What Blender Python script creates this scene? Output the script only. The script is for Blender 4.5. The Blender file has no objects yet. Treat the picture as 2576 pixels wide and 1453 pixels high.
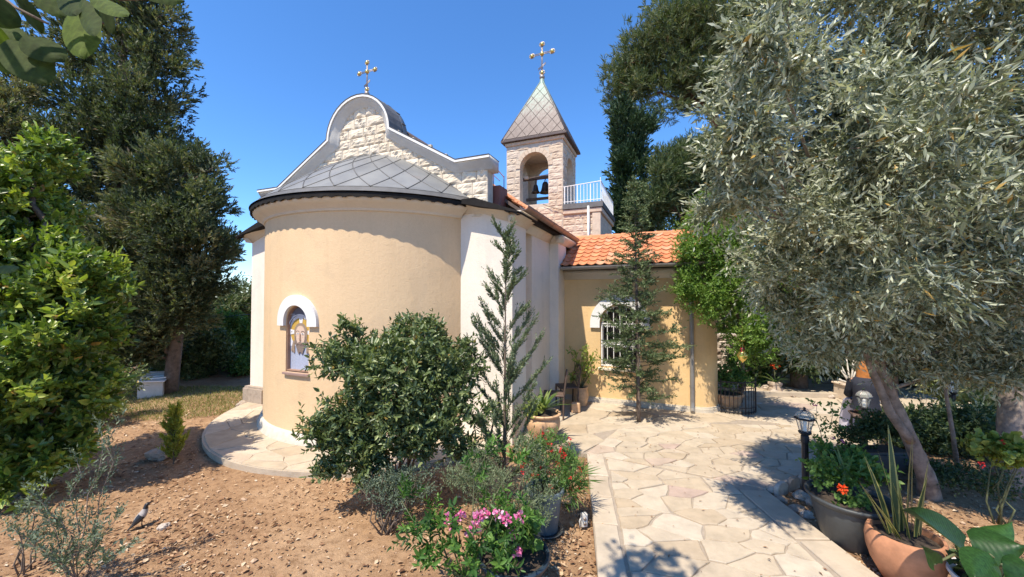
import bpy, bmesh, math, random
import numpy as np
from mathutils import Vector, Matrix, noise

# ---------------------------------------------------------------- camera, sky, sun, exposure
scene = bpy.context.scene
COL = scene.collection
R = math.radians
CAM_H = 2.3
PITCH = R(1.2)
FPX = 967.0                     # focal length in pixels of a 2576 px wide picture (ultra-wide phone lens)
cam_data = bpy.data.cameras.new("camera")
cam_data.sensor_width = 36.0
cam_data.lens = FPX / 2576.0 * 36.0
cam_data.clip_start = 0.05
cam_data.clip_end = 2000
cam = bpy.data.objects.new("camera", cam_data)
COL.objects.link(cam)
cam.location = (0, 0, CAM_H)
cam.rotation_euler = (R(90) + PITCH, 0, 0)
scene.camera = cam

SUN_EL = R(60)
SUN_DIR = Vector((-0.57, -0.82, 0)).normalized()        # horizontal direction towards the sun
world = bpy.data.worlds.new("World")
scene.world = world
world.use_nodes = True
wn = world.node_tree
wn.nodes.clear()
w_out = wn.nodes.new("ShaderNodeOutputWorld")
w_bg = wn.nodes.new("ShaderNodeBackground")
w_sky = wn.nodes.new("ShaderNodeTexSky")
w_sky.sky_type = 'NISHITA'
w_sky.sun_disc = False
w_sky.sun_elevation = SUN_EL
w_sky.sun_rotation = math.atan2(SUN_DIR.x, SUN_DIR.y)
w_sky.air_density = 1.0
w_sky.dust_density = 0.0
w_sky.ozone_density = 10.0
w_sky.altitude = 300
w_bg.inputs['Strength'].default_value = 0.13
w_hs = wn.nodes.new("ShaderNodeHueSaturation")      # the phone's colour rendering of the sky
w_hs.inputs['Saturation'].default_value = 1.09
wn.links.new(w_sky.outputs[0], w_hs.inputs['Color'])
wn.links.new(w_hs.outputs[0], w_bg.inputs[0])
wn.links.new(w_bg.outputs[0], w_out.inputs[0])

sun_data = bpy.data.lights.new("sun", 'SUN')
sun_data.energy = 3.5
sun_data.angle = R(0.53)
sun_data.color = (1.0, 0.905, 0.75)
sun = bpy.data.objects.new("sun", sun_data)
COL.objects.link(sun)
to_sun = Vector((SUN_DIR.x * math.cos(SUN_EL), SUN_DIR.y * math.cos(SUN_EL), math.sin(SUN_EL)))
sun.rotation_euler = (-to_sun).to_track_quat('-Z', 'Y').to_euler()
sun.location = to_sun * 60

vs = scene.view_settings
vs.view_transform = 'Standard'
vs.look = 'None'
vs.gamma = 1.0
vs.exposure = 1.08
scene.render.resolution_x = 1024
scene.render.resolution_y = 577

# ---------------------------------------------------------------- helpers
rng = np.random.default_rng(7)
random.seed(7)
CP, SP = math.cos(PITCH), math.sin(PITCH)

def ray(x, y):
    u = (x - 1288.0) / FPX
    v = (726.5 - y) / FPX
    return Vector((u, CP - v * SP, SP + v * CP))

def W(x, y, Y):
    d = ray(x, y)
    t = Y / d.y
    return Vector((d.x * t, Y, CAM_H + d.z * t))

def G(x, y, z=0.0):
    d = ray(x, y)
    t = (z - CAM_H) / d.z
    return Vector((d.x * t, d.y * t, z))

def link(o, parent=None):
    COL.objects.link(o)
    if parent is not None:
        o.parent = parent
    return o

def top(o, label, cat, group=None):
    o["label"] = label
    o["category"] = cat
    if group:
        o["group"] = group
    return o

def empty(name, loc, rz=0.0, label=None, cat=None, group=None):
    o = bpy.data.objects.new(name, None)
    o.empty_display_size = 0.1
    o.location = loc
    o.rotation_euler = (0, 0, rz)
    link(o)
    if label:
        top(o, label, cat, group)
    return o

def mesh_data(name, verts, faces, smooth=False):
    me = bpy.data.meshes.new(name)
    me.from_pydata([tuple(v) for v in verts], [], faces)
    if smooth:
        me.polygons.foreach_set("use_smooth", [True] * len(me.polygons))
    me.update()
    return me

def mobj(name, vf, m, parent=None, smooth=False, loc=None):
    me = mesh_data(name, vf[0], vf[1], smooth)
    if m is not None:
        me.materials.append(m)
    o = bpy.data.objects.new(name, me)
    if loc is not None:
        o.location = loc
    return link(o, parent)

def inst(name, me, parent=None, loc=(0, 0, 0), rot=(0, 0, 0), scale=(1, 1, 1)):
    o = bpy.data.objects.new(name, me)
    o.location = loc
    o.rotation_euler = rot
    o.scale = scale
    return link(o, parent)

def join(*parts):
    V, F = [], []
    for v, f in parts:
        n = len(V)
        V += [tuple(p) for p in v]
        F += [tuple(i + n for i in q) for q in f]
    return V, F

def box(x0, x1, y0, y1, z0, z1):
    v = [(x0, y0, z0), (x1, y0, z0), (x1, y1, z0), (x0, y1, z0), (x0, y0, z1), (x1, y0, z1), (x1, y1, z1), (x0, y1, z1)]
    f = [(0, 3, 2, 1), (4, 5, 6, 7), (0, 1, 5, 4), (1, 2, 6, 5), (2, 3, 7, 6), (3, 0, 4, 7)]
    return v, f

def xf(vf, M):
    return [tuple(M @ Vector(v)) for v in vf[0]], vf[1]

def prism_xz(poly, y0, y1):
    """poly: list of (x,z), extruded along y"""
    n = len(poly)
    v = [(p[0], y0, p[1]) for p in poly] + [(p[0], y1, p[1]) for p in poly]
    f = [tuple(range(n)), tuple(range(2 * n - 1, n - 1, -1))]
    for i in range(n):
        j = (i + 1) % n
        f.append((j, i, n + i, n + j))
    return v, f

def prism_xy(poly, z0, z1):
    n = len(poly)
    v = [(p[0], p[1], z0) for p in poly] + [(p[0], p[1], z1) for p in poly]
    f = [tuple(range(n - 1, -1, -1)), tuple(range(n, 2 * n))]
    for i in range(n):
        j = (i + 1) % n
        f.append((i, j, n + j, n + i))
    return v, f

def lathe(prof, n=24, cx=0, cy=0, a0=0.0, a1=None, sx=1.0, sy=1.0):
    """prof: list of (r,z)"""
    full = a1 is None
    if full:
        a1 = a0 + 2 * math.pi
    k = n if full else n + 1
    v, f = [], []
    for r, z in prof:
        for i in range(k):
            a = a0 + (a1 - a0) * i / n
            v.append((cx + r * math.cos(a) * sx, cy + r * math.sin(a) * sy, z))
    for j in range(len(prof) - 1):
        for i in range(n):
            i2 = (i + 1) % k if full else i + 1
            f.append((j * k + i, j * k + i2, (j + 1) * k + i2, (j + 1) * k + i))
    return v, f

def tube(pts, rad, n=8, cap=True):
    pts = [Vector(p) for p in pts]
    if not hasattr(rad, '__len__'):
        rad = [rad] * len(pts)
    v, f = [], []
    prev = None
    for i, p in enumerate(pts):
        if i == 0:
            t = pts[1] - pts[0]
        elif i == len(pts) - 1:
            t = pts[-1] - pts[-2]
        else:
            t = pts[i + 1] - pts[i - 1]
        if t.length < 1e-9:
            t = Vector((0, 0, 1))
        t.normalize()
        if prev is None:
            a = Vector((1, 0, 0)) if abs(t.x) < 0.8 else Vector((0, 1, 0))
            b = t.cross(a).normalized()
        else:
            b = (prev - t * prev.dot(t))
            b = b.normalized() if b.length > 1e-6 else t.orthogonal().normalized()
        prev = b
        c = t.cross(b)
        for k in range(n):
            a = 2 * math.pi * k / n
            v.append(p + (b * math.cos(a) + c * math.sin(a)) * rad[i])
    for i in range(len(pts) - 1):
        for k in range(n):
            k2 = (k + 1) % n
            f.append((i * n + k, i * n + k2, (i + 1) * n + k2, (i + 1) * n + k))
    if cap:
        f.append(tuple(range(n - 1, -1, -1)))
        m = (len(pts) - 1) * n
        f.append(tuple(range(m, m + n)))
    return v, f

def rough_tube(pts, rad, n=10, amp=0.12, seed=0):
    # resampled tube with bark-like lumps
    P = [Vector(p) for p in pts]
    Q, Rr = [], []
    for i in range(len(P) - 1):
        for k in range(4):
            t = k / 4
            Q.append(P[i].lerp(P[i + 1], t)); Rr.append(rad[i] * (1 - t) + rad[i + 1] * t)
    Q.append(P[-1]); Rr.append(rad[-1])
    v, f = tube(Q, Rr, n)
    out = []
    for i, p in enumerate(v):
        p = Vector(p)
        q = Q[min(i // n, len(Q) - 1)]
        s = 1 + amp * noise.noise(p * 9 + Vector((seed, 0, 0))) + amp * 0.7 * noise.noise(p * 22)
        out.append(q + (p - q) * s)
    return out, f

def sweep(path, frames, prof, closed_prof=True, caps=True):
    """path points, frames (out, up) vectors, prof list of (o,u)"""
    v, f = [], []
    n = len(prof)
    for p, (o, u) in zip(path, frames):
        for a, b in prof:
            v.append(Vector(p) + Vector(o) * a + Vector(u) * b)
    m = n if closed_prof else n - 1
    for i in range(len(path) - 1):
        for k in range(m):
            k2 = (k + 1) % n
            f.append((i * n + k, i * n + k2, (i + 1) * n + k2, (i + 1) * n + k))
    if caps and closed_prof:
        f.append(tuple(range(n - 1, -1, -1)))
        e = (len(path) - 1) * n
        f.append(tuple(range(e, e + n)))
    return v, f

def fix_normals(o):
    bm = bmesh.new(); bm.from_mesh(o.data)
    bmesh.ops.recalc_face_normals(bm, faces=bm.faces)
    bm.to_mesh(o.data); bm.free(); o.data.update()
    return o

def bevel(o, w=0.01, seg=1):
    bm = bmesh.new(); bm.from_mesh(o.data)
    bmesh.ops.recalc_face_normals(bm, faces=bm.faces)
    es = [e for e in bm.edges if len(e.link_faces) == 2 and e.calc_face_angle(0) > 0.5]
    bmesh.ops.bevel(bm, geom=es, offset=w, segments=seg, affect='EDGES', clamp_overlap=True)
    bm.to_mesh(o.data); bm.free(); o.data.update()
    return o

def bool_cut(o, cutters):
    """cutters: list of (verts, faces) in the object's own space; applied, nothing is left behind"""
    tmp = []
    fix_normals(o)
    par = o.parent
    o.parent = None
    for c in cutters:
        k = mobj("cut", c, None)
        fix_normals(k)
        md = o.modifiers.new("b", 'BOOLEAN')
        md.operation = 'DIFFERENCE'; md.solver = 'EXACT'; md.object = k
        tmp.append(k)
    bpy.context.view_layer.update()
    dg = bpy.context.evaluated_depsgraph_get()
    me = bpy.data.meshes.new_from_object(o.evaluated_get(dg))
    o.modifiers.clear()
    mats = [m for m in o.data.materials]
    o.data = me
    if not len(me.materials):
        for m in mats:
            me.materials.append(m)
    for k in tmp:
        bpy.data.objects.remove(k)
    o.parent = par
    return o

def arch_poly(cx, z0, zs, hw, n=16):
    """opening: half width hw, straight from z0 to spring zs, semicircle above"""
    p = [(cx - hw, z0), (cx + hw, z0)]
    for i in range(n + 1):
        a = math.pi * i / n
        p.append((cx + hw * math.cos(a), zs + hw * math.sin(a)))
    return p

def clip(poly, nx, ny, c):
    """keep nx*x+ny*y <= c"""
    out = []
    n = len(poly)
    for i in range(n):
        a, b = poly[i], poly[(i + 1) % n]
        da = nx * a[0] + ny * a[1] - c
        db = nx * b[0] + ny * b[1] - c
        if da <= 0:
            out.append(a)
        if (da < 0 < db) or (db < 0 < da):
            t = da / (da - db)
            out.append((a[0] + (b[0] - a[0]) * t, a[1] + (b[1] - a[1]) * t))
    return out

def area(p):
    return 0.5 * sum(p[i][0] * p[(i + 1) % len(p)][1] - p[(i + 1) % len(p)][0] * p[i][1] for i in range(len(p)))

# ---------------------------------------------------------------- materials
def new_mat(name):
    m = bpy.data.materials.new(name)
    m.use_nodes = True
    nt = m.node_tree
    b = nt.nodes["Principled BSDF"]
    return m, nt, b

def N(nt, typ, **kw):
    n = nt.nodes.new(typ)
    for k, v in kw.items():
        if k in n.inputs:
            n.inputs[k].default_value = v
        else:
            setattr(n, k, v)
    return n

def ramp(nt, fac, stops, interp='LINEAR'):
    r = nt.nodes.new("ShaderNodeValToRGB")
    r.color_ramp.interpolation = interp
    e = r.color_ramp.elements
    while len(e) > 1:
        e.remove(e[0])
    e[0].position = stops[0][0]; e[0].color = (*stops[0][1], 1)
    for p, c in stops[1:]:
        x = e.new(p); x.color = (*c, 1)
    nt.links.new(fac, r.inputs[0])
    return r.outputs[0]

def mixc(nt, fac, a, b, mode='MIX'):
    m = nt.nodes.new("ShaderNodeMix")
    m.data_type = 'RGBA'; m.blend_type = mode
    for s, val in ((0, fac), (6, a), (7, b)):
        if hasattr(val, 'is_linked') or hasattr(val, 'links'):
            nt.links.new(val, m.inputs[s])
        elif s == 0:
            m.inputs[0].default_value = val
        else:
            m.inputs[s].default_value = (*val, 1)
    return m.outputs[2]

def coords(nt, kind='Object'):
    return nt.nodes.new("ShaderNodeTexCoord").outputs[kind]

def wpos(nt):
    return nt.nodes.new("ShaderNodeNewGeometry").outputs['Position']

def noise_tex(nt, vec, scale, detail=4, rough=0.55, out='Fac'):
    n = N(nt, "ShaderNodeTexNoise", Scale=scale, Detail=detail, Roughness=rough)
    nt.links.new(vec, n.inputs['Vector'])
    return n.outputs[out]

def bump(nt, b, h, strength=0.3, dist=0.01, prev=None):
    n = N(nt, "ShaderNodeBump", Strength=strength, Distance=dist)
    nt.links.new(h, n.inputs['Height'])
    if prev is not None:
        nt.links.new(prev, n.inputs['Normal'])
    nt.links.new(n.outputs[0], b.inputs['Normal'])
    return n.outputs[0]

def simple(name, col, rough=0.6, metal=0.0, var=0.15, scale=6.0, bmp=0.15, bscale=60.0, spec=0.5, objvar=0.0):
    """plain painted or moulded surface with slight wear"""
    m, nt, b = new_mat(name)
    v = wpos(nt)
    n1 = noise_tex(nt, v, scale, 5, 0.6)
    lo = tuple(c * (1 - var) for c in col)
    hi = tuple(min(1, c * (1 + var)) for c in col)
    c = ramp(nt, n1, [(0.3, lo), (0.7, hi)])
    if objvar:
        oi = nt.nodes.new("ShaderNodeObjectInfo")
        k = ramp(nt, oi.outputs['Random'], [(0, (1 - objvar,) * 3), (1, (1 + 0 * objvar,) * 3)])
        c = mixc(nt, 1.0, c, k, 'MULTIPLY')
    nt.links.new(c, b.inputs['Base Color'])
    b.inputs['Roughness'].default_value = rough
    b.inputs['Metallic'].default_value = metal
    b.inputs['Specular IOR Level'].default_value = spec
    if bmp:
        bump(nt, b, noise_tex(nt, v, bscale, 3), bmp, 0.005)
    return m

def plaster(name, col, stain=(0.5, 0.4, 0.3), amt=0.18, bmp=0.35):
    m, nt, b = new_mat(name)
    v = wpos(nt)
    big = noise_tex(nt, v, 0.9, 5, 0.6)
    mid = noise_tex(nt, v, 5.0, 6, 0.65)
    fine = noise_tex(nt, v, 55.0, 4, 0.6)
    c1 = ramp(nt, big, [(0.3, tuple(x * 0.93 for x in col)), (0.7, tuple(min(1, x * 1.04) for x in col))])
    spots = ramp(nt, mid, [(0.55, (0, 0, 0)), (0.85, (1, 1, 1))])
    sm = nt.nodes.new("ShaderNodeMath"); sm.operation = 'MULTIPLY'; sm.inputs[1].default_value = amt
    nt.links.new(spots, sm.inputs[0])
    c = mixc(nt, sm.outputs[0], c1, stain)
    st = nt.nodes.new("ShaderNodeMapping"); st.inputs['Scale'].default_value = (3.2, 3.2, 0.22)
    nt.links.new(v, st.inputs[0])
    streak = ramp(nt, noise_tex(nt, st.outputs[0], 1.6, 5, 0.65), [(0.50, (1, 1, 1)), (0.80, (0.86, 0.83, 0.79))])
    c = mixc(nt, 0.5, c, streak, 'MULTIPLY')
    patch = ramp(nt, noise_tex(nt, v, 2.3, 2, 0.4), [(0.60, (1, 1, 1)), (0.64, (0.93, 0.94, 0.96))])
    c = mixc(nt, 0.7, c, patch, 'MULTIPLY')
    grain = ramp(nt, noise_tex(nt, v, 26.0, 6, 0.75), [(0.35, (0.90, 0.89, 0.88)), (0.55, (1, 1, 1))])
    c = mixc(nt, 0.45, c, grain, 'MULTIPLY')
    nt.links.new(c, b.inputs['Base Color'])
    b.inputs['Roughness'].default_value = 0.92
    b.inputs['Specular IOR Level'].default_value = 0.2
    p = bump(nt, b, fine, bmp * 1.5, 0.008)
    bump(nt, b, noise_tex(nt, v, 14.0, 3), bmp * 0.8, 0.012, p)
    return m

def stone_mat(name, stops, bmp=0.6, rough=0.9, nscale=9.0, dark=0.25):
    """per-piece tone from the object's own random value, plus grain and pits"""
    m, nt, b = new_mat(name)
    oi = nt.nodes.new("ShaderNodeObjectInfo")
    base = ramp(nt, oi.outputs['Random'], stops)
    v = wpos(nt)
    n1 = noise_tex(nt, v, nscale, 6, 0.65)
    k = ramp(nt, n1, [(0.25, (1 - dark,) * 3), (0.6, (1, 1, 1))])
    c = mixc(nt, 1.0, base, k, 'MULTIPLY')
    nt.links.new(c, b.inputs['Base Color'])
    b.inputs['Roughness'].default_value = rough
    b.inputs['Specular IOR Level'].default_value = 0.25
    bump(nt, b, noise_tex(nt, v, nscale * 4, 5, 0.6), bmp, 0.01)
    return m

def leaf_mat(name, stops, trans=0.3, rough=0.5, tcol=None, spec=0.35, mottled=False):
    m, nt, b = new_mat(name)
    a = nt.nodes.new("ShaderNodeAttribute"); a.attribute_name = "rnd"
    c = ramp(nt, a.outputs['Fac'], stops)
    if mottled:                                  # veins, blemishes and dust on large leaves
        wv = N(nt, "ShaderNodeTexWave", Scale=16.0, Distortion=2.5, Detail=2.0)
        nt.links.new(wpos(nt), wv.inputs['Vector'])
        k1 = ramp(nt, wv.outputs['Fac'], [(0.0, (0.9,) * 3), (0.85, (1,) * 3), (1.0, (1.25, 1.2, 1.1))])
        c = mixc(nt, 0.6, c, k1, 'MULTIPLY')
        k2 = ramp(nt, noise_tex(nt, wpos(nt), 45, 5, 0.7), [(0.35, (0.6,) * 3), (0.6, (1.1,) * 3), (0.8, (1.6, 1.5, 1.1))])
        c = mixc(nt, 0.8, c, k2, 'MULTIPLY')
        bump(nt, b, wv.outputs['Fac'], 0.15, 0.003)
    nt.links.new(c, b.inputs['Base Color'])
    b.inputs['Roughness'].default_value = rough
    b.inputs['Specular IOR Level'].default_value = spec
    t = nt.nodes.new("ShaderNodeBsdfTranslucent")
    tc = mixc(nt, 1.0, c, tcol or (1.3, 1.5, 0.6), 'MULTIPLY')
    nt.links.new(tc, t.inputs['Color'])
    mx = nt.nodes.new("ShaderNodeMixShader"); mx.inputs[0].default_value = trans
    out = nt.nodes["Material Output"]
    nt.links.new(b.outputs[0], mx.inputs[1]); nt.links.new(t.outputs[0], mx.inputs[2])
    nt.links.new(mx.outputs[0], out.inputs[0])
    return m

M = {}
M['yellow'] = plaster("yellow_plaster", (0.71, 0.515, 0.315), (0.58, 0.43, 0.28), 0.2)
M['yellow2'] = plaster("ochre_plaster", (0.71, 0.49, 0.25), (0.58, 0.42, 0.24), 0.15)
M['white'] = plaster("white_plaster", (0.77, 0.69, 0.59), (0.50, 0.45, 0.40), 0.16)
M['cornice'] = plaster("cornice_plaster", (0.66, 0.585, 0.48), (0.42, 0.36, 0.30), 0.25, 0.2)
M['gcornice'] = plaster("gable_cornice_paint", (0.55, 0.53, 0.49), (0.74, 0.72, 0.68), 0.7, 0.2)
M['surround'] = plaster("white_surround", (0.76, 0.75, 0.73), (0.7, 0.68, 0.62), 0.12, 0.15)
M['plinth'] = stone_mat("plinth_stone", [(0, (0.56, 0.50, 0.41)), (1, (0.60, 0.54, 0.46))], 0.4)
M['gstone'] = stone_mat("gable_limestone", [(0, (0.63, 0.53, 0.40)), (0.5, (0.72, 0.62, 0.48)), (1, (0.69, 0.60, 0.48))], 0.6)
M['tstone'] = stone_mat("tower_limestone", [(0, (0.54, 0.42, 0.31)), (0.5, (0.63, 0.51, 0.39)), (1, (0.60, 0.495, 0.40))], 0.5)
M['dressed'] = stone_mat("dressed_limestone", [(0, (0.57, 0.44, 0.33)), (1, (0.62, 0.51, 0.40))], 0.3)
M['mortar'] = stone_mat("mortar", [(0, (0.55, 0.48, 0.39)), (1, (0.55, 0.48, 0.39))], 0.5)
M['paver'] = stone_mat("paving_limestone", [(0, (0.42, 0.33, 0.23)), (0.25, (0.50, 0.415, 0.31)), (0.5, (0.45, 0.365, 0.265)), (0.75, (0.52, 0.445, 0.35)), (0.95, (0.48, 0.395, 0.295)), (1, (0.44, 0.33, 0.27))], 0.5, 0.85, 5.0, 0.26)
M['slab'] = stone_mat("border_slab", [(0, (0.45, 0.37, 0.28)), (1, (0.51, 0.43, 0.335))], 0.5, 0.85, 4.0, 0.26)
M['grout'] = stone_mat("paving_grout", [(0, (0.36, 0.30, 0.24)), (1, (0.36, 0.30, 0.24))], 0.5)
M['rock'] = stone_mat("rock", [(0, (0.30, 0.23, 0.18)), (0.5, (0.45, 0.37, 0.30)), (1, (0.55, 0.47, 0.40))], 0.8, 0.9, 12, 0.4)
M['tile'] = stone_mat("clay_tile", [(0, (0.55, 0.20, 0.09)), (0.4, (0.62, 0.25, 0.12)), (0.8, (0.66, 0.29, 0.14)), (1, (0.60, 0.33, 0.20))], 0.2, 0.75, 10, 0.2)
M['black'] = simple("black_fascia", (0.018, 0.016, 0.015), 0.8, 0.0, 0.3, spec=0.15)
M['iron'] = simple("wrought_iron", (0.025, 0.025, 0.03), 0.45, 0.3, 0.3)
M['gutter'] = simple("gutter_metal", (0.30, 0.29, 0.28), 0.4, 0.5, 0.15)
M['brgutter'] = simple("brown_gutter", (0.22, 0.15, 0.12), 0.45, 0.3, 0.2)
M['brownmetal'] = simple("redbrown_sheet", (0.20, 0.07, 0.05), 0.5, 0.2, 0.25)
M['bronze'] = simple("dark_bronze", (0.07, 0.05, 0.035), 0.4, 0.7, 0.3)
M['gold'] = simple("gilt_metal", (0.75, 0.55, 0.18), 0.25, 0.9, 0.15, bmp=0.05)
M['pewter'] = simple("weathered_metal", (0.33, 0.28, 0.25), 0.45, 0.6, 0.2)
M['whitepaint'] = simple("white_paint", (0.80, 0.79, 0.77), 0.5, 0, 0.05)
M['whitebox'] = simple("white_box_paint", (0.60, 0.57, 0.52), 0.7, 0, 0.12)
M['glass'] = simple("dark_window_glass", (0.012, 0.013, 0.015), 0.08, 0, 0.1, bmp=0)
M['soilpot'] = simple("potting_soil", (0.05, 0.035, 0.025), 0.95, 0, 0.4, 40, 0.8)
M['darkpot'] = simple("dark_grey_pot", (0.055, 0.06, 0.062), 0.5, 0, 0.25)
M['bluepot'] = simple("blue_black_pot", (0.025, 0.04, 0.055), 0.4, 0, 0.2)
M['greypot'] = simple("grey_blue_pot", (0.10, 0.13, 0.15), 0.5, 0, 0.2)
M['terracotta'] = simple("terracotta", (0.46, 0.21, 0.11), 0.8, 0, 0.28, 7)
M['terralight'] = simple("pale_terracotta", (0.58, 0.36, 0.20), 0.7, 0, 0.3, 9)
M['whitepot'] = simple("white_pot", (0.62, 0.60, 0.60), 0.5, 0, 0.08)
M['bark'] = simple("grey_bark", (0.14, 0.105, 0.08), 0.95, 0, 0.45, 14, 0.9, 40)
M['olivebark'] = simple("olive_bark", (0.24, 0.19, 0.155), 0.95, 0, 0.5, 10, 0.9, 35)
M['redbark'] = simple("pine_bark", (0.20, 0.10, 0.065), 0.95, 0, 0.35, 10, 0.8, 30)
M['stem'] = simple("green_stem", (0.10, 0.11, 0.05), 0.8, 0, 0.3, 20)
M['palebark'] = simple("pale_bare_stem", (0.55, 0.50, 0.42), 0.9, 0, 0.2)
M['wood'] = simple("old_wood", (0.10, 0.065, 0.05), 0.7, 0, 0.35, 12)
M['rust'] = simple("rusty_rod", (0.09, 0.06, 0.055), 0.7, 0.2, 0.3)
M['brownwall'] = simple("brown_wall", (0.26, 0.15, 0.10), 0.9, 0, 0.2)
M['greymetal'] = simple("grey_gate_metal", (0.35, 0.36, 0.36), 0.5, 0.3, 0.1)
M['clearglass'] = None

def make_soil():
    m, nt, b = new_mat("red_soil")
    v = wpos(nt)
    n1 = noise_tex(nt, v, 0.7, 6, 0.6)
    n2 = noise_tex(nt, v, 11.0, 8, 0.7)
    c1 = ramp(nt, n1, [(0.3, (0.23, 0.135, 0.076)), (0.5, (0.33, 0.205, 0.118)), (0.7, (0.43, 0.29, 0.18))])
    c2 = ramp(nt, n2, [(0.3, (0.55, 0.5, 0.45)), (0.5, (1, 1, 1)), (0.75, (1.25, 1.25, 1.2))])
    c = mixc(nt, 1.0, c1, c2, 'MULTIPLY')
    vo = N(nt, "ShaderNodeTexVoronoi", Scale=34.0)
    nt.links.new(v, vo.inputs['Vector'])
    peb = ramp(nt, vo.outputs['Distance'], [(0.10, (1, 1, 1)), (0.2, (0, 0, 0))])
    wn_ = N(nt, "ShaderNodeTexWhiteNoise")
    nt.links.new(vo.outputs['Position'], wn_.inputs['Vector'])
    sel = ramp(nt, wn_.outputs['Value'], [(0.72, (0, 0, 0)), (0.74, (1, 1, 1))])
    pm = mixc(nt, 1.0, peb, sel, 'MULTIPLY')
    c = mixc(nt, pm, c, (0.52, 0.42, 0.31))
    nt.links.new(c, b.inputs['Base Color'])
    b.inputs['Roughness'].default_value = 0.97
    b.inputs['Specular IOR Level'].default_value = 0.1
    p = bump(nt, b, noise_tex(nt, v, 40.0, 6, 0.7), 0.9, 0.02)
    bump(nt, b, pm, 0.5, 0.015, p)
    return m
M['soil'] = make_soil()

def make_zinc():
    m, nt, b = new_mat("lead_sheet")
    v = wpos(nt)
    n1 = noise_tex(nt, v, 1.6, 5, 0.6)
    n2 = noise_tex(nt, v, 18, 5, 0.7)
    oi = nt.nodes.new("ShaderNodeObjectInfo")
    c1 = ramp(nt, n1, [(0.35, (0.19, 0.19, 0.19)), (0.6, (0.25, 0.25, 0.24)), (0.75, (0.27, 0.225, 0.195))])
    k = ramp(nt, oi.outputs['Random'], [(0, (0.86,) * 3), (1, (1.06,) * 3)])
    c = mixc(nt, 1.0, c1, k, 'MULTIPLY')
    s = ramp(nt, n2, [(0.70, (0, 0, 0)), (0.78, (0.7, 0.7, 0.7))])
    c = mixc(nt, s, c, (0.55, 0.54, 0.52))
    nt.links.new(c, b.inputs['Base Color'])
    b.inputs['Roughness'].default_value = 0.55
    b.inputs['Metallic'].default_value = 0.25
    bump(nt, b, n2, 0.1, 0.01)
    return m
M['zinc'] = make_zinc()
M['seam'] = simple("lead_seam", (0.13, 0.125, 0.12), 0.6, 0.3, 0.2)

def make_copper():
    m, nt, b = new_mat("patinated_copper")
    v = coords(nt, 'Object')
    sep = nt.nodes.new("ShaderNodeSeparateXYZ"); nt.links.new(v, sep.inputs[0])
    st = nt.nodes.new("ShaderNodeMapping"); st.inputs['Scale'].default_value = (9, 9, 1.2)
    nt.links.new(v, st.inputs[0])
    n1 = noise_tex(nt, st.outputs[0], 2.2, 6, 0.7)
    mr = N(nt, "ShaderNodeMapRange"); nt.links.new(sep.outputs[2], mr.inputs[0])
    mr.inputs[1].default_value = 7.2; mr.inputs[2].default_value = 9.0
    ad = nt.nodes.new("ShaderNodeMath"); ad.operation = 'ADD'
    nt.links.new(mr.outputs[0], ad.inputs[0])
    sc = nt.nodes.new("ShaderNodeMath"); sc.operation = 'MULTIPLY_ADD'; sc.inputs[1].default_value = 1.6; sc.inputs[2].default_value = -0.8
    nt.links.new(n1, sc.inputs[0]); nt.links.new(sc.outputs[0], ad.inputs[1])
    c = ramp(nt, ad.outputs[0], [(0.0, (0.10, 0.075, 0.07)), (0.35, (0.145, 0.12, 0.112)), (0.62, (0.18, 0.19, 0.17)), (1.0, (0.21, 0.29, 0.25))])
    nt.links.new(c, b.inputs['Base Color'])
    b.inputs['Roughness'].default_value = 0.55
    b.inputs['Metallic'].default_value = 0.2
    bump(nt, b, n1, 0.1, 0.01)
    return m
M['copper'] = make_copper()
M['cseam'] = simple("copper_seam", (0.10, 0.075, 0.07), 0.6, 0.3, 0.2)

def glassy(name, col=(0.85, 0.9, 0.88), alpha=0.35):
    m, nt, b = new_mat(name)
    b.inputs['Base Color'].default_value = (*col, 1)
    b.inputs['Roughness'].default_value = 0.1
    nn = noise_tex(nt, wpos(nt), 25, 2)
    bump(nt, b, nn, 0.05, 0.005)
    t = nt.nodes.new("ShaderNodeBsdfTransparent")
    mx = nt.nodes.new("ShaderNodeMixShader"); mx.inputs[0].default_value = alpha
    nt.links.new(t.outputs[0], mx.inputs[1]); nt.links.new(b.outputs[0], mx.inputs[2])
    nt.links.new(mx.outputs[0], nt.nodes["Material Output"].inputs[0])
    return m
M['clearglass'] = glassy("lantern_glass", (0.8, 0.8, 0.7), 0.3)

# foliage: stops run over a random value stored with every leaf
M['L_cypress'] = leaf_mat("cypress_leaf", [(0, (0.035, 0.05, 0.024)), (0.5, (0.085, 0.11, 0.052)), (0.93, (0.19, 0.21, 0.105)), (1, (0.24, 0.17, 0.10))], 0.25, 0.6)
M['L_column'] = leaf_mat("column_cypress_leaf", [(0, (0.022, 0.050, 0.020)), (1, (0.055, 0.095, 0.038))], 0.1, 0.6)
M['L_pine'] = leaf_mat("pine_needle", [(0, (0.06, 0.092, 0.035)), (0.7, (0.125, 0.155, 0.065)), (1, (0.19, 0.17, 0.09))], 0.22, 0.6)
M['L_laurel'] = leaf_mat("glossy_green_leaf", [(0, (0.06, 0.10, 0.022)), (0.5, (0.13, 0.20, 0.036)), (0.85, (0.27, 0.35, 0.055)), (0.97, (0.36, 0.41, 0.07)), (1, (0.35, 0.22, 0.05))], 0.3, 0.35, spec=0.6)
M['L_bright'] = leaf_mat("bright_green_leaf", [(0, (0.09, 0.16, 0.03)), (0.7, (0.17, 0.28, 0.05)), (1, (0.26, 0.33, 0.08))], 0.35, 0.45)
M['L_bush'] = leaf_mat("dark_bush_leaf", [(0, (0.045, 0.072, 0.028)), (0.6, (0.13, 0.175, 0.065)), (0.97, (0.27, 0.31, 0.12)), (1, (0.28, 0.20, 0.05))], 0.22, 0.38, spec=0.5)
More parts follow.
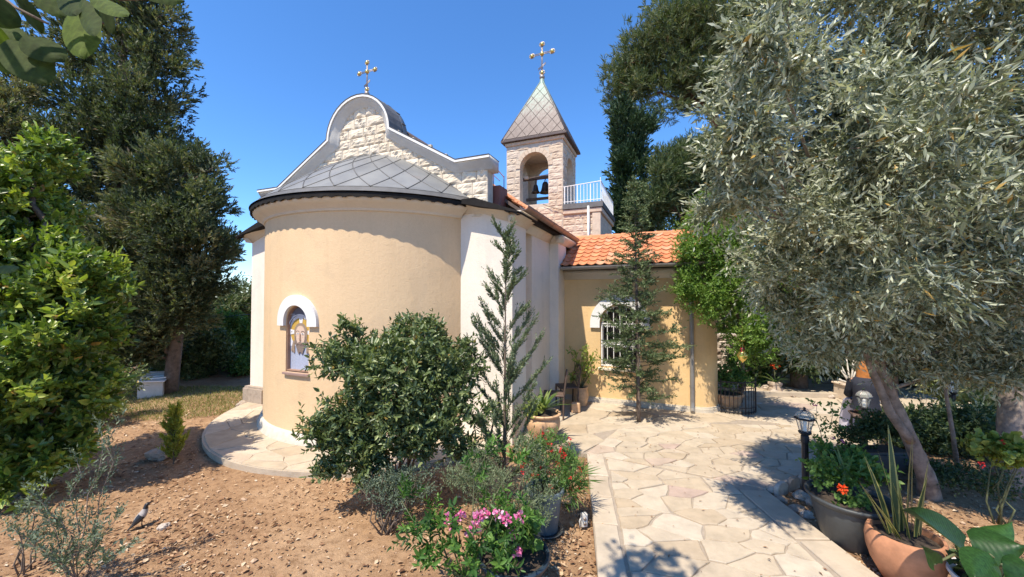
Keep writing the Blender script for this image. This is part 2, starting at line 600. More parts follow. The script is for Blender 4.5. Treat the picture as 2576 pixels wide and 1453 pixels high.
M['L_grey'] = leaf_mat("grey_green_leaf", [(0, (0.07, 0.10, 0.075)), (0.7, (0.13, 0.17, 0.115)), (1, (0.19, 0.23, 0.15))], 0.2, 0.55)
M['L_olive'] = leaf_mat("olive_leaf", [(0, (0.085, 0.10, 0.05)), (0.3, (0.20, 0.225, 0.135)), (0.6, (0.39, 0.415, 0.30)), (0.985, (0.56, 0.58, 0.45)), (1, (0.45, 0.29, 0.08))], 0.25, 0.38, (1.2, 1.3, 0.8), 0.5)
M['L_fir'] = leaf_mat("spruce_needle", [(0, (0.065, 0.10, 0.042)), (0.7, (0.12, 0.16, 0.068)), (1, (0.18, 0.21, 0.10))], 0.15, 0.6)
M['L_young'] = leaf_mat("young_cypress_leaf", [(0, (0.08, 0.115, 0.06)), (0.7, (0.15, 0.19, 0.10)), (1, (0.22, 0.25, 0.14))], 0.15, 0.55)
M['L_gold'] = leaf_mat("golden_conifer_leaf", [(0, (0.20, 0.22, 0.035)), (0.6, (0.36, 0.36, 0.055)), (1, (0.48, 0.43, 0.09))], 0.35, 0.55)
M['L_lemon'] = leaf_mat("lemon_leaf", [(0, (0.16, 0.22, 0.05)), (1, (0.34, 0.38, 0.10))], 0.35, 0.4)
M['L_geran'] = leaf_mat("geranium_leaf", [(0, (0.05, 0.11, 0.025)), (0.7, (0.12, 0.22, 0.05)), (1, (0.22, 0.32, 0.09))], 0.3, 0.55)
M['L_fern'] = leaf_mat("feathery_leaf", [(0, (0.03, 0.08, 0.018)), (0.7, (0.07, 0.16, 0.03)), (1, (0.14, 0.26, 0.05))], 0.3, 0.45)
M['L_shade'] = leaf_mat("deep_green_leaf", [(0, (0.035, 0.06, 0.025)), (0.7, (0.075, 0.11, 0.042)), (1, (0.13, 0.165, 0.065))], 0.25, 0.5)
M['L_variegated'] = leaf_mat("variegated_leaf", [(0, (0.16, 0.20, 0.07)), (0.5, (0.34, 0.36, 0.16)), (1, (0.55, 0.52, 0.32))], 0.25, 0.5)
M['L_grass'] = leaf_mat("dry_grass", [(0, (0.13, 0.15, 0.04)), (0.6, (0.26, 0.25, 0.08)), (1, (0.42, 0.36, 0.17))], 0.25, 0.7)
M['L_litter'] = leaf_mat("dry_leaf", [(0, (0.10, 0.048, 0.026)), (0.35, (0.24, 0.125, 0.065)), (0.7, (0.42, 0.26, 0.145)), (0.93, (0.56, 0.41, 0.26)), (1, (0.64, 0.54, 0.41))], 0.1, 0.8, (1, 1, 1))
M['L_palm'] = leaf_mat("strap_leaf", [(0, (0.05, 0.10, 0.025)), (0.7, (0.12, 0.19, 0.05)), (1, (0.25, 0.28, 0.10))], 0.3, 0.4)
M['F_pink'] = leaf_mat("pink_petal", [(0, (0.60, 0.06, 0.20)), (0.5, (0.75, 0.22, 0.45)), (1, (0.80, 0.50, 0.62))], 0.3, 0.6, (1.1, 1, 1))
M['F_red'] = leaf_mat("red_petal", [(0, (0.55, 0.02, 0.02)), (1, (0.80, 0.06, 0.05))], 0.3, 0.6, (1.1, 1, 1))
M['F_orange'] = leaf_mat("orange_petal", [(0, (0.75, 0.06, 0.015)), (1, (0.90, 0.14, 0.03))], 0.3, 0.6, (1.1, 1, 1))

# ---------------------------------------------------------------- foliage machinery
def unit(a):
    n = np.linalg.norm(a, axis=-1, keepdims=True)
    n[n < 1e-9] = 1
    return a / n

def perp(T):
    a = np.zeros_like(T); a[:, 0] = 1
    bad = np.abs(T[:, 0]) > 0.8
    a[bad] = (0, 1, 0)
    A = unit(np.cross(T, a))
    B = np.cross(T, A)
    return A, B

def twigs(O, T, L, m, ang, ll, lw, droop=0.0, start=0.12, tone=0.5, toneamp=0.3, jit=0.25, angj=0.25):
    """m leaves along each twig; returns leaf arrays"""
    n = len(O)
    s = np.linspace(start, 1, m)[None, :] + rng.normal(0, 0.5 / m, (n, m))
    P = O[:, None, :] + T[:, None, :] * (L[:, None] * s)[..., None]
    P[..., 2] -= droop * (s ** 2) * L[:, None]
    A, B = perp(T)
    az = (np.arange(m) * 2.4)[None, :] + rng.uniform(0, 6.28, (n, 1)) + rng.normal(0, 0.4, (n, m))
    an = ang + rng.normal(0, angj, (n, m))
    an[:, -1] *= 0.3
    D = (np.cos(an)[..., None] * T[:, None, :] + np.sin(an)[..., None] *
         (np.cos(az)[..., None] * A[:, None, :] + np.sin(az)[..., None] * B[:, None, :]))
    D[..., 2] -= droop * 0.6 * s
    D = unit(D.reshape(-1, 3))
    Tn = np.repeat(T, m, axis=0) + rng.normal(0, 0.25, (n * m, 3))
    S = unit(np.cross(D, Tn))
    Nn = np.cross(S, D)
    l = ll * (1 + rng.normal(0, jit, n * m)).clip(0.35, 1.9)
    w = lw * l / ll
    t = np.repeat(tone + toneamp * rng.normal(0, 0.6, n), m) + rng.normal(0, 0.2, n * m)
    t = t.clip(0, .96)
    t[rng.random(len(t)) < .012] = 1.0            # the odd dead or yellowed leaf
    return [P.reshape(-1, 3), D, S, Nn, l, w, t]

def cat(*ls):
    return [np.concatenate([x[i] for x in ls]) for i in range(7)]

def leaf_object(name, A, m, parent, wide=False, fold=0.18, stuff=False):
    P, D, S, Nn, l, w, t = A
    n = len(P)
    if parent is not None and parent.type == 'EMPTY':
        Mi = np.array(Matrix.LocRotScale(parent.location, parent.rotation_euler, None).inverted())
        P = P @ Mi[:3, :3].T + Mi[:3, 3]
        D = D @ Mi[:3, :3].T; S = S @ Mi[:3, :3].T; Nn = Nn @ Mi[:3, :3].T
    if wide:
        V = np.empty((n, 6, 3), np.float32)
        V[:, 0] = P
        for k, a, sg in ((1, .28, 1), (2, .68, 1), (4, .68, -1), (5, .28, -1)):
            V[:, k] = P + D * (l * a)[:, None] + S * (sg * w * (0.5 if a < .5 else .42))[:, None] + Nn * (w * fold)[:, None]
        V[:, 3] = P + D * l[:, None] - Nn * (w * fold * 0.8)[:, None]
        idx = (np.arange(n) * 6)[:, None] + np.array([0, 1, 2, 3, 0, 3, 4, 5])[None, :]
        k, per, ls = 6, 4, 2
    else:
        V = np.empty((n, 4, 3), np.float32)
        V[:, 0] = P
        V[:, 1] = P + D * (l * .45)[:, None] + S * (w * .5)[:, None] + Nn * (w * fold)[:, None]
        V[:, 2] = P + D * l[:, None]
        V[:, 3] = P + D * (l * .45)[:, None] - S * (w * .5)[:, None] + Nn * (w * fold)[:, None]
        idx = (np.arange(n) * 4)[:, None] + np.array([0, 1, 2, 0, 2, 3])[None, :]
        k, per, ls = 4, 3, 2
    me = bpy.data.meshes.new(name)
    me.vertices.add(n * k)
    me.vertices.foreach_set("co", V.reshape(-1))
    idx = idx.reshape(-1).astype(np.int32)
    me.loops.add(len(idx))
    me.loops.foreach_set("vertex_index", idx)
    npoly = n * ls
    me.polygons.add(npoly)
    me.polygons.foreach_set("loop_start", (np.arange(npoly) * per).astype(np.int32))
    me.polygons.foreach_set("loop_total", np.full(npoly, per, np.int32))
    at = me.attributes.new("rnd", 'FLOAT', 'POINT')
    at.data.foreach_set("value", np.repeat(t, k).astype(np.float32))
    me.update(calc_edges=True)
    me.materials.append(m)
    o = bpy.data.objects.new(name, me)
    if stuff:
        o["kind"] = "stuff"
    return link(o, parent)

def lobe(x, y, Y, rx, ry, rd=None):
    """crown lobe from picture measures at depth Y"""
    c = W(x, y, Y)
    k = Y / FPX
    return (np.array(c), np.array([rx * k, rd if rd else 0.5 * (rx + ry) * k, ry * k]))

def sample_lobes(lobes, n, inner=0.55, bumpy=0.25, freq=2.0):
    vol = np.array([np.prod(r) ** (2 / 3) for c, r in lobes])
    cnt = rng.multinomial(n, vol / vol.sum())
    O, U = [], []
    for (c, r), k in zip(lobes, cnt):
        d = unit(rng.normal(0, 1, (k, 3)))
        ph = rng.uniform(0, 6.28, 3)
        b = 1 + bumpy * (np.sin(d[:, 0] * freq * 3 + ph[0]) * np.sin(d[:, 1] * freq * 3 + ph[1]) + 0.6 * np.sin(d[:, 2] * freq * 5 + ph[2]))
        rad = (inner + (1 - inner) * rng.random(k) ** 0.6) * b
        O.append(c + d * r * rad[:, None]); U.append(unit(d / r))
    return np.concatenate(O), np.concatenate(U)

def sublobes(lobes, k, f):
    """break every lobe into smaller tufts so that the crown is clumpy, with dark gaps between"""
    out = []
    for c, r in lobes:
        d = unit(rng.normal(0, 1, (k, 3)))
        for q in d:
            g = f * rng.uniform(.7, 1.35)
            out.append((c + q * r * rng.uniform(.40, 1.05), r * g * rng.uniform(.8, 1.2, 3)))
    return out

def boughs(lobes, n, style):
    """flame-shaped sprays: twigs gathered along boughs that leave the lobes outward and upward"""
    per = style['bough'][0]
    k = max(1, n // per)
    vol = np.array([np.prod(r) ** (2 / 3) for c, r in lobes])
    cnt = rng.multinomial(k, vol / vol.sum())
    O, T, tn = [], [], []
    for (c, r), q in zip(lobes, cnt):
        for _ in range(q):
            d = unit(rng.normal(0, 1, (1, 3)))[0]
            ax = d * np.array([1, 1, .55]) + np.array([0, 0, style['bough'][2]]) + rng.normal(0, .15, 3)
            ax /= np.linalg.norm(ax)
            L = style['bough'][1] * rng.uniform(.6, 1.5)
            o = c + d * r * rng.uniform(.35, .95) - ax * L * .35
            u = rng.random(per) ** .8
            rad = rng.normal(0, 1, (per, 3)); rad -= ax * (rad @ ax)[:, None]; rad = unit(rad)
            wd = (.34 * L * np.sin(np.pi * (u * .85 + .12)))[:, None] * rng.random((per, 1)) ** .6
            O.append(o + ax * (u * L)[:, None] + rad * wd)
            T.append(unit(ax * .9 + rad * .55 + np.array([0, 0, .2]) + rng.normal(0, .2, (per, 3))))
            tn.append(np.full(per, rng.normal(0, .26)))
    return np.concatenate(O), np.concatenate(T), np.concatenate(tn)

def crown(name, parent, lobes, n, m, style, mat_, inner=0.55, bumpy=0.25, wide=False, tone=0.5):
    if 'bough' in style:
        O, T, tn = boughs(lobes, n, style)
        L = style['tl'] * (1 + rng.normal(0, .25, len(O))).clip(.4, 1.8)
        A = twigs(O, T, L, m, style['ang'], style['ll'], style['lw'], 0, tone=tone, toneamp=.15)
        A[6] = np.where(A[6] == 1.0, 1.0, (A[6] + np.repeat(tn, m)).clip(0, .96))
        return leaf_object(name, A, mat_, parent, wide)
    if 'sub' in style:
        lobes = sublobes(lobes, *style['sub'])
        inner = .35
    O, U = sample_lobes(lobes, n, inner, bumpy)
    k = len(O)
    st = style
    T = unit(U * st['out'] + np.array([0, 0, st['up']]) + rng.normal(0, st['rand'], (k, 3)))
    L = st['tl'] * (1 + rng.normal(0, .25, k)).clip(.4, 1.8)
    A = twigs(O - T * (L * 0.5)[:, None], T, L, m, st['ang'], st['ll'], st['lw'], st.get('droop', 0), tone=tone, toneamp=st.get('ta', .3))
    return leaf_object(name, A, mat_, parent, wide)

def wp(parent, p):
    """world point to the local space of an (unrotated) root"""
    return Vector(p) - parent.location

def limbs(name, parent, tubes, m, n=7, rough=True):
    """tubes: list of (points, radii) in world space, joined as one woody part"""
    parts = []
    for i, (p, r) in enumerate(tubes):
        q = [wp(parent, a) for a in p]
        parts.append(rough_tube(q, r, n, 0.12, i) if rough else tube(q, r, n))
    return mobj(name, join(*parts), m, parent, True)

def bent(a, b, k=4, sag=0.0, jit=0.05):
    a, b = Vector(a), Vector(b)
    L = (b - a).length
    out = [a]
    for i in range(1, k):
        t = i / k
        p = a.lerp(b, t) + Vector((random.gauss(0, jit), random.gauss(0, jit), random.gauss(0, jit))) * L
        p.z += sag * math.sin(t * math.pi) * L
        out.append(p)
    out.append(b)
    return out

# ================================================================ GROUND
PHI = R(22.3)
CHURCH = Vector((-2.91, 7.4, 0.0))
APC = Vector((-2.5, 8.4))               # centre of the apse circle in plan
def gz(x, y):
    z = -0.085 + 0.022 * noise.noise(Vector((x * 0.8, y * 0.8, 3))) + 0.012 * noise.noise(Vector((x * 3, y * 3, 7)))
    if x > 3.0 and y < 6:
        z += 0.03
    return z

def build_ground():
    def axis(lo, hi, flo, fhi, step):
        a = list(np.arange(flo, fhi, step))
        s, p = step, flo
        left = []
        while p > lo:
            s *= 1.35; p -= s; left.append(p)
        s, p = step, fhi
        right = []
        while p < hi:
            right.append(p); s *= 1.35; p += s
        return left[::-1] + a + right + [hi]
    xs = axis(-400, 400, -9, 8, 0.16)
    ys = axis(-60, 600, 1.6, 11, 0.16)
    v = []
    for y in ys:
        for x in xs:
            v.append((x, y, gz(x, y)))
    nx = len(xs)
    f = [(j * nx + i, j * nx + i + 1, (j + 1) * nx + i + 1, (j + 1) * nx + i) for j in range(len(ys) - 1) for i in range(nx - 1)]
    o = mobj("ground", (v, f), M['soil'], None, True)
    o["kind"] = "structure"
    return o
ground = build_ground()

# ---- crazy paving
def voronoi(pts, poly, sx=1.0, sy=1.0):
    P = [(p[0] * sx, p[1] * sy) for p in pts]
    base = [(p[0] * sx, p[1] * sy) for p in poly]
    A = np.array(P)
    cells = []
    for i, p in enumerate(P):
        d = ((A - A[i]) ** 2).sum(1)
        c = base
        for j in np.argsort(d)[1:24]:
            q = P[j]
            nx, ny = q[0] - p[0], q[1] - p[1]
            c = clip(c, nx, ny, nx * (p[0] + q[0]) / 2 + ny * (p[1] + q[1]) / 2)
            if len(c) < 3:
                break
        cells.append([(a / sx, b / sy) for a, b in c] if len(c) >= 3 else None)
    return cells

def inpoly(p, poly):
    return all((poly[(i + 1) % len(poly)][0] - poly[i][0]) * (p[1] - poly[i][1]) - (poly[(i + 1) % len(poly)][1] - poly[i][1]) * (p[0] - poly[i][0]) >= -1e-6 for i in range(len(poly)))

def stone_piece(poly, gap, ztop, mapper=None, th=0.035, jit=0.012):
    cx = sum(p[0] for p in poly) / len(poly); cy = sum(p[1] for p in poly) / len(poly)
    # drop tiny edges, inset, and knock the edges about
    q = []
    for i, p in enumerate(poly):
        a = poly[i - 1]
        if math.hypot(p[0] - a[0], p[1] - a[1]) > 0.035:
            q.append(p)
    if len(q) < 3:
        return None
    r = []
    for i, p in enumerate(q):
        b = q[(i + 1) % len(q)]
        for t in ((0, 0.5) if math.hypot(b[0] - p[0], b[1] - p[1]) > 0.12 else (0,)):
            x = p[0] + (b[0] - p[0]) * t; y = p[1] + (b[1] - p[1]) * t
            d = math.hypot(x - cx, y - cy)
            k = 1 - (gap * random.uniform(0.7, 1.5)) / max(d, 0.03)
            if k < 0.2:
                return None
            r.append((cx + (x - cx) * k + random.gauss(0, jit) * 0.5, cy + (y - cy) * k + random.gauss(0, jit) * 0.5))
    n = len(r)
    tilt = (random.gauss(0, 0.006), random.gauss(0, 0.006))
    def ring(s, z):
        out = []
        for x, y in r:
            X, Y = cx + (x - cx) * s, cy + (y - cy) * s
            if mapper:
                X, Y = mapper(X, Y)
            out.append((X, Y, z + (tilt[0] * (x - cx) + tilt[1] * (y - cy) if z > -0.02 else 0)))
        return out
    v = ring(0.965, ztop) + ring(1.0, ztop - 0.008) + ring(1.0, ztop - th)
    f = [tuple(range(n))]
    for a in (0, n):
        for i in range(n):
            j = (i + 1) % n
            f.append((a + j, a + i, a + n + i, a + n + j))
    return v, f

def jitter_points(poly, step, sy, jit=0.42):
    xs = [p[0] for p in poly]; ys = [p[1] for p in poly]
    out = []
    y = min(ys) - step
    row = 0
    while y < max(ys) + step:
        x = min(xs) - step + (row % 2) * step * 0.5
        while x < max(xs) + step:
            p = (x + random.uniform(-jit, jit) * step, y + random.uniform(-jit, jit) * step * sy)
            if inpoly(p, poly):
                out.append(p)
            x += step
        y += step * sy
        row += 1
    return out

def pave(root, poly, step, sy, gap, skip=None, thick=0.004):
    pts = jitter_points(poly, step, sy)
    # knock out a share so that sizes vary
    pts = [p for p in pts if random.random() > 0.16]
    for c in voronoi(pts, poly, 1.0, 1.0 / sy):
        if c is None or abs(area(c)) < 0.008:
            continue
        cx = sum(p[0] for p in c) / len(c); cy = sum(p[1] for p in c) / len(c)
        if skip and skip(cx, cy):
            continue
        s = stone_piece(c, gap, random.uniform(-thick, thick))
        if s:
            fix_normals(mobj("paving_stone", s, M['paver'], root))

PL0, PL1 = Vector((0.20, 0.0)), Vector((1.10, 5.72))      # left edge of the path
def pl(t): return PL0.lerp(PL1, t)
PATH_L = [(0.20, 0.0), (1.10, 5.72)]
# path base (grout bed with a visible side)
path_poly = [(0.20, 0.0), (2.95, 0.0), (3.03, 4.62), (1.10, 5.70)]
path = mobj("path", prism_xy(path_poly, -0.16, -0.014), M['grout'])
path["kind"] = "structure"
court_poly = [(1.10, 5.704), (3.03, 4.624), (4.6, 5.5), (10.5, 8.6), (11.5, 10.2), (1.0, 10.2), (-0.3, 7.0), (-0.3, 6.5)]
court = mobj("courtyard_paving", prism_xy(court_poly, -0.16, -0.016), M['grout'])
court["kind"] = "structure"

def lineL(y):
    return 0.20 + (y / 5.72) * 0.90
# inner path field between the border slabs
inner = [(lineL(1.6) + 0.27, 1.6), (2.62, 1.6), (2.70, 4.80), (lineL(5.55) + 0.27, 5.55)]
pave(path, inner, 0.33, 0.62, 0.0075)
def border(root, p0, p1, w, side, step=0.62):
    p0, p1 = Vector(p0), Vector(p1)
    d = (p1 - p0); L = d.length; d.normalize()
    nrm = Vector((-d.y, d.x)) * side
    t = 0
    while t < L - 0.05:
        l = min(step * random.uniform(0.75, 1.3), L - t)
        if L - t - l < 0.2:
            l = L - t
        a, b = p0 + d * t, p0 + d * (t + l)
        sk = random.gauss(0, 0.02)
        c = [a, b, b + nrm * (w + random.gauss(0, .008)) + d * sk, a + nrm * (w + random.gauss(0, .008))]
        c = [(q.x, q.y) for q in c]
        if area(c) < 0:
            c = c[::-1]
        s = stone_piece(c, 0.008, random.uniform(-0.002, 0.006), None, 0.05, 0.006)
        if s:
            fix_normals(mobj("border_slab", s, M['slab'], root))
        t += l
border(path, (lineL(1.2), 1.2), (lineL(5.7), 5.7), 0.25, -1)
border(path, (3.0, 1.2), (3.03, 4.62), 0.31, 1)
border(court, (3.03, 4.64), (5.6, 6.02), 0.26, 1)
in_terr = lambda x, y: math.hypot(x - APC.x, y - APC.y) < 3.32
def court_skip(x, y):
    if in_terr(x, y): return True
    if y < 5.5 + (x - 4.6) * 0.53 and x > 3.03: return True
    lx = (x - CHURCH.x) * math.cos(PHI) - (y - CHURCH.y) * math.sin(PHI)
    ly = (x - CHURCH.x) * math.sin(PHI) + (y - CHURCH.y) * math.cos(PHI)
    return (-3.4 < lx < 3.0 and ly > 0.1) or (2.9 < lx < 6.2 and ly > 3.0)
near_court = [(1.10, 5.72), (3.03, 4.66), (4.6, 5.52), (6.2, 6.4), (3.2, 7.2), (1.9, 7.1), (1.0, 6.1)]
near_court = [(1.10, 5.72), (3.03, 4.66), (4.62, 5.55), (5.3, 6.9), (2.1, 7.1)]
pave(court, near_court, 0.34, 0.62, 0.0075, court_skip)
def far_skip(x, y):
    return court_skip(x, y) or inpoly((x, y), near_court)
pave(court, court_poly, 0.66, 0.70, 0.008, far_skip)

# round terrace at the foot of the apse
def build_terrace():
    R1 = 3.30
    a0, a1 = R(-215), R(-28)
    n = 60
    poly = []
    for i in range(n + 1):
        a = a0 + (a1 - a0) * i / n
        poly.append((APC.x + R1 * math.cos(a), APC.y + R1 * math.sin(a)))
    o = mobj("apse_terrace", prism_xy(poly, -0.20, -0.012), M['slab'])
    o["kind"] = "structure"
    # crazy paving worked out on the unrolled ring
    Rm = 2.9
    def mapper(X, Y):
        a = X / Rm
        return APC.x + Y * math.cos(a), APC.y + Y * math.sin(a)
    reg = [(a0 * Rm, 2.40), (a1 * Rm, 2.40), (a1 * Rm, R1 - 0.02), (a0 * Rm, R1 - 0.02)]
    pts = jitter_points(reg, 0.46, 0.75)
    for c in voronoi(pts, reg, 1.0, 1 / 0.75):
        if c is None or abs(area(c)) < 0.01:
            continue
        s = stone_piece(c, 0.007, random.uniform(-0.003, 0.003), mapper)
        if s:
            fix_normals(mobj("paving_stone", s, M['paver'], o))
    return o
terrace = build_terrace()

# ================================================================ CHURCH
church = empty("church", CHURCH, -PHI,
               "small cream church with round apse, curved stone gable and tiled side wing", "church")
ACY, AR = 1.08, 2.45                     # apse circle in church space: centre (0, ACY), radius
HALF = math.acos(ACY / AR)

def arc_pts(r, n, half=HALF, ext=0.0):
    out = []
    for i in range(n + 1):
        a = -math.pi / 2 - half - ext + (2 * half + 2 * ext) * i / n
        out.append((r * math.cos(a), ACY + r * math.sin(a), a))
    return out

# apse wall with the icon niche
ring_o = arc_pts(AR, 72)
ring_i = arc_pts(AR - 0.4, 72)
poly = [(p[0], p[1]) for p in ring_o] + [(p[0], p[1]) for p in ring_i][::-1]
apse_wall = mobj("apse_wall", prism_xy(poly, -0.1, 3.80), M['yellow'], church)
nic = arch_poly(0.0, 1.09, 1.90, 0.255)
apse_wall.data.materials.append(M['white'])
bool_cut(apse_wall, [prism_xz(nic, -1.9, -1.265)])
# plinth skirt
sk = []
prof = [(AR - 0.02, 0.16), (AR + 0.02, 0.155), (AR + 0.045, 0.13), (AR + 0.06, 0.06), (AR + 0.085, 0.0), (AR + 0.085, -0.06)]
mobj("apse_plinth", lathe(prof, 64, 0, ACY, -math.pi / 2 - HALF, -math.pi / 2 + HALF), M['plinth'], church, True)

# eaves: cornice moulding, black scalloped fascia, lead half-dome
cprof = [(AR - 0.02, 3.63), (AR + 0.02, 3.635), (AR + 0.035, 3.65), (AR + 0.035, 3.665), (AR + 0.05, 3.675), (AR + 0.075, 3.70),
         (AR + 0.13, 3.735), (AR + 0.175, 3.765), (AR + 0.195, 3.79), (AR + 0.20, 3.815), (AR - 0.02, 3.815)]
mobj("apse_cornice", lathe(cprof, 72, 0, ACY, -math.pi / 2 - HALF, -math.pi / 2 + HALF), M['cornice'], church, True)

def scallop(t):
    """lower edge of the stamped fascia: arches parted by small teeth"""
    u = t % 1.0
    if u < 0.76:
        return 0.028 * math.sin(u / 0.76 * math.pi) ** 0.6
    w = (u - 0.76) / 0.24
    return 0.012 * abs(math.sin(w * 2 * math.pi)) - 0.004

def fascia_strip(path3, out, z_lo, z_hi, period=0.19, top_in=0.12):
    """path3: points along the eave; vertical strip with scalloped lower edge and a top lip"""
    v, f = [], []
    dist = 0
    for i, p in enumerate(path3):
        if i:
            dist += (Vector(p) - Vector(path3[i - 1])).length
        o = Vector(out[i])
        p = Vector(p)
        zl = z_lo[i] + scallop(dist / period)
        v += [(p.x, p.y, zl), (p.x, p.y, z_hi[i]), tuple(Vector((p.x, p.y, z_hi[i] + 0.012)) - o * top_in),
              tuple(Vector((p.x, p.y, zl)) - o * 0.012), tuple(Vector((p.x, p.y, z_hi[i] - 0.02)) - o * top_in)]
    for i in range(len(path3) - 1):
        a, b = i * 5, i * 5 + 5
        f += [(a, b, b + 1, a + 1), (a + 1, b + 1, b + 2, a + 2), (a, a + 3, b + 3, b), (a + 3, a + 4, b + 4, b + 3)]
    return v, f
AE = AR + 0.235
ap = arc_pts(AE, 420, HALF - 0.02)
mobj("apse_fascia", fascia_strip([(p[0], p[1], 0) for p in ap], [Vector((math.cos(p[2]), math.sin(p[2]), 0)) for p in ap],
     [3.785] * 421, [3.868] * 421), M['black'], church)

def dome_z(r):
    t = min(1.0, r / (AE + 0.02))
    return 3.885 + 1.50 * (1 - t ** 1.75) * (1 - .12 * t)

def dome_pt(a, r, off=0.0):
    return Vector((r * math.cos(a), ACY + r * math.sin(a), dome_z(r) + off))
dv, df = [], []
nr, na = 18, 64
h2 = HALF + 0.6
for j in range(nr + 1):
    r = 0.6 + (AE + 0.02 - 0.6) * j / nr
    for i in range(na + 1):
        a = -math.pi / 2 - h2 + 2 * h2 * i / na
        p = dome_pt(a, r)
        dv.append((p.x, min(p.y, 0.12), p.z))
for j in range(nr):
    for i in range(na):
        df.append((j * (na + 1) + i, j * (na + 1) + i + 1, (j + 1) * (na + 1) + i + 1, (j + 1) * (na + 1) + i))
apse_roof = mobj("apse_roof", (dv, df), M['seam'], church, True)
# each lead diamond is a sheet of its own
def dome_panel(pts):
    """pts: diamond in (angle, radius); bilinear 4x4 patch laid on the dome, clipped at the gable"""
    n = 5
    v, f = [], []
    for off in (0.007, 0.0):
        for j in range(n):
            for i in range(n):
                s, t = i / (n - 1), j / (n - 1)
                a = (1 - t) * ((1 - s) * pts[0][0] + s * pts[1][0]) + t * ((1 - s) * pts[3][0] + s * pts[2][0])
                r = (1 - t) * ((1 - s) * pts[0][1] + s * pts[1][1]) + t * ((1 - s) * pts[3][1] + s * pts[2][1])
                p = dome_pt(a, min(max(r, 0.62), AE + 0.015), off)
                v.append((p.x, min(p.y, 0.11), p.z))
    for j in range(n - 1):
        for i in range(n - 1):
            f.append((j * n + i, j * n + i + 1, (j + 1) * n + i + 1, (j + 1) * n + i))
    return v, f
ndia = 15
da = 2 * (HALF + 0.45) / ndia
rings = [2.60, 2.33, 2.02, 1.70, 1.38, 1.06, 0.74]
for k in range(len(rings) - 2):
    for i in range(-1, ndia + 1):
        ac = -math.pi / 2 - HALF - 0.45 + (i + (0.5 if k % 2 else 0.0)) * da
        ro, rm, ri = rings[k], rings[k + 1], rings[k + 2]
        pc = dome_pt(ac, rm)
        if pc.y > 0.12:
            continue
        g = 0.010
        q = [(ac, ro - g), (ac + da / 2 - g / rm, rm), (ac, ri + g), (ac - da / 2 + g / rm, rm)]
        mobj("roof_panel", dome_panel(q), M['zinc'], apse_roof, True)
        for sg in (-1, 1):                       # folded seam along the two lower edges
            pts_ = []
            for t_ in range(5):
                u_ = t_ / 4
                p_ = dome_pt(ac + sg * da / 2 * u_, ro + (rm - ro) * u_, 0.009)
                if p_.y < 0.03:
                    pts_.append(p_)
            if len(pts_) > 1:
                mobj("roof_seam", tube(pts_, 0.009, 5), M['seam'], apse_roof, True)
# flat rim sheets between the lowest diamonds and the eave
for i in range(-1, ndia + 1):
    ac = -math.pi / 2 - HALF - 0.45 + (i + 0.5) * da
    if dome_pt(ac, 2.4).y > 0.1:
        continue
    q = [(ac - da / 2 + .006, 2.60), (ac + da / 2 - .006, 2.60), (ac + .02, 2.345), (ac - .02, 2.345)]
    mobj("roof_panel", dome_panel(q), M['zinc'], apse_roof, True)

# gable wall
def gable_outline(top_off=0.0, side=2.70):
    p = [(-side, 3.45), (side, 3.45), (side, 4.50 + top_off), (2.145, 4.50 + top_off), (0.72, 5.30 + top_off)]
    for i in range(1, 24):
        a = math.pi * i / 24
        p.append(((0.66 + top_off) * math.cos(a), 5.37 + (0.66 + top_off) * math.sin(a)))
    p += [(-0.72, 5.30 + top_off), (-2.145, 4.50 + top_off), (-side, 4.50 + top_off)]
    return p
gable = mobj("gable_wall", prism_xz(gable_outline(), 0.02, 0.22), M['mortar'], church)

# shared rock-faced block meshes, 1 x 1 in x,z, front facing -y
def rock_blocks(m, k, rough=0.030):
    out = []
    for s in range(k):
        n = 8
        v, f = [], []
        for j in range(n):
            for i in range(n):
                x, z = i / (n - 1), j / (n - 1)
                e = min(x, 1 - x, z, 1 - z)
                d = 0.0 if e < 0.01 else rough * (0.45 + 0.8 * noise.noise(Vector((x * 3.1 + s * 7, z * 2.6, s * 3.1))) + 0.9 * abs(noise.noise(Vector((x * 8 + s, z * 6, 1)))) - .1)
                if e > 0.01:
                    d = max(d, 0.006)
                v.append((x, -d - 0.004, z))
        for j in range(n - 1):
            for i in range(n - 1):
                f.append((j * n + i, j * n + i + 1, (j + 1) * n + i + 1, (j + 1) * n + i))
        b = [(0, .05, 0), (1, .05, 0), (1, .05, 1), (0, .05, 1)]
        o = len(v); v += b
        f += [(0, o, o + 1, n - 1), (n - 1, o + 1, o + 2, n * n - 1), (n * n - 1, o + 2, o + 3, n * (n - 1)), (n * (n - 1), o + 3, o, 0)]
        # the short edges are fanned against the back ring
        me = mesh_data("stone", v, f)
        me.materials.append(m)
        out.append(me)
    return out
GB = rock_blocks(M['gstone'], 9)
TB = rock_blocks(M['tstone'], 9, 0.024)

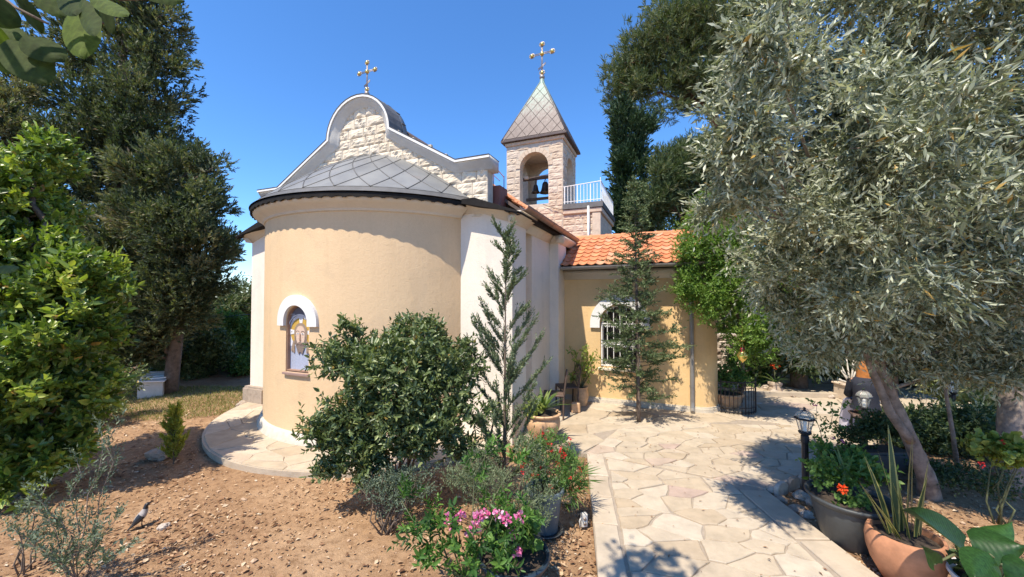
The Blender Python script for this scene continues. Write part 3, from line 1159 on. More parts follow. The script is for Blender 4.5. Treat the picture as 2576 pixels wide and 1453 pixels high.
def gable_half(z):
    if z < 4.5: return 2.70
    if z < 5.30: return 2.145 - (z - 4.5) / 0.8 * (2.145 - 0.72)
    d = 0.66 ** 2 - (z - 5.37) ** 2
    return math.sqrt(d) if d > 0 else 0
def dome_half(z):
    # where the dome meets the gable face
    lo, hi = 0.0, 2.7
    if z > dome_z(1.08): return 0.0
    for _ in range(30):
        mid = (lo + hi) / 2
        if dome_z(math.hypot(mid, ACY)) > z: lo = mid
        else: hi = mid
    return lo
z = 3.62
row = 0
while z < 6.0:
    h = random.uniform(0.16, 0.22)
    hw = max(gable_half(z), gable_half(z + h * 0.5))
    if hw > 0.12:
        x = -hw
        first = True
        while x < hw - 0.02:
            w = random.uniform(0.2, 0.42)
            if hw - x - w < 0.14: w = hw - x
            inner_ = dome_half(z + h * 0.9) - 0.25
            if not (x > -inner_ and x + w < inner_):
                inst("stone", random.choice(GB), gable, (x + 0.006, 0.018, z + 0.006), (0, 0, 0), (w - 0.012, 1, h - 0.012))
            x += w
    z += h
    row += 1

# gable coping: cornice swept round the outline, with a metal cap
def coping_path():
    p = [(-2.80, 4.56), (-2.145, 4.56), (-0.80, 5.33)]
    for i in range(19):
        a = math.pi - math.pi * i / 18
        p.append((0.72 * math.cos(a), 5.38 + 0.72 * math.sin(a)))
    p += [(0.80, 5.33), (2.145, 4.56), (2.80, 4.56)]
    return p
cp = coping_path()
def cop_frames(p):
    fr = []
    for i in range(len(p)):
        a = Vector(p[max(0, i - 1)]); b = Vector(p[min(len(p) - 1, i + 1)])
        t = (b - a).normalized()
        up = Vector((-t.y, t.x))
        c = Vector(p[i])
        if 0 < i < len(p) - 1:
            t1 = (c - a).normalized(); t2 = (b - c).normalized()
            k = 1 / max(0.6, math.cos(t1.angle(t2, 0) / 2))
        else:
            k = 1
        fr.append((Vector((0, -1, 0)), Vector((up.x, 0, up.y)) * k))
    return fr
fr = cop_frames(cp)
p3 = [Vector((x, 0.02, z)) for x, z in cp]
cprof2 = [(-0.22, -0.145), (0.0, -0.145), (0.03, -0.14), (0.038, -0.12), (0.05, -0.105), (0.075, -0.08), (0.115, -0.035), (0.14, 0.005), (0.15, 0.05), (-0.22, 0.05)]
gc = fix_normals(mobj("gable_cornice", sweep(p3, fr, cprof2), M['gcornice'], church, True))
cap = fix_normals(mobj("gable_cap", sweep(p3, fr, [(-0.24, 0.052), (0.170, 0.052), (0.175, 0.066), (-0.24, 0.070)]), M['seam'], church))
cap2 = fix_normals(mobj("gable_drip_edge", sweep(p3, fr, [(0.151, 0.012), (0.166, 0.012), (0.166, 0.05), (0.151, 0.05)]), M['surround'], church))
# barrel roof behind the round head of the gable
bv, bf = [], []
for k, y in enumerate((0.22, 0.36)):
    for i in range(25):
        a = math.pi * i / 24
        bv.append((0.80 * math.cos(a), y, 5.36 + 0.80 * math.sin(a)))
for i in range(24):
    bf.append((i, i + 1, 25 + i + 1, 25 + i))
bf.append(tuple(range(25, 50)))
mobj("barrel_roof", (bv, bf), M['zinc'], church, True)
for k in range(1, 9):
    a = math.pi * k / 9
    mobj("barrel_seam", tube([(0.805 * math.cos(a), 0.24, 5.36 + 0.805 * math.sin(a)), (0.805 * math.cos(a), 0.35, 5.36 + 0.805 * math.sin(a))], 0.012, 5), M['seam'], church)

# corner pilasters in white plaster, with sloping heads
def pilaster(s):
    p = [(2.12, -0.1), (3.15, -0.1), (3.15, 3.60), (2.58, 3.84), (2.12, 3.84)]
    p = [(x * s, z_) for x, z_ in p]
    o = mobj("corner_pilaster", prism_xz(p, 0.0, 0.636), M['white'], church)
    fix_normals(o)
    # sloping cornice moulding along the head
    hp = [(2.18, 3.705), (2.58, 3.705), (3.15, 3.495)]
    pts = [Vector((x * s, 0, z_)) for x, z_ in hp]
    up = [Vector((0, 0, 1)), Vector((0.10 * s, 0, 1)), Vector((0.0, 0, 1))]
    prof_ = [(-0.02, 0), (0.015, 0.0), (0.03, 0.02), (0.05, 0.045), (0.10, 0.085), (0.17, 0.115), (0.195, 0.14), (0.20, 0.165), (-0.02, 0.165)]
    fix_normals(mobj("pilaster_cornice", sweep(pts, [(Vector((0, -1, 0)), u) for u in up], prof_), M['cornice'], church, True))
    # return along the flank
    sp = [Vector((3.15 * s, -0.13, 3.495)), Vector((3.15 * s, 0.70, 3.495))]
    fix_normals(mobj("pilaster_cornice", sweep(sp, [(Vector((s, 0, 0)), Vector((0, 0, 1)))] * 2, prof_), M['cornice'], church, True))
    # black scalloped fascia over it
    n = 90
    e, o_, zl, zh = [], [], [], []
    for i in range(n + 1):
        x = 2.22 + (3.33 - 2.22) * i / n
        e.append((x * s, -0.235, 0)); o_.append(Vector((0, -1, 0)))
        zz = 3.745 if x < 2.58 else 3.745 - (x - 2.58) * 0.37
        zl.append(zz + 0.085); zh.append(zz + 0.155)
    fix_normals(mobj("pilaster_fascia", fascia_strip(e, o_, zl, zh, 0.19, 0.17), M['black'], church))
    # lead covered shoulder roof
    rp = [(2.2, 3.90), (2.58, 3.905), (3.36, 3.62), (3.36, 3.60), (2.2, 3.86)]
    rp = [(x * s, z_) for x, z_ in rp]
    fix_normals(mobj("shoulder_roof", prism_xz(rp, -0.245, 0.9), M['black'], church))
    return o
pilaster(1)
pilaster(-1)
# worn stone foot of the far pilaster
ft = bevel(mobj("pilaster_foot", box(-3.24, -2.55, -0.13, 0.3, -0.1, 0.33), M['rock'], church), 0.04, 2)

# nave body
nave = mobj("nave_wall", box(-3.0, 2.95, 0.4, 6.6, -0.1, 3.62), M['yellow2'], church)
mobj("nave_wall_panel", box(2.94, 3.09, 1.126, 2.35, -0.1, 3.60), M['white'], church)
cpil = mobj("nave_corner_pilaster", box(2.94, 3.285, 2.29, 2.95, -0.1, 3.58), M['white'], church)
mobj("nave_wall_panel", box(-3.12, -2.99, 0.9, 6.4, -0.1, 3.60), M['white'], church)
eprof = [(-0.02, 0), (0.015, 0.0), (0.03, 0.02), (0.05, 0.045), (0.09, 0.085), (0.125, 0.115), (0.13, 0.15), (-0.02, 0.15)]
for pts_, o_ in (([(3.09, 0.66, 3.46), (3.09, 2.30, 3.46)], (1, 0, 0)), ([(3.06, 2.29, 3.45), (3.42, 2.29, 3.45)], (0, -1, 0)), ([(3.285, 2.15, 3.452), (3.285, 3.4, 3.452)], (1, 0, 0))):
    fix_normals(mobj("nave_cornice", sweep(pts_, [(Vector(o_), Vector((0, 0, 1)))] * 2, eprof), M['cornice'], church, True))

def gutter(name, a, b, r, m, parent, down=Vector((0, 0, 1))):
    a, b = Vector(a), Vector(b)
    t = (b - a).normalized()
    o = t.cross(Vector((0, 0, 1))).normalized()
    pr = []
    for i in range(9):
        an = math.pi * i / 8
        pr.append((-math.cos(an) * r, -math.sin(an) * r))
    for i in range(8, -1, -1):
        an = math.pi * i / 8
        pr.append((-math.cos(an) * (r - 0.008), -math.sin(an) * (r - 0.008)))
    ob = fix_normals(mobj(name, sweep([a, b], [(o, Vector((0, 0, 1)))] * 2, pr), m, parent, False))
    # collars where lengths join
    L = (b - a).length
    for k in range(1, int(L / 0.9) + 1):
        c = a + t * (k * L / (int(L / 0.9) + 1))
        fix_normals(mobj("gutter_collar", sweep([c, c + t * 0.05], [(o, Vector((0, 0, 1)))] * 2, [(x * 1.06, y * 1.06) for x, y in pr]), m, ob))
    return ob
mobj("nave_eave_board", box(3.0, 3.34, 0.5, 3.55, 3.60, 3.66), M['black'], church)
gutter("nave_gutter", (3.40, -0.12, 3.73), (3.40, 3.55, 3.70), 0.075, M['brgutter'], church)

# roof tiles: one interlocking clay tile, copied
def tile_mesh(w, l, m):
    prof_ = []
    for i in range(9):
        u = i / 8
        zz = 0.020 * math.cos(u * 2 * math.pi) * (0.6 if 0.2 < u < 0.8 else 1.0) + 0.006
        if u > 0.88: zz += 0.008
        prof_.append((u * w * 1.05 - w * 0.5, zz))
    v, f = [], []
    for y, dz in ((0.0, 0.026), (l * 1.12, 0.0)):
        for x, z_ in prof_:
            v.append((x, y, z_ + dz))
        for x, z_ in prof_:
            v.append((x, y, z_ + dz - 0.014))
    n = 9
    for i in range(n - 1):
        f.append((i, i + 1, 2 * n + i + 1, 2 * n + i))
        f.append((n + i + 1, n + i, 3 * n + i, 3 * n + i + 1))
        f.append((i + 1, i, n + i, n + i + 1))
    f.append((0, 2 * n, 3 * n, n)); f.append((n - 1, 2 * n - 1, 4 * n - 1, 3 * n - 1))
    me = mesh_data("roof_tile", v, f, False)
    me.materials.append(m)
    return me
TW, TL = 0.185, 0.255
TILE = tile_mesh(TW, TL, M['tile'])

# nave roof: eave at x=3.36, z=3.70, rising to the ridge over x=0
NS = 0.72
na_ = math.atan(NS)
nroof = fix_normals(mobj("nave_roof", prism_xz([(3.34, 3.66), (0, 3.66 + 3.34 * NS), (-3.34, 3.66), (-3.34, 3.60), (0, 3.58 + 3.3 * NS), (3.34, 3.60)], 0.46, 6.4), M['wood'], church))
sl = math.hypot(3.34, 3.34 * NS)
for r_ in range(9):
    for c_ in range(26):
        d = r_ * TL + 0.0
        x = 3.36 - d * math.cos(na_); zz = 3.675 + d * math.sin(na_)
        o = inst("roof_tile", TILE, nroof, (x, 0.60 + c_ * TW, zz), (0, 0, 0))
        Mx = Matrix.Rotation(R(90), 4, 'Z') @ Matrix.Rotation(na_, 4, 'X')
        o.rotation_euler = Mx.to_euler()
# brown sheet-metal box and small iron bracket behind the shoulder
bx_ = bevel(mobj("sheet_metal_box", box(2.60, 2.82, 0.26, 0.58, 3.80, 4.22), M['brownmetal'], church), 0.008)
mobj("iron_bracket", join(tube([(2.62, 0.42, 4.15), (2.62, 0.42, 4.66)], 0.008, 5), tube([(2.62, 0.42, 4.64), (2.82, 0.42, 4.40)], 0.008, 5), tube([(2.82, 0.42, 4.18), (2.82, 0.42, 4.42)], 0.008, 5), tube([(2.62, 0.42, 4.46), (2.74, 0.42, 4.34)], 0.006, 5)), M['brownmetal'], church)

# ---- side wing
WY = 2.80
WX1 = 6.40
def wing_poly(x0, x1, y0, y1, r, n=10):
    p = [(x0, y0)]
    for i in range(n + 1):
        a = -math.pi / 2 + (math.pi / 2) * i / n
        p.append((x1 - r + r * math.cos(a), y0 + r + r * math.sin(a)))
    p += [(x1, y1), (x0, y1)]
    return p
wing = mobj("wing_wall", prism_xy(wing_poly(2.94, WX1, WY, 5.6, 0.42), -0.1, 2.90), M['yellow2'], church)
WCX, WHW = 4.50, 0.41
wop = arch_poly(WCX, 0.76, 1.72, WHW)
bool_cut(wing, [prism_xz(wop, WY - 0.2, WY + 0.6)])
wpl = fix_normals(mobj("wing_plinth", prism_xy(wing_poly(3.29, WX1 + 0.05, WY - 0.05, 5.6, 0.46), -0.1, 0.10), M['plinth'], church))
bevel(wpl, 0.03, 2)
cpath = [(x, y) for x, y in wing_poly(3.29, WX1, WY, 5.6, 0.42)][:-1]
fr_ = []
for i, p in enumerate(cpath):
    a = Vector(cpath[max(0, i - 1)]); b = Vector(cpath[min(len(cpath) - 1, i + 1)])
    t = (b - a).normalized()
    fr_.append((Vector((t.y, -t.x, 0)), Vector((0, 0, 1))))
fix_normals(mobj("wing_cornice", sweep([(x, y, 2.68) for x, y in cpath], fr_, [(-0.02, 0), (0.015, 0), (0.03, 0.02), (0.05, 0.05), (0.09, 0.10), (0.13, 0.14), (0.135, 0.20), (-0.02, 0.20)]), M['cornice'], church, True))
WS = math.tan(R(27))
WE_Y, WE_Z = 2.47, 2.96
wroof = fix_normals(mobj("wing_roof", [[(3.0, WE_Y, WE_Z - 0.02), (6.7, WE_Y, WE_Z - 0.02), (6.7, 4.16, WE_Z - 0.02 + 1.69 * WS), (3.0, 4.16, WE_Z - 0.02 + 1.69 * WS),
                                  (3.0, 5.9, WE_Z - 0.02), (6.7, 5.9, WE_Z - 0.02), (3.0, WE_Y, WE_Z - 0.06), (6.7, WE_Y, WE_Z - 0.06), (6.7, 5.9, WE_Z - .06), (3.0, 5.9, WE_Z - .06)],
                                 [(0, 1, 2, 3), (3, 2, 5, 4), (0, 6, 7, 1), (6, 9, 8, 7), (1, 7, 8, 5, 2), (0, 3, 4, 9, 6)]], M['wood'], church))
mobj("wing_soffit", box(3.29, 6.55, WE_Y + 0.02, WY + 0.1, 2.885, 2.897), M['black'], church)
wa = math.atan(WS)
for r_ in range(8):
    for c_ in range(19):
        d = r_ * TL * 0.93
        o = inst("roof_tile", TILE, wroof, (3.22 + c_ * TW, WE_Y - 0.02 + d * math.cos(wa), WE_Z + d * math.sin(wa) + random.uniform(0, 0.004)), (wa, 0, random.gauss(0, 0.008)))
# ridge tiles
rv, rf = lathe([(0.085, 0.0), (0.095, 0.02), (0.085, 0.36), (0.10, 0.37), (0.10, 0.42)], 10, 0, 0, 0, math.pi)
RID = mesh_data("ridge_tile", [(z_, -x, y) for x, y, z_ in rv], rf, True)
RID.materials.append(M['tile'])
for k in range(9):
    inst("ridge_tile", RID, wroof, (3.25 + k * 0.39, 4.16, WE_Z + 1.69 * WS - 0.03))
gutter("wing_gutter", (6.75, WE_Y - 0.075, 2.965), (3.30, WE_Y - 0.075, 2.94), 0.07, M['gutter'], church)
dsp = [(5.90, WE_Y - 0.07, 2.92), (5.90, WE_Y + 0.02, 2.78), (5.90, WY - 0.07, 2.60), (5.90, WY - 0.07, 0.2), (5.90, WY - 0.10, 0.08), (5.90, WY - 0.17, 0.03)]
ds = mobj("downspout", tube(dsp, 0.042, 10), M['gutter'], church, False)
for zz in (2.2, 1.35, 0.5):
    mobj("pipe_clip", lathe([(0.05, zz), (0.05, zz + 0.03)], 10, 5.90, WY - 0.07), M['gutter'], ds)

# ---- window of the wing: surround, reveal sill, frame, panes, grille
def hood(name, cx, zs, r_in, r_out, y0, y1, parent, m, curve=None, foot=0.10, n=28):
    """arched hood moulding band, with short straight feet"""
    p = []
    for i in range(n + 1):
        a = math.pi * i / n
        p.append((cx + r_out * math.cos(a), zs + r_out * math.sin(a) * 0.98))
    p.append((cx - r_out, zs - foot))
    p.append((cx - r_in, zs - foot))
    for i in range(n + 1):
        a = math.pi - math.pi * i / n
        p.append((cx + r_in * math.cos(a), zs + r_in * math.sin(a)))
    p.append((cx + r_in, zs - foot)); p.append((cx + r_out, zs - foot))
    # split into quads so that the band can follow a curved wall
    nn = n + 2
    outer = [(cx + r_out, zs - foot)] + p[:n + 1] + [(cx - r_out, zs - foot)]
    inner_ = [(cx + r_in, zs - foot)] + [(cx + r_in * math.cos(math.pi * i / n), zs + r_in * math.sin(math.pi * i / n)) for i in range(n + 1)] + [(cx - r_in, zs - foot)]
    v, f = [], []
    for (xo, zo), (xi, zi) in zip(outer, inner_):
        for (x, z_), y in (((xo, zo), y0), ((xi, zi), y0), ((xi, zi), y1), ((xo, zo), y1)):
            yy = y + (curve(x) if curve else 0)
            v.append((x, yy, z_))
    k = len(outer)
    for i in range(k - 1):
        a, b = i * 4, i * 4 + 4
        for j in range(4):
            j2 = (j + 1) % 4
            f.append((a + j, a + j2, b + j2, b + j))
    f += [(0, 1, 2, 3), (4 * k - 1, 4 * k - 2, 4 * k - 3, 4 * k - 4)]
    return fix_normals(mobj(name, (v, f), m, parent))
win = mobj("window", prism_xz(arch_poly(WCX, 0.765, 1.72, WHW - 0.004), WY + 0.20, WY + 0.23), M['glass'], church)
hood("window_hood", WCX, 1.72, WHW + 0.01, WHW + 0.215, WY - 0.055, WY + 0.05, church, M['surround'])
bevel(mobj("window_sill", box(WCX - 0.46, WCX + 0.44, WY - 0.07, WY + 0.2, 0.70, 0.757), M['cornice'], church), 0.01)
frame = arch_poly(WCX, 0.762, 1.72, WHW - 0.004)
fin = arch_poly(WCX, 0.80, 1.72, WHW - 0.045)
fv, ff = [], []
for (xo, zo), (xi, zi) in zip(frame, fin):
    fv += [(xo, WY + 0.16, zo), (xi, WY + 0.16, zi), (xi, WY + 0.2, zi), (xo, WY + 0.2, zo)]
for i in range(len(frame)):
    a, b = i * 4, ((i + 1) % len(frame)) * 4
    for j in range(4):
        ff.append((a + j, a + (j + 1) % 4, b + (j + 1) % 4, b + j))
fix_normals(mobj("window_frame", (fv, ff), M['whitepaint'], win))
grille = mobj("window_grille", join(box(WCX - 0.40, WCX + 0.40, WY + 0.035, WY + 0.055, 0.79, 0.815), box(WCX - 0.40, WCX + 0.40, WY + 0.035, WY + 0.055, 1.255, 1.275),
                                    box(WCX - 0.40, WCX + 0.40, WY + 0.035, WY + 0.055, 1.70, 1.72), box(WCX - 0.40, WCX - 0.375, WY + 0.035, WY + 0.055, 0.815, 1.70), box(WCX + 0.375, WCX + 0.40, WY + 0.035, WY + 0.055, 0.815, 1.70)), M['whitepaint'], church)
def scroll(cx, cz, r):
    a = []
    for s in (-1, 1):
        pts = []
        for i in range(12):
            t = i / 11
            an = R(-90) + t * R(400)
            rr = r * (1 - 0.6 * t)
            pts.append((cx + s * (r + 0.006 + rr * math.cos(an)), WY + 0.045, cz + rr * math.sin(an)))
        a.append(tube(pts, 0.0055, 5))
    return join(*a)
for i in range(5):
    x = WCX - 0.40 + 0.8 * (i + 1) / 6
    top_z = 1.72 + math.sqrt(max(0.0, (WHW - 0.03) ** 2 - (x - WCX) ** 2))
    mobj("bar", tube([(x, WY + 0.045, 0.81), (x, WY + 0.045, top_z)], 0.0085, 6), M['whitepaint'], grille)
    for zz in (0.86, 1.215, 1.315, 1.66):
        mobj("scroll", scroll(x, zz, 0.026), M['whitepaint'], grille)

# ---- icon niche on the apse
def yap(x): return ACY - math.sqrt(max(0.01, AR ** 2 - x * x))
y_f = ACY - AR
hood("niche_hood", 0.0, 1.90, 0.262, 0.435, -0.05, 0.06, church, M['surround'], yap, 0.07)
for s in (-1, 1):
    pass
sv = []
npan = mobj("icon_panel", prism_xz(arch_poly(0, 1.10, 1.90, 0.252), y_f + 0.085, y_f + 0.10), None, church)
npan.data.materials.append(simple("icon_ground", (0.36, 0.40, 0.52), 0.6, 0, 0.12, 40, 0.3, 90))
sil = []
for i in range(9):
    x = -0.285 + 0.57 * i / 8
    sil.append(x)
v_, f_ = [], []
for x in sil:
    y = yap(x)
    v_ += [(x, y - 0.045, 1.055), (x, y - 0.045, 1.085), (x, y + 0.15, 1.10), (x, y + 0.15, 1.05)]
for i in range(8):
    for j in range(4):
        f_.append((i * 4 + j, i * 4 + (j + 1) % 4, i * 4 + 4 + (j + 1) % 4, i * 4 + 4 + j))
f_ += [(0, 1, 2, 3), (35, 34, 33, 32)]
fix_normals(mobj("niche_sill", (v_, f_), simple("brown_sill", (0.30, 0.20, 0.17), 0.7), church))

IC = {}
for nm, c in (('dark', (0.13, 0.13, 0.165)), ('veil', (0.66, 0.66, 0.72)), ('gold', (0.52, 0.33, 0.07)), ('hair', (0.30, 0.22, 0.16)), ('skin', (0.62, 0.46, 0.36)),
              ('line', (0.09, 0.06, 0.05)), ('beard', (0.20, 0.15, 0.125)), ('white', (0.72, 0.72, 0.74)), ('rim', (0.33, 0.20, 0.14))):
    IC[nm] = simple("icon_" + nm, c, 0.6, 0, 0.14, 60, 0.35, 110)
IY = y_f + 0.085
icl = [0]
def icon_piece(name, poly, m):
    icl[0] += 1
    y = IY - 0.0011 * icl[0]
    if name not in ('icon_sky', 'icon_letter', 'icon_letter_bar'):
        poly = [(a * 1.10, 1.60 + (b - 1.60) * 1.10 + 0.06) for a, b in poly]
    o = mobj(name, prism_xz(poly, y - 0.001, y), IC[m], npan)
    return fix_normals(o)
def ell(cx, cz, rx, rz, a0=0, a1=360, n=28):
    return [(cx + rx * math.cos(R(a0 + (a1 - a0) * i / n)), cz + rz * math.sin(R(a0 + (a1 - a0) * i / n))) for i in range(n if a1 - a0 == 360 else n + 1)]
def band(cx, cz, r0, r1, a0, a1, n=24):
    o = [(cx + r1 * math.cos(R(a0 + (a1 - a0) * i / n)), cz + r1 * math.sin(R(a0 + (a1 - a0) * i / n))) for i in range(n + 1)]
    return o + [(cx + r0 * math.cos(R(a1 - (a1 - a0) * i / n)), cz + r0 * math.sin(R(a1 - (a1 - a0) * i / n))) for i in range(n + 1)]
HC = 1.66
icon_piece("icon_sky", [(-0.246, 1.80)] + [(0.246, 1.80)] + [(0.246 * math.cos(math.pi * i / 20), 1.90 + 0.246 * math.sin(math.pi * i / 20)) for i in range(21)], 'dark')
icon_piece("icon_veil", [(-0.24, 1.45), (0.24, 1.45)] + [(0.24 * math.cos(math.pi * i / 20), HC + 0.02 + 0.235 * math.sin(math.pi * i / 20)) for i in range(21)], 'veil')
icon_piece("icon_halo", ell(0, HC, 0.215, 0.212), 'gold')
for a in (0, 90, 180):
    icon_piece("icon_halo_arm", [(x * math.cos(R(a)) - z_ * math.sin(R(a)), HC + x * math.sin(R(a)) + z_ * math.cos(R(a))) for x, z_ in ((0.13, -0.026), (0.222, -0.042), (0.222, 0.042), (0.13, 0.026))], 'white')
    icon_piece("icon_mark", ell(0.185 * math.cos(R(a)), HC + 0.185 * math.sin(R(a)), 0.009, 0.009, n=8), 'line')
icon_piece("icon_hair", [(-0.115, 1.50), (-0.132, 1.60)] + [(0.132 * math.cos(R(a)), HC + 0.135 * math.sin(R(a))) for a in range(180, -1, -12)] + [(0.132, 1.60), (0.115, 1.50)], 'hair')
for s in (-1, 1):
    icon_piece("icon_lock", [(s * 0.115, 1.54), (s * 0.15, 1.53), (s * 0.178, 1.44), (s * 0.19, 1.385), (s * 0.165, 1.365), (s * 0.155, 1.40), (s * 0.14, 1.35), (s * 0.118, 1.36), (s * 0.12, 1.43)][::s], 'hair')
icon_piece("icon_beard", [(-0.11, 1.60), (-0.105, 1.50), (-0.075, 1.42), (-0.05, 1.36), (-0.03, 1.335), (-0.012, 1.37), (0.012, 1.37), (0.03, 1.335), (0.05, 1.36), (0.075, 1.42), (0.105, 1.50), (0.11, 1.60)], 'beard')
icon_piece("icon_face", [(-0.088, 1.62), (-0.082, 1.55), (-0.06, 1.50), (-0.042, 1.485), (0.042, 1.485), (0.06, 1.50), (0.082, 1.55), (0.088, 1.62)] + [(0.088 * math.cos(R(a)), 1.67 + 0.085 * math.sin(R(a))) for a in range(0, 181, 15)], 'skin')
for s in (-1, 1):
    icon_piece("icon_brow", band(s * 0.052, 1.640, 0.034, 0.041, 30, 150, 8), 'line')
    icon_piece("icon_eye", ell(s * 0.050, 1.640, 0.026, 0.011, n=12), 'white')
    icon_piece("icon_pupil", ell(s * 0.047, 1.641, 0.0095, 0.0095, n=10), 'line')
    icon_piece("icon_moustache", [(s * 0.004, 1.520), (s * 0.05, 1.505), (s * 0.085, 1.465), (s * 0.055, 1.480), (s * 0.004, 1.502)][::s], 'beard')
icon_piece("icon_nose", [(-0.007, 1.65), (0.006, 1.65), (0.012, 1.57), (0.022, 1.542), (0.0, 1.533), (-0.02, 1.542), (-0.009, 1.57)], 'rim')
icon_piece("icon_mouth", ell(0.0, 1.492, 0.024, 0.006, n=10), 'rim')
icon_piece("icon_veil_rim", band(0, HC + 0.02, 0.232, 0.246, 8, 172), 'white')
def letter(kind, cx, cz, h):
    w = h * 0.55; t = h * 0.11
    if kind == 'I':
        return [[(cx - t / 2, cz), (cx + t / 2, cz), (cx + t / 2, cz + h), (cx - t / 2, cz + h)]]
    if kind == 'C':
        return [band(cx, cz + h / 2, h * 0.36, h * 0.48, 60, 300, 14)]
    return [[(cx - w / 2, cz), (cx - w / 2 + t, cz), (cx + w / 2, cz + h), (cx + w / 2 - t, cz + h)], [(cx + w / 2 - t, cz), (cx + w / 2, cz), (cx - w / 2 + t, cz + h), (cx - w / 2, cz + h)]]
for k, cx in (('I', -0.175), ('C', -0.125), ('X', 0.115), ('C', 0.175)):
    for poly in letter(k, cx, 1.93, 0.07):
        icon_piece("icon_letter", poly, 'veil')
for sgn in (-1, 1):
    icon_piece("icon_letter_bar", [(sgn * 0.15 - 0.05, 2.012), (sgn * 0.15 + 0.05, 2.012), (sgn * 0.15 + 0.05, 2.018), (sgn * 0.15 - 0.05, 2.018)], 'veil')
# thin raised edge round the icon
e_o = arch_poly(0, 1.105, 1.90, 0.252); e_i = arch_poly(0, 1.125, 1.90, 0.240)
v_, f_ = [], []
for (xo, zo), (xi, zi) in zip(e_o, e_i):
    v_ += [(xo, IY - 0.055, zo), (xi, IY - 0.055, zi), (xi, IY - 0.001, zi), (xo, IY - 0.001, zo)]
for i in range(len(e_o)):
    a, b = i * 4, ((i + 1) % len(e_o)) * 4
    for j in range(4):
        f_.append((a + j, a + (j + 1) % 4, b + (j + 1) % 4, b + j))
fix_normals(mobj("icon_frame", (v_, f_), IC['rim'], npan))

# ---- crosses
def cross(parent, base, h, yaw=0.0):
    """trefoil-ended cross with slanted lower bar; returns its root part"""
    bar = 0.026 * h / 0.75
    q = []
    def pt(x, z_): return (base[0] + x * math.cos(yaw), base[1] + x * math.sin(yaw), base[2] + z_ * h)
    stem = join(tube([pt(0, 0.0), pt(0, 0.16)], 0.018 * h, 8), tube([pt(-0.012 * h * 1.3, 0.16), pt(-0.012 * h * 1.3, 0.97)], 0.011 * h, 6), tube([pt(0.012 * h * 1.3, 0.16), pt(0.012 * h * 1.3, 0.97)], 0.011 * h, 6))
    root = mobj("roof_cross", stem, M['pewter'], parent, True)
    mobj("cross_arm", join(tube([pt(-0.29 * h, 0.735), pt(0.29 * h, 0.735)], 0.011 * h, 6), tube([pt(-0.29 * h, 0.70), pt(0.29 * h, 0.70)], 0.011 * h, 6)), M['pewter'], root, True)
    mobj("cross_footbar", join(tube([pt(-0.11 * h, 0.28), pt(0.11 * h, 0.42)], 0.010 * h, 6), tube([pt(-0.11 * h, 0.315), pt(0.11 * h, 0.455)], 0.010 * h, 6)), M['pewter'], root, True)
    sph = [(0.0001, -1), (0.38, -0.92), (0.71, -0.71), (0.92, -0.38), (1, 0), (0.92, 0.38), (0.71, 0.71), (0.38, 0.92), (0.0001, 1)]
    def ball(x, z_, r, m, nm, sq=1.0):
        c = Vector(pt(x, z_))
        mobj(nm, lathe([(a * r, c.z + b * r * sq) for a, b in sph], 12, c.x, c.y), m, root, True)
    ball(0, 0.06, 0.075 * h, M['pewter'], "cross_ball")
    for x, z_, r in ((0, 0.715, 0.062), (-0.29, 0.715, 0.055), (0.29, 0.715, 0.055), (0, 0.98, 0.055), (0, 0.19, 0.05)):
        ball(x * h, z_, r * h, M['gold'], "cross_boss")
    for x, z_ in ((-0.29, 0.715), (0.29, 0.715), (0, 0.98), (0, 0.19)):
        pts = [(base[0] + (x * h + 0.078 * h * math.cos(t)) * math.cos(yaw), base[1] + (x * h + 0.078 * h * math.cos(t)) * math.sin(yaw), base[2] + (z_ + 0.062 * math.sin(t)) * h) for t in [2 * math.pi * i / 14 for i in range(15)]]
        mobj("cross_ring", tube(pts, 0.012 * h, 5), M['pewter'], root, True)
    return root
mobj("cross_base", join(box(-0.22, 0.12, 0.02, 0.36, 6.13, 6.20), lathe([(0.12, 6.19), (0.05, 6.24), (0.04, 6.30)], 12, 0.0, 0.12)), M['seam'], church)
cross(church, (0.0, 0.12, 6.26), 0.68)

# ================================================================ BELL TOWER
TC = (1.80, 5.80)
cM = Matrix.Translation(CHURCH) @ Matrix.Rotation(-PHI, 4, 'Z')
tower = empty("bell_tower", cM @ Vector((TC[0], TC[1], 0)), -PHI, "square limestone bell tower with green copper spire behind the tiled wing roof", "tower")
HX, HY = 0.88, 0.80
twall = mobj("tower_wall", box(-HX, HX, -HY, HY, 3.4, 6.86), M['mortar'], tower)
SILL, SPR, AHW = 5.03, 6.15, 0.445
def arch_yz(z0, zs, hw, x0, x1):
    v, f = prism_xz(arch_poly(0, z0, zs, hw), x0, x1)
    return [(y, x, z_) for x, y, z_ in v], f
bool_cut(twall, [box(-HX + 0.26, HX - 0.26, -HY + 0.26, HY - 0.26, SILL, 6.72),
                 prism_xz(arch_poly(0, SILL, SPR, AHW), -1.2, 1.2), arch_yz(SILL, SPR, 0.38, -1.2, 1.2)])
def face_blocks(parent, place, half, z0, z1, hw, zs, vo, blocks, hs=(0.17, 0.22), ws=(0.24, 0.44), sill=None):
    z_ = z0
    while z_ < z1 - 0.05:
        h = random.uniform(*hs)
        if z1 - z_ - h < 0.1: h = z1 - z_
        zm = z_ + h * 0.5
        hole = 0
        if hw and sill is not None and z_ + h > sill + 0.02:
            if zm < zs: hole = hw
            else:
                d = (hw + vo) ** 2 - (max(z_, zs) - zs) ** 2
                hole = math.sqrt(d) if d > 0 else 0
        spans = [(-half, half)] if hole <= 0 else [(-half, -hole), (hole, half)]
        for a, b in spans:
            x = a
            while x < b - 0.02:
                w = random.uniform(*ws)
                if b - x - w < 0.14: w = b - x
                place(x + 0.005, z_ + 0.005, w - 0.01, h - 0.01)
                x += w
        z_ += h
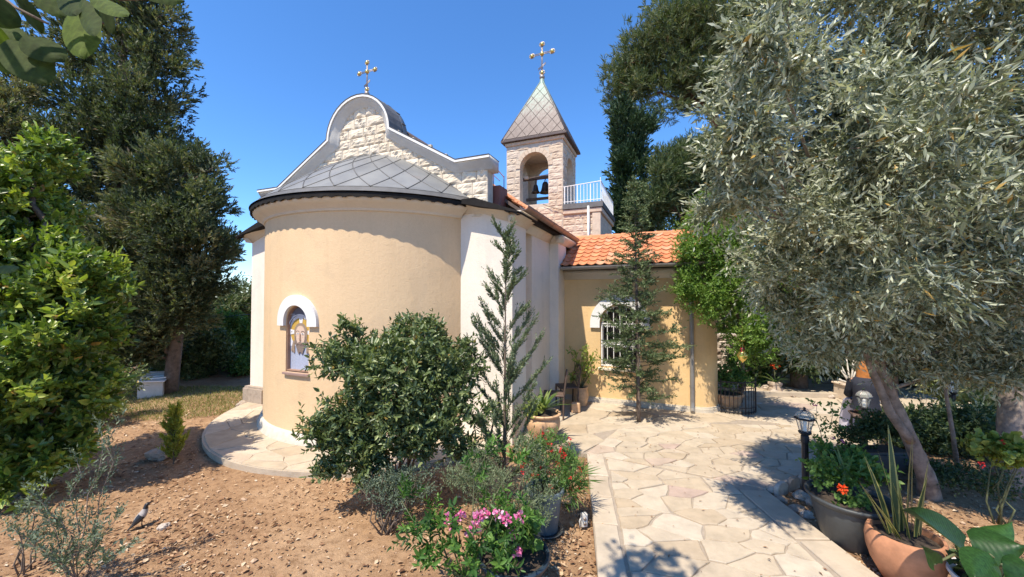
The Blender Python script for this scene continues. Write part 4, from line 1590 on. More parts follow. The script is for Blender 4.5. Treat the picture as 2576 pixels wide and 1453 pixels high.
def place_front(x, z_, w, h): inst("stone", random.choice(TB), twall, (x, -HY - 0.002, z_), (0, 0, 0), (w, 0.8, h))
def place_right(x, z_, w, h): inst("stone", random.choice(TB), twall, (HX + 0.002, x, z_), (0, 0, R(90)), (w, 0.8, h))
face_blocks(twall, place_front, HX, 4.3, 6.84, AHW, SPR, 0.12, TB, sill=SILL)
face_blocks(twall, place_right, HY, 4.75, 6.84, 0.38, SPR, 0.12, TB, sill=SILL)
def place_left(x, z_, w, h): inst("stone", random.choice(TB), twall, (-HX - 0.002, -x, z_), (0, 0, R(-90)), (w, 0.8, h))
face_blocks(twall, place_left, HY, 4.75, 6.84, 0.38, SPR, 0.12, TB, sill=SILL)
for k in range(13):
    a0_, a1_ = math.pi * k / 13 + 0.008, math.pi * (k + 1) / 13 - 0.008
    q = [(math.cos(a) * r, SPR + math.sin(a) * r) for r, a in ((AHW, a0_), (AHW + 0.13, a0_), (AHW + 0.135, (a0_ + a1_) / 2), (AHW + 0.13, a1_), (AHW, a1_), (AHW - .004, (a0_ + a1_) / 2))]
    fix_normals(mobj("voussoir", prism_xz(q, -HY - 0.022, -HY + 0.1), M['dressed'], twall))
    v, f = prism_xz([(x * 0.38 / AHW if False else x * 0.87, SPR + (z_ - SPR) * 0.87) for x, z_ in q], HX - 0.1, HX + 0.022)
    fix_normals(mobj("voussoir", ([(y, x, z_) for x, y, z_ in v], f), M['dressed'], twall))
# spire eave and copper spire
bevel(mobj("tower_cornice", box(-HX - 0.05, HX + 0.05, -HY - 0.05, HY + 0.05, 6.86, 6.97), M['dressed'], tower), 0.02)
SH, SBX, SBY, SZ0, SZ1 = 0, HX + 0.12, HY + 0.12, 6.985, 9.22
mobj("spire_eave", join(box(-SBX - 0.02, SBX + 0.02, -SBY - 0.02, SBY + 0.02, 6.972, 7.03)), M['cseam'], tower)
spv = [(-SBX, -SBY, 7.03), (SBX, -SBY, 7.03), (SBX, SBY, 7.03), (-SBX, SBY, 7.03), (0, 0, SZ1)]
# flared foot: the slope starts flatter
spire = mobj("spire", (spv, [(0, 1, 4), (1, 2, 4), (2, 3, 4), (3, 0, 4), (3, 2, 1, 0)]), M['cseam'], tower)
def spire_face(A, B, C):
    A, B, C = Vector(A), Vector(B), Vector(C)
    ex = (B - A).normalized()
    H_ = C - (A + B) / 2
    ey = H_.normalized()
    nrm = ex.cross(ey).normalized()
    Wd, Ht = (B - A).length, H_.length
    tri = [(-Wd / 2 + 0.03, 0.03), (Wd / 2 - 0.03, 0.03), (0, Ht - 0.10)]
    dx, dy = 0.36, 0.52
    for j in range(-1, int(Ht / (dy / 2)) + 2):
        for i in range(-6, 7):
            cx = (i + (0.5 if j % 2 else 0)) * dx
            cy = j * dy / 2
            q = [(cx, cy - dy / 2 + .012), (cx + dx / 2 - .009, cy), (cx, cy + dy / 2 - .012), (cx - dx / 2 + .009, cy)]
            for k in range(3):
                a, b = tri[k], tri[(k + 1) % 3]
                nx, ny = (b[1] - a[1]), -(b[0] - a[0])
                q = clip(q, nx, ny, nx * a[0] + ny * a[1])
                if len(q) < 3: break
            if len(q) < 3 or abs(area(q)) < 0.002:
                continue
            base = (A + B) / 2
            n = len(q)
            v = [base + ex * x + ey * y + nrm * (0.014 - 0.006 * (y - cy) / dy) for x, y in q] + [base + ex * x + ey * y for x, y in q]
            f = [tuple(range(n))] + [((k + 1) % n, k, n + k, n + (k + 1) % n) for k in range(n)]
            fix_normals(mobj("copper_panel", (v, f), M['copper'], spire))
for k in range(4):
    spire_face(spv[k], spv[(k + 1) % 4], spv[4])
for k in range(4):
    mobj("hip_roll", tube([Vector(spv[k]) * 1.0, Vector(spv[4])], [0.022, 0.015], 6), M['copper'], spire, True)
mobj("spire_cap", lathe([(0.10, SZ1 - 0.2), (0.07, SZ1 - 0.02), (0.03, SZ1 + 0.02)], 10), M['copper'], tower, True)
cross(tower, (0, 0, SZ1 - 0.02), 1.16)
# bell beam, sill beam, wire
mobj("bell_beam", box(-HX + 0.2, HX - 0.2, -0.06, 0.06, 6.02, 6.10), M['wood'], tower)
mobj("cross_beam", box(-HX + 0.26, HX - 0.26, 0.2, 0.28, 5.42, 5.50), M['wood'], tower)
mobj("bell_bracket", join(box(-0.42, -0.30, -0.5, -0.42, 5.92, 6.0), tube([(-0.40, -0.4, 5.96), (0.42, -0.1, 6.12)], 0.012, 5)), M['dressed'], tower)
bp = [(0.001, 1.0), (0.10, 0.99), (0.20, 0.93), (0.26, 0.80), (0.30, 0.55), (0.36, 0.28), (0.46, 0.10), (0.52, 0.0), (0.47, 0.0), (0.40, 0.12), (0.25, 0.6), (0.001, 0.9)]
def bell(x, y, z_, s, label):
    loc = tower.matrix_basis @ Vector((x, y, z_))
    o = empty("church_bell", loc, -PHI, label, "bell", "bells in the tower")
    mobj("bell_body", lathe([(r * s, h * s) for r, h in bp], 20), M['bronze'], o, True)
    mobj("bell_crown", join(tube([(-0.08 * s, 0, s * .97), (-0.06 * s, 0, s * 1.16), (0.06 * s, 0, 1.16 * s), (0.08 * s, 0, .97 * s)], 0.03 * s, 6), tube([(0, 0, 1.14 * s), (0, 0, (6.05 - z_))], 0.012, 5)), M['bronze'], o, True)
    mobj("clapper", join(tube([(0, 0, s * .8), (0, 0, -0.10 * s)], 0.018, 6), lathe([(0.001, -0.16 * s), (0.06 * s, -0.12 * s), (0.06 * s, -0.06 * s), (0.001, -0.02 * s)], 8)), M['bronze'], o, True)
tower.matrix_basis = Matrix.LocRotScale(tower.location, tower.rotation_euler, None)
bell(0.10, 0.0, 5.56, 0.36, "larger dark bronze bell on the right under the tower arch")
bell(-0.20, -0.05, 5.58, 0.27, "smaller dark bronze bell on the left under the tower arch")

# stone stair block beside the tower with roof terrace, railing and white pipe
BX0, BX1 = HX + 0.0, 1.925
blk = mobj("stair_block", box(BX0 + 0.003, BX1, -HY, 1.55, 2.9, 4.78), M['mortar'], tower)
def place_blk(x, z_, w, h): inst("stone", random.choice(TB), blk, (x + (BX0 + BX1) / 2, -HY - 0.002, z_), (0, 0, 0), (w, 0.8, h))
face_blocks(blk, place_blk, (BX1 - BX0) / 2, 3.3, 4.62, 0, 0, 0, TB, (0.15, 0.2), (0.2, 0.36))
def place_blr(x, z_, w, h): inst("stone", random.choice(TB), blk, (BX1 + 0.002, x + 0.375, z_), (0, 0, R(90)), (w, 0.3, h))
face_blocks(blk, place_blr, 1.175, 3.3, 4.62, 0, 0, 0, TB, (0.26, 0.3), (0.4, 0.6))
bevel(mobj("quoin_pier", box(BX1 - 0.2, BX1 + 0.03, -HY - 0.05, -HY + 0.1, 3.3, 4.63), M['dressed'], tower), 0.008)
bevel(mobj("block_cornice", box(BX0 + 0.01, BX1 + 0.07, -HY - 0.07, 1.62, 4.64, 4.78), M['dressed'], tower), 0.02)
mobj("terrace_edge", box(BX0 + 0.01, BX1 + 0.10, -HY - 0.10, 1.65, 4.783, 4.93), M['seam'], tower)
rail = mobj("terrace_railing", join(tube([(BX0 + 0.03, -HY - 0.04, 5.44), (BX1 + 0.04, -HY - 0.04, 5.50)], 0.012, 6), tube([(BX0 + 0.03, -HY - 0.04, 5.0), (BX1 + 0.04, -HY - 0.04, 5.0)], 0.010, 6),
                                    tube([(BX1 + 0.04, -HY - 0.04, 5.50), (BX1 + 0.04, 1.6, 5.46)], 0.012, 6), tube([(BX1 + 0.04, -HY - 0.04, 5.0), (BX1 + 0.04, 1.6, 5.0)], 0.010, 6)), M['whitepaint'], tower)
for k in range(12):
    x = BX0 + 0.06 + (BX1 - BX0 - 0.03) * k / 11
    mobj("baluster", tube([(x, -HY - 0.04, 4.93), (x, -HY - 0.04, 5.45 if k < 11 else 5.60)], 0.009 if k % 4 else 0.016, 6), M['whitepaint'], rail)
for k in range(16):
    y = -HY + 0.1 + 2.3 * k / 15
    mobj("baluster", tube([(BX1 + 0.04, y, 4.93), (BX1 + 0.04, y, 5.48)], 0.009, 6), M['whitepaint'], rail)
mobj("drain_pipe", tube([(BX1 - 0.30, -HY - 0.09, 4.82), (BX1 - 0.30, -HY - 0.09, 3.3)], 0.032, 8), M['whitepaint'], tower, True)
mobj("cable", tube(bent((0.3, -HY - 0.06, 5.0), (1.3, -HY - 0.06, 4.72), 5, -0.05, 0.01), 0.008, 5), M['wood'], tower)

# ================================================================ VEGETATION
S_CYP = dict(bough=(42, .72, .55), out=.8, up=.55, rand=.35, tl=.20, ang=.5, ll=.085, lw=.028, ta=.3)
S_COL = dict(bough=(36, .5, 1.3), out=.5, up=1.0, rand=.25, tl=.30, ang=.35, ll=.13, lw=.045, ta=.25)
S_PINE = dict(sub=(12, .46), out=.7, up=.6, rand=.45, tl=.34, ang=.55, ll=.20, lw=.030, ta=.35)
S_LAUREL = dict(bough=(13, .32, .75), out=.9, up=.45, rand=.45, tl=.15, ang=.9, ll=.085, lw=.038, ta=.3)
S_BRIGHT = dict(sub=(8, .45), out=.8, up=.2, rand=.55, tl=.24, ang=.9, ll=.050, lw=.024, ta=.3)
S_BUSH = dict(sub=(9, .42), out=.8, up=.55, rand=.45, tl=.13, ang=.95, ll=.062, lw=.024, ta=.3)
S_OLIVE = dict(sub=(10, .42), out=.75, up=-.05, rand=.5, tl=.30, ang=.62, ll=.054, lw=.0165, droop=.12, ta=.35)
S_SHADE = dict(out=.8, up=.3, rand=.5, tl=.3, ang=.9, ll=.11, lw=.05, ta=.3)

def tree(name, base, label, lobes, n, m, style, leafm, barkm, trunk, group=None, inner=.55, bumpy=.25, wide=False, extra=None, cat_="tree", tone=.5, limbr=.05):
    """trunk: list of (point, radius) in world space; limbs run from the trunk head into the lobes"""
    root = empty(name, base, 0, label, cat_, group)
    tb = [([p for p, r in trunk], [r for p, r in trunk])]
    mobj("trunk", rough_tube([wp(root, p) for p in tb[0][0]], tb[0][1], 12, .12), barkm, root, True)
    br = []
    for c, r in lobes:
        k = min(len(trunk) - 1, max(1, int(len(trunk) * .6) + random.randint(-1, 1)))
        s = min((p for p, _ in trunk[1:]), key=lambda q: (Vector(q) - Vector(c)).length + (0.0 if q[2] < c[2] else 2))
        pts = bent(s, Vector(c), 4, 0.05, .04)
        br.append((pts, [limbr, limbr * .8, limbr * .6, limbr * .45, limbr * .3]))
        for _ in range(3):
            e = Vector(c) + Vector([random.uniform(-.7, .7) * x for x in r])
            br.append((bent(pts[3], e, 3, 0, .05), [limbr * .4, limbr * .3, limbr * .2, limbr * .1]))
    if br:
        limbs("branch", root, br, barkm, 6)
    crown("crown", root, lobes, n, m, style, leafm, inner, bumpy, wide, tone)
    return root

def vtrunk(x, y, z0, z1, r0, r1, lean=(0, 0), k=5, jit=.03):
    out = []
    for i in range(k + 1):
        t = i / k
        out.append(((x + lean[0] * t + random.gauss(0, jit), y + lean[1] * t + random.gauss(0, jit), z0 + (z1 - z0) * t), r0 + (r1 - r0) * t))
    return out

# ---- big cypresses on the left
lb = [lobe(250, -60, 10.5, 190, 170, 1.4), lobe(300, 130, 10.3, 140, 130, 1.3), lobe(180, 220, 10.3, 150, 130, 1.4), lobe(330, 300, 10.2, 115, 95, 1.2), lobe(150, 400, 10.2, 170, 140, 1.5),
      lobe(300, 430, 10.0, 140, 120, 1.4), lobe(240, 600, 10.0, 190, 150, 1.6), lobe(330, 760, 9.8, 150, 140, 1.4), lobe(200, 800, 10, 160, 130, 1.3), lobe(380, 60, 10.4, 60, 70, .7), lobe(395, 250, 10.3, 55, 70, .7), lobe(400, 170, 10.3, 50, 55, .6), lobe(415, 60, 10.3, 40, 80, .5), lobe(360, 390, 10.0, 90, 80, 1.0), lobe(60, 560, 10.2, 120, 130, 1.2), lobe(300, 880, 9.6, 110, 80, 1.0)]
b0 = Vector((W(270, 980, 10.2).x, 10.2, -.1))
tree("cypress_tree", b0, "huge dark cypress filling the upper left corner of the picture", lb, 23000, 13, S_CYP, M['L_cypress'], M['bark'],
     vtrunk(b0.x, b0.y, -.1, 9.5, .30, .08, (.1, .2), 7), inner=.35, bumpy=.3, cat_="tree", group=None, tone=.45)
lb = [lobe(465, 435, 9.4, 55, 40, .5), lobe(420, 470, 9.4, 80, 70, .8), lobe(440, 560, 9.3, 95, 80, .9), lobe(475, 640, 9.2, 70, 70, .7), lobe(505, 690, 9.2, 45, 50, .45), lobe(420, 740, 9.2, 85, 75, .8), lobe(460, 780, 9.2, 45, 45, .4), lobe(390, 820, 9.2, 75, 55, .7), lobe(330, 890, 9.2, 70, 45, .7), lobe(415, 850, 9.3, 35, 35, .35), lobe(570, 650, 9.5, 20, 40, .2), lobe(532, 425, 9.4, 20, 32, .2), lobe(505, 530, 9.3, 40, 60, .4), lobe(330, 640, 9.4, 80, 90, .8)]
b0 = Vector((W(420, 970, 9.4).x, 9.5, -.1))
tree("cypress_tree", b0, "leaning olive-green cypress beside the huge one, nearest to the apse", lb, 12500, 13, S_CYP, M['L_cypress'], M['bark'],
     vtrunk(b0.x, b0.y, -.1, 5.2, .16, .05, (.5, 0), 6), inner=.4, bumpy=.3, tone=.62)
lb = [lobe(20, 330, 9.0, 90, 120, 1.0), lobe(-40, 480, 9.0, 120, 150, 1.2), lobe(30, 620, 8.9, 100, 120, 1.0), lobe(-60, 250, 9.2, 80, 90, .8)]
b0 = Vector((W(0, 980, 9.0).x, 9.0, -.1))
tree("cypress_tree", b0, "pale green cypress cut off by the left edge of the picture", lb, 4200, 12, S_CYP, M['L_cypress'], M['bark'],
     vtrunk(b0.x, b0.y, -.1, 6.2, .2, .06, (0, 0), 6), inner=.4, bumpy=.3, tone=.72)

# ---- glossy green tree, left foreground
lb = [lobe(100, 420, 5.0, 38, 85, .35), lobe(55, 530, 4.9, 75, 70, .5), lobe(60, 660, 4.8, 85, 80, .5), lobe(140, 740, 4.7, 70, 70, .5), lobe(40, 800, 4.7, 100, 90, .6), lobe(160, 860, 4.6, 75, 75, .5), lobe(70, 950, 4.6, 105, 100, .6),
      lobe(150, 1010, 4.7, 70, 80, .45), lobe(30, 1080, 4.6, 80, 80, .5), lobe(240, 720, 4.8, 35, 40, .25), lobe(-100, 620, 4.6, 130, 170, .8), lobe(-110, 850, 4.5, 140, 160, .7), lobe(60, 1180, 4.6, 80, 60, .4), lobe(20, 900, 4.5, 90, 90, .5), lobe(130, 1120, 4.8, 60, 60, .4)]
b0 = Vector((W(90, 1200, 4.75).x, 4.75, -.1))
tree("laurel_tree", b0, "bright glossy green broadleaf tree in front of the cypresses at left", lb, 8000, 9, S_LAUREL, M['L_laurel'], M['bark'],
     vtrunk(b0.x, b0.y, -.1, 2.9, .08, .03, (0, 0), 5), inner=.5, bumpy=.25, wide=True)

# shady undergrowth beneath and beside it
def shrub(name, label, lobes, n, m, style, leafm, inner=.4, bumpy=.25, wide=False, stems=6, barkm=None, base=None, group=None, cat_="shrub", tone=.5):
    c0 = np.mean([c for c, r in lobes], axis=0)
    if base is None:
        base = Vector((c0[0], c0[1], gz(c0[0], c0[1])))
    root = empty(name, base, 0, label, cat_, group)
    br = []
    for c, r in lobes:
        for _ in range(max(1, stems // len(lobes))):
            e = Vector(c) + Vector([random.uniform(-.6, .6) * x for x in r])
            s = Vector(base) + Vector((random.gauss(0, .04), random.gauss(0, .04), -.02))
            rr = max(.005, .012 * (e - s).length ** .5)
            br.append((bent(s, e, 4, .03, .05), [rr, rr * .8, rr * .6, rr * .4, rr * .2]))
    if stems:
        limbs("stem", root, br, barkm or M['bark'], 5, False)
    crown("foliage", root, lobes, n, m, style, leafm, inner, bumpy, wide, tone)
    return root
shrub("shrub", "shaded grey-green shrub at the foot of the left cypresses", [lobe(240, 970, 7.4, 60, 50, .5), lobe(190, 1020, 7.0, 60, 40, .5), lobe(275, 1020, 7.0, 45, 30, .4)], 900, 9, dict(S_BRIGHT, ll=.06, lw=.026), M['L_bush'], base=Vector((W(235, 1040, 7.1).x, 7.1, -.09)))
for k, (x, y, Y, s, lab) in enumerate(((500, 890, 11.5, 70, "dark green leafy shrub right of the white garden box"), (560, 850, 12.5, 60, "brighter green shrub in front of the brown wall"), (618, 935, 12.0, 32, "small round green shrub beside the apse corner"), (420, 900, 12.5, 55, "shadowy shrub behind the white garden box"))):
    shrub("shrub", lab, [lobe(x, y, Y, s, s * 1.1, .7), lobe(x - s * .3, y + s * .5, Y, s * .6, s * .6, .5), lobe(x + s * .35, y - s * .4, Y, s * .6, s * .6, .5)], 1500, 9,
          dict(S_BRIGHT, ll=.085, lw=.04, tl=.3), M['L_geran' if k in (1, 2) else 'L_bush'], base=Vector((W(x, 980, Y).x, Y, -.1)), stems=9)
# pines and trees beyond the left garden
for (x, Y, yt, w, mm, lab) in ((615, 19, 690, 60, 'L_pine', "grey-green pine crown just left of the apse"), (700, 24, 640, 90, 'L_pine', "distant pine standing directly behind the church"), (470, 22, 760, 120, 'L_shade', "dark distant tree behind the left cypresses"),
                         (120, 21, 700, 170, 'L_shade', "dark distant tree behind the glossy green tree"), (330, 25, 720, 150, 'L_shade', "far dark tree between the two left cypresses")):
    b0 = Vector((W(x, 960, Y).x, Y, -.1))
    lb = [lobe(x, yt + w, Y, w, w, w * Y / FPX), lobe(x - w * .5, yt + w * 1.6, Y, w * .8, w * .7), lobe(x + w * .4, yt + w * 1.8, Y, w * .8, w * .8), lobe(x, 890, Y, w * .9, 60)]
    tree("background_tree", b0, lab, lb, 2200, 9, dict(S_BRIGHT, ll=.20, lw=.06, tl=.5), M[mm], M['bark'], vtrunk(b0.x, b0.y, -.1, W(x, yt + w, Y).z, .16, .05, (0, 0), 5), inner=.3)

# ---- right background: umbrella pine, column cypress, lower pine
lb = [lobe(1640, 160, 17, 105, 110, 2.0), lobe(1590, 240, 17, 60, 50, 1.1), lobe(1720, 70, 17, 110, 80, 2.0), lobe(1760, 170, 17, 90, 90, 1.6), lobe(1840, 40, 17.5, 110, 110, 2.0), lobe(1600, 150, 17, 50, 60, 1.0), lobe(1900, 140, 18, 120, 130, 2.0)]
b0 = Vector((W(1900, 990, 17.5).x, 17.5, -.1))
t1, t2 = W(1850, 420, 17.5), W(1790, 285, 17.2)
tree("umbrella_pine", b0, "tall umbrella pine with reddish limbs behind the bell tower's right side", lb, 10500, 14, S_PINE, M['L_pine'], M['redbark'],
     [((b0.x, b0.y, -.1), .35), ((b0.x - .2, b0.y, 3), .32), (tuple(t1), .28), (tuple(t2), .20), (tuple(W(1740, 250, 17)), .12)], inner=.35, bumpy=.25, limbr=.09)
lb = [lobe(1580, 340, 15, 34, 55, .55), lobe(1583, 430, 15, 40, 65, .65), lobe(1585, 520, 15, 44, 70, .7), lobe(1588, 600, 15, 45, 60, .7), lobe(1618, 335, 15.2, 16, 45, .3), lobe(1560, 310, 15, 14, 35, .25)]
b0 = Vector((W(1590, 960, 15).x, 15, -.1))
tree("column_cypress", b0, "narrow dark column cypress right of the roof terrace", lb, 5200, 12, S_COL, M['L_column'], M['bark'], vtrunk(b0.x, b0.y, -.1, 7.5, .2, .06, (0, 0), 5), inner=.6, bumpy=.2)
lb = [lobe(1700, 415, 14, 65, 45, 1.0), lobe(1665, 455, 14, 50, 38, .8), lobe(1740, 390, 14, 50, 42, .9), lobe(1670, 520, 14, 60, 55, .9), lobe(1740, 470, 14.5, 80, 70, 1.2), lobe(1800, 420, 14.5, 90, 90, 1.2)]
b0 = Vector((W(1760, 980, 14.5).x, 14.5, -.1))
tree("pine_tree", b0, "lower dark-bellied pine behind the wing roof", lb, 6500, 14, dict(S_PINE, ll=.17, lw=.028), M['L_pine'], M['redbark'],
     vtrunk(b0.x, b0.y, -.1, 6.0, .22, .1, (0, 0), 5), inner=.4, limbr=.07, tone=.35)
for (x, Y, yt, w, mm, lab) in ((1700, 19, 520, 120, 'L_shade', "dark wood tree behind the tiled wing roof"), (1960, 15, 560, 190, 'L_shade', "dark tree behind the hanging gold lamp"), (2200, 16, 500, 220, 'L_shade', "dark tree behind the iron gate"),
                         (2440, 13, 480, 230, 'L_shade', "dark tree behind the olive crown at right"), (2010, 9.8, 640, 110, 'L_shade', "dark tree added to shade the back bed"), (2230, 9.2, 600, 120, 'L_shade', "shady dark tree behind the seated person"), (2700, 11, 420, 260, 'L_shade', "dark tree cut off by the right edge of the picture")):  # the tree over the back bed is added to shade its soil
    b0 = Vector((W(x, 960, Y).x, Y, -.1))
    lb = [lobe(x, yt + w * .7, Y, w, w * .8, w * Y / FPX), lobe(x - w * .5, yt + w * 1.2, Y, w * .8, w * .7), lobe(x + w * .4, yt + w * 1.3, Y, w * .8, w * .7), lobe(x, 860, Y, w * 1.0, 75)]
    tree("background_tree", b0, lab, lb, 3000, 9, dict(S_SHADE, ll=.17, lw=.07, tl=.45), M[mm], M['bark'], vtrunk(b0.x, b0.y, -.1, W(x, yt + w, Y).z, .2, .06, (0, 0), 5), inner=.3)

# ---- bright green small tree against the wing's right end
lb = [lobe(1785, 520, 7.3, 42, 50, .35), lobe(1750, 610, 7.2, 40, 50, .35), lobe(1735, 700, 7.2, 38, 45, .3), lobe(1800, 560, 7.3, 55, 75, .4), lobe(1780, 660, 7.2, 60, 70, .4), lobe(1775, 740, 7.1, 55, 50, .35), lobe(1830, 760, 7.1, 75, 75, .45), lobe(1890, 820, 7.2, 75, 55, .4), lobe(1850, 640, 7.2, 80, 100, .5), lobe(1930, 740, 6.9, 100, 110, .6), lobe(1950, 870, 6.9, 80, 45, .4)]
b0 = Vector((5.0, 8.5, -.02))
tree("lime_green_tree", b0, "lime-green small-leaved tree against the right end of the wing", lb, 5000, 11, S_BRIGHT, M['L_bright'], M['bark'],
     vtrunk(b0.x, b0.y, -.02, 2.9, .06, .03, (-.7, -1.6), 5), inner=.45)

# ---- olive tree on the right
ol = [lobe(1920, 70, 2.5, 75, 110, .4), lobe(1890, 230, 2.6, 85, 95, .4), lobe(1865, 360, 2.7, 80, 80, .4), lobe(1865, 480, 3.0, 75, 75, .4), lobe(1950, 620, 3.8, 85, 90, .5), lobe(2020, 760, 4.1, 95, 80, .5), lobe(2060, 860, 4.2, 90, 45, .4),
      lobe(2050, 100, 3.4, 150, 150, .6), lobe(2030, 320, 3.6, 150, 140, .6), lobe(2060, 520, 3.9, 150, 140, .6), lobe(2120, 700, 4.1, 150, 120, .6), lobe(2180, 820, 4.2, 130, 70, .5),
      lobe(2250, 120, 3.2, 170, 170, .7), lobe(2230, 400, 3.6, 170, 160, .7), lobe(2280, 640, 3.9, 160, 150, .6), lobe(2350, 810, 4.0, 140, 95, .5),
      lobe(2440, 120, 3.0, 150, 180, .6), lobe(2430, 420, 3.3, 150, 170, .6), lobe(2460, 680, 3.6, 140, 160, .5), lobe(2490, 880, 3.9, 120, 90, .5), lobe(2150, 540, 3.1, 170, 150, .4), lobe(2180, 300, 2.9, 160, 150, .4), lobe(2120, 700, 3.4, 140, 100, .4), lobe(2440, 925, 4.1, 120, 55, .4), lobe(2300, 920, 4.3, 90, 35, .3), lobe(2600, 250, 3.2, 140, 200, .6), lobe(2620, 600, 3.5, 140, 200, .6)]
b0 = Vector((G(2340, 1240).x, G(2340, 1240).y, -.08))
T0 = [(b0, .115), (W(2330, 1200, 4.48), .085), (W(2300, 1130, 4.46), .072), (W(2265, 1050, 4.44), .066), (W(2235, 980, 4.42), .06), (W(2215, 920, 4.38), .056), (W(2200, 820, 4.2), .05), (W(2190, 700, 3.9), .045)]
olive = tree("olive_tree", b0, "large silver-leaved olive tree with leaning mottled trunk at right", ol, 15500, 14, S_OLIVE, M['L_olive'], M['olivebark'],
             [(tuple(p), r) for p, r in T0], inner=.25, bumpy=.3, limbr=.022)
mobj("trunk", rough_tube([wp(olive, p) for p in (W(2290, 1110, 4.42), W(2240, 1040, 4.35), W(2205, 960, 4.3), W(2180, 900, 4.2), W(2150, 800, 4.0))], [.05, .042, .038, .034, .028], 9, .12), M['olivebark'], olive, True)
# near spray of olive leaves (closer to the lens, larger leaves)
nl = [lobe(2330, 330, 2.3, 130, 60, .25), lobe(2400, 540, 2.3, 130, 60, .25), lobe(2420, 230, 2.2, 110, 60, .25), lobe(2300, 700, 2.5, 120, 60, .25), lobe(2480, 420, 2.2, 90, 110, .25)]
crown("near_spray", olive, nl, 330, 12, dict(S_OLIVE, out=.3, rand=.35, tl=.32, ll=.068, lw=.015), M['L_olive'], .1, .2, tone=.35)

# second trunk at the right edge, thin stake-like sapling trunk
b0 = Vector((G(2540, 1215).x, G(2540, 1215).y, -.08))
tb_ = [lobe(2600, 300, 4.6, 200, 260, .8), lobe(2560, 620, 4.8, 150, 150, .6), lobe(2680, 620, 4.6, 150, 200, .7)]
tree("olive_tree", b0, "thick pinkish-grey olive trunk at the right edge, crown merging with its neighbour", tb_, 1800, 13, S_OLIVE, M['L_olive'], M['olivebark'],
     [(tuple(b0), .17), (tuple(W(2545, 1120, 4.72)), .13), (tuple(W(2550, 1020, 4.75)), .125), (tuple(W(2560, 900, 4.75)), .12), (tuple(W(2580, 700, 4.7)), .09)], inner=.3, limbr=.05, tone=.35)
b0 = Vector((G(2408, 1165).x, G(2408, 1165).y, -.08))
tree("olive_sapling", b0, "thin bare-stemmed olive sapling between the two right olive trunks", [lobe(2360, 900, 4.9, 60, 50, .3), lobe(2420, 870, 4.9, 60, 50, .3)], 180, 12, S_OLIVE, M['L_olive'], M['olivebark'],
     [(tuple(b0), .028), (tuple(W(2398, 1100, 5.1)), .024), (tuple(W(2385, 1020, 5.05)), .02), (tuple(W(2370, 940, 5.0)), .016)], inner=.2, limbr=.012, tone=.4)

# ---- tree standing behind the camera whose branch hangs into the upper left corner
b0 = Vector((-2.6, -2.2, -.1))
hang = empty("overhanging_tree", b0, 0, "large round dark green leaves of a near branch hanging into the upper left corner", "tree")
mobj("trunk", rough_tube([wp(hang, p) for p in ((-2.6, -2.2, -.1), (-2.55, -2.1, 1.5), (-2.3, -1.7, 3.2), (-1.9, -1.1, 4.4), (-1.5, -.3, 4.9))], [.16, .14, .12, .09, .06], 12, .1), M['bark'], hang, True)
limbs("branch", hang, [([(-1.9, -1.1, 4.4), (-1.9, -.4, 4.3), (-1.75, .3, 3.9), (-1.45, .7, 3.45)], [.05, .035, .02, .01]), ([(-1.5, -.3, 4.9), (-1.0, .3, 5.0), (-.5, .9, 5.1)], [.05, .035, .02])], M['bark'], 7)
hl = [(np.array([-.55, .85, 5.1]), np.array([.38, .28, .2])), (np.array([-2.6, -.9, 5.2]), np.array([.8, .8, .6])), (np.array([-3.3, -1.6, 5.0]), np.array([.9, .9, .7]))]
crown("crown", hang, hl, 900, 8, dict(out=.7, up=.3, rand=.5, tl=.2, ang=.9, ll=.075, lw=.05), M['L_shade'], .3, .2, True)

def big_leaf(name, parent, base, dirv, side, L, Wd, m, fold=.12, droop=.15, shape='round', ns=8):
    """one large leaf as a mesh of its own, world coordinates"""
    base = Vector(base); d = Vector(dirv).normalized(); s = Vector(side); s = (s - d * s.dot(d)).normalized(); n = s.cross(d).normalized()
    v, f = [], []
    for i in range(ns + 1):
        t = i / ns
        if shape == 'round': w = math.sin(math.pi * min(1, .06 + t * .94)) ** .55 * (1 - .15 * t)
        elif shape == 'heart': w = (math.sin(math.pi * (t * .86 + .14)) ** .7) * (1.15 - .55 * t)
        else: w = min(1, .55 + t * 1.4) * (1 - t ** 3)
        c = base + d * (L * t) - n * (droop * L * t * t)
        for k in range(-2, 3):
            u = k / 2
            v.append(wp(parent, c + s * (w * Wd * .5 * u) + n * (fold * Wd * abs(u) ** 1.3)))
    for i in range(ns):
        for k in range(4):
            a = i * 5 + k
            f.append((a, a + 1, a + 6, a + 5))
    o = mobj(name, (v, f), m, parent, True)
    at = o.data.attributes.new("rnd", 'FLOAT', 'POINT')
    at.data.foreach_set("value", np.full(len(o.data.vertices), random.random(), np.float32))
    return o
M['L_fig'] = leaf_mat("big_round_leaf", [(0, (0.04, 0.06, 0.018)), (.8, (0.075, 0.105, 0.03)), (1, (0.16, 0.24, 0.03))], .35, .75, None, .15, True)
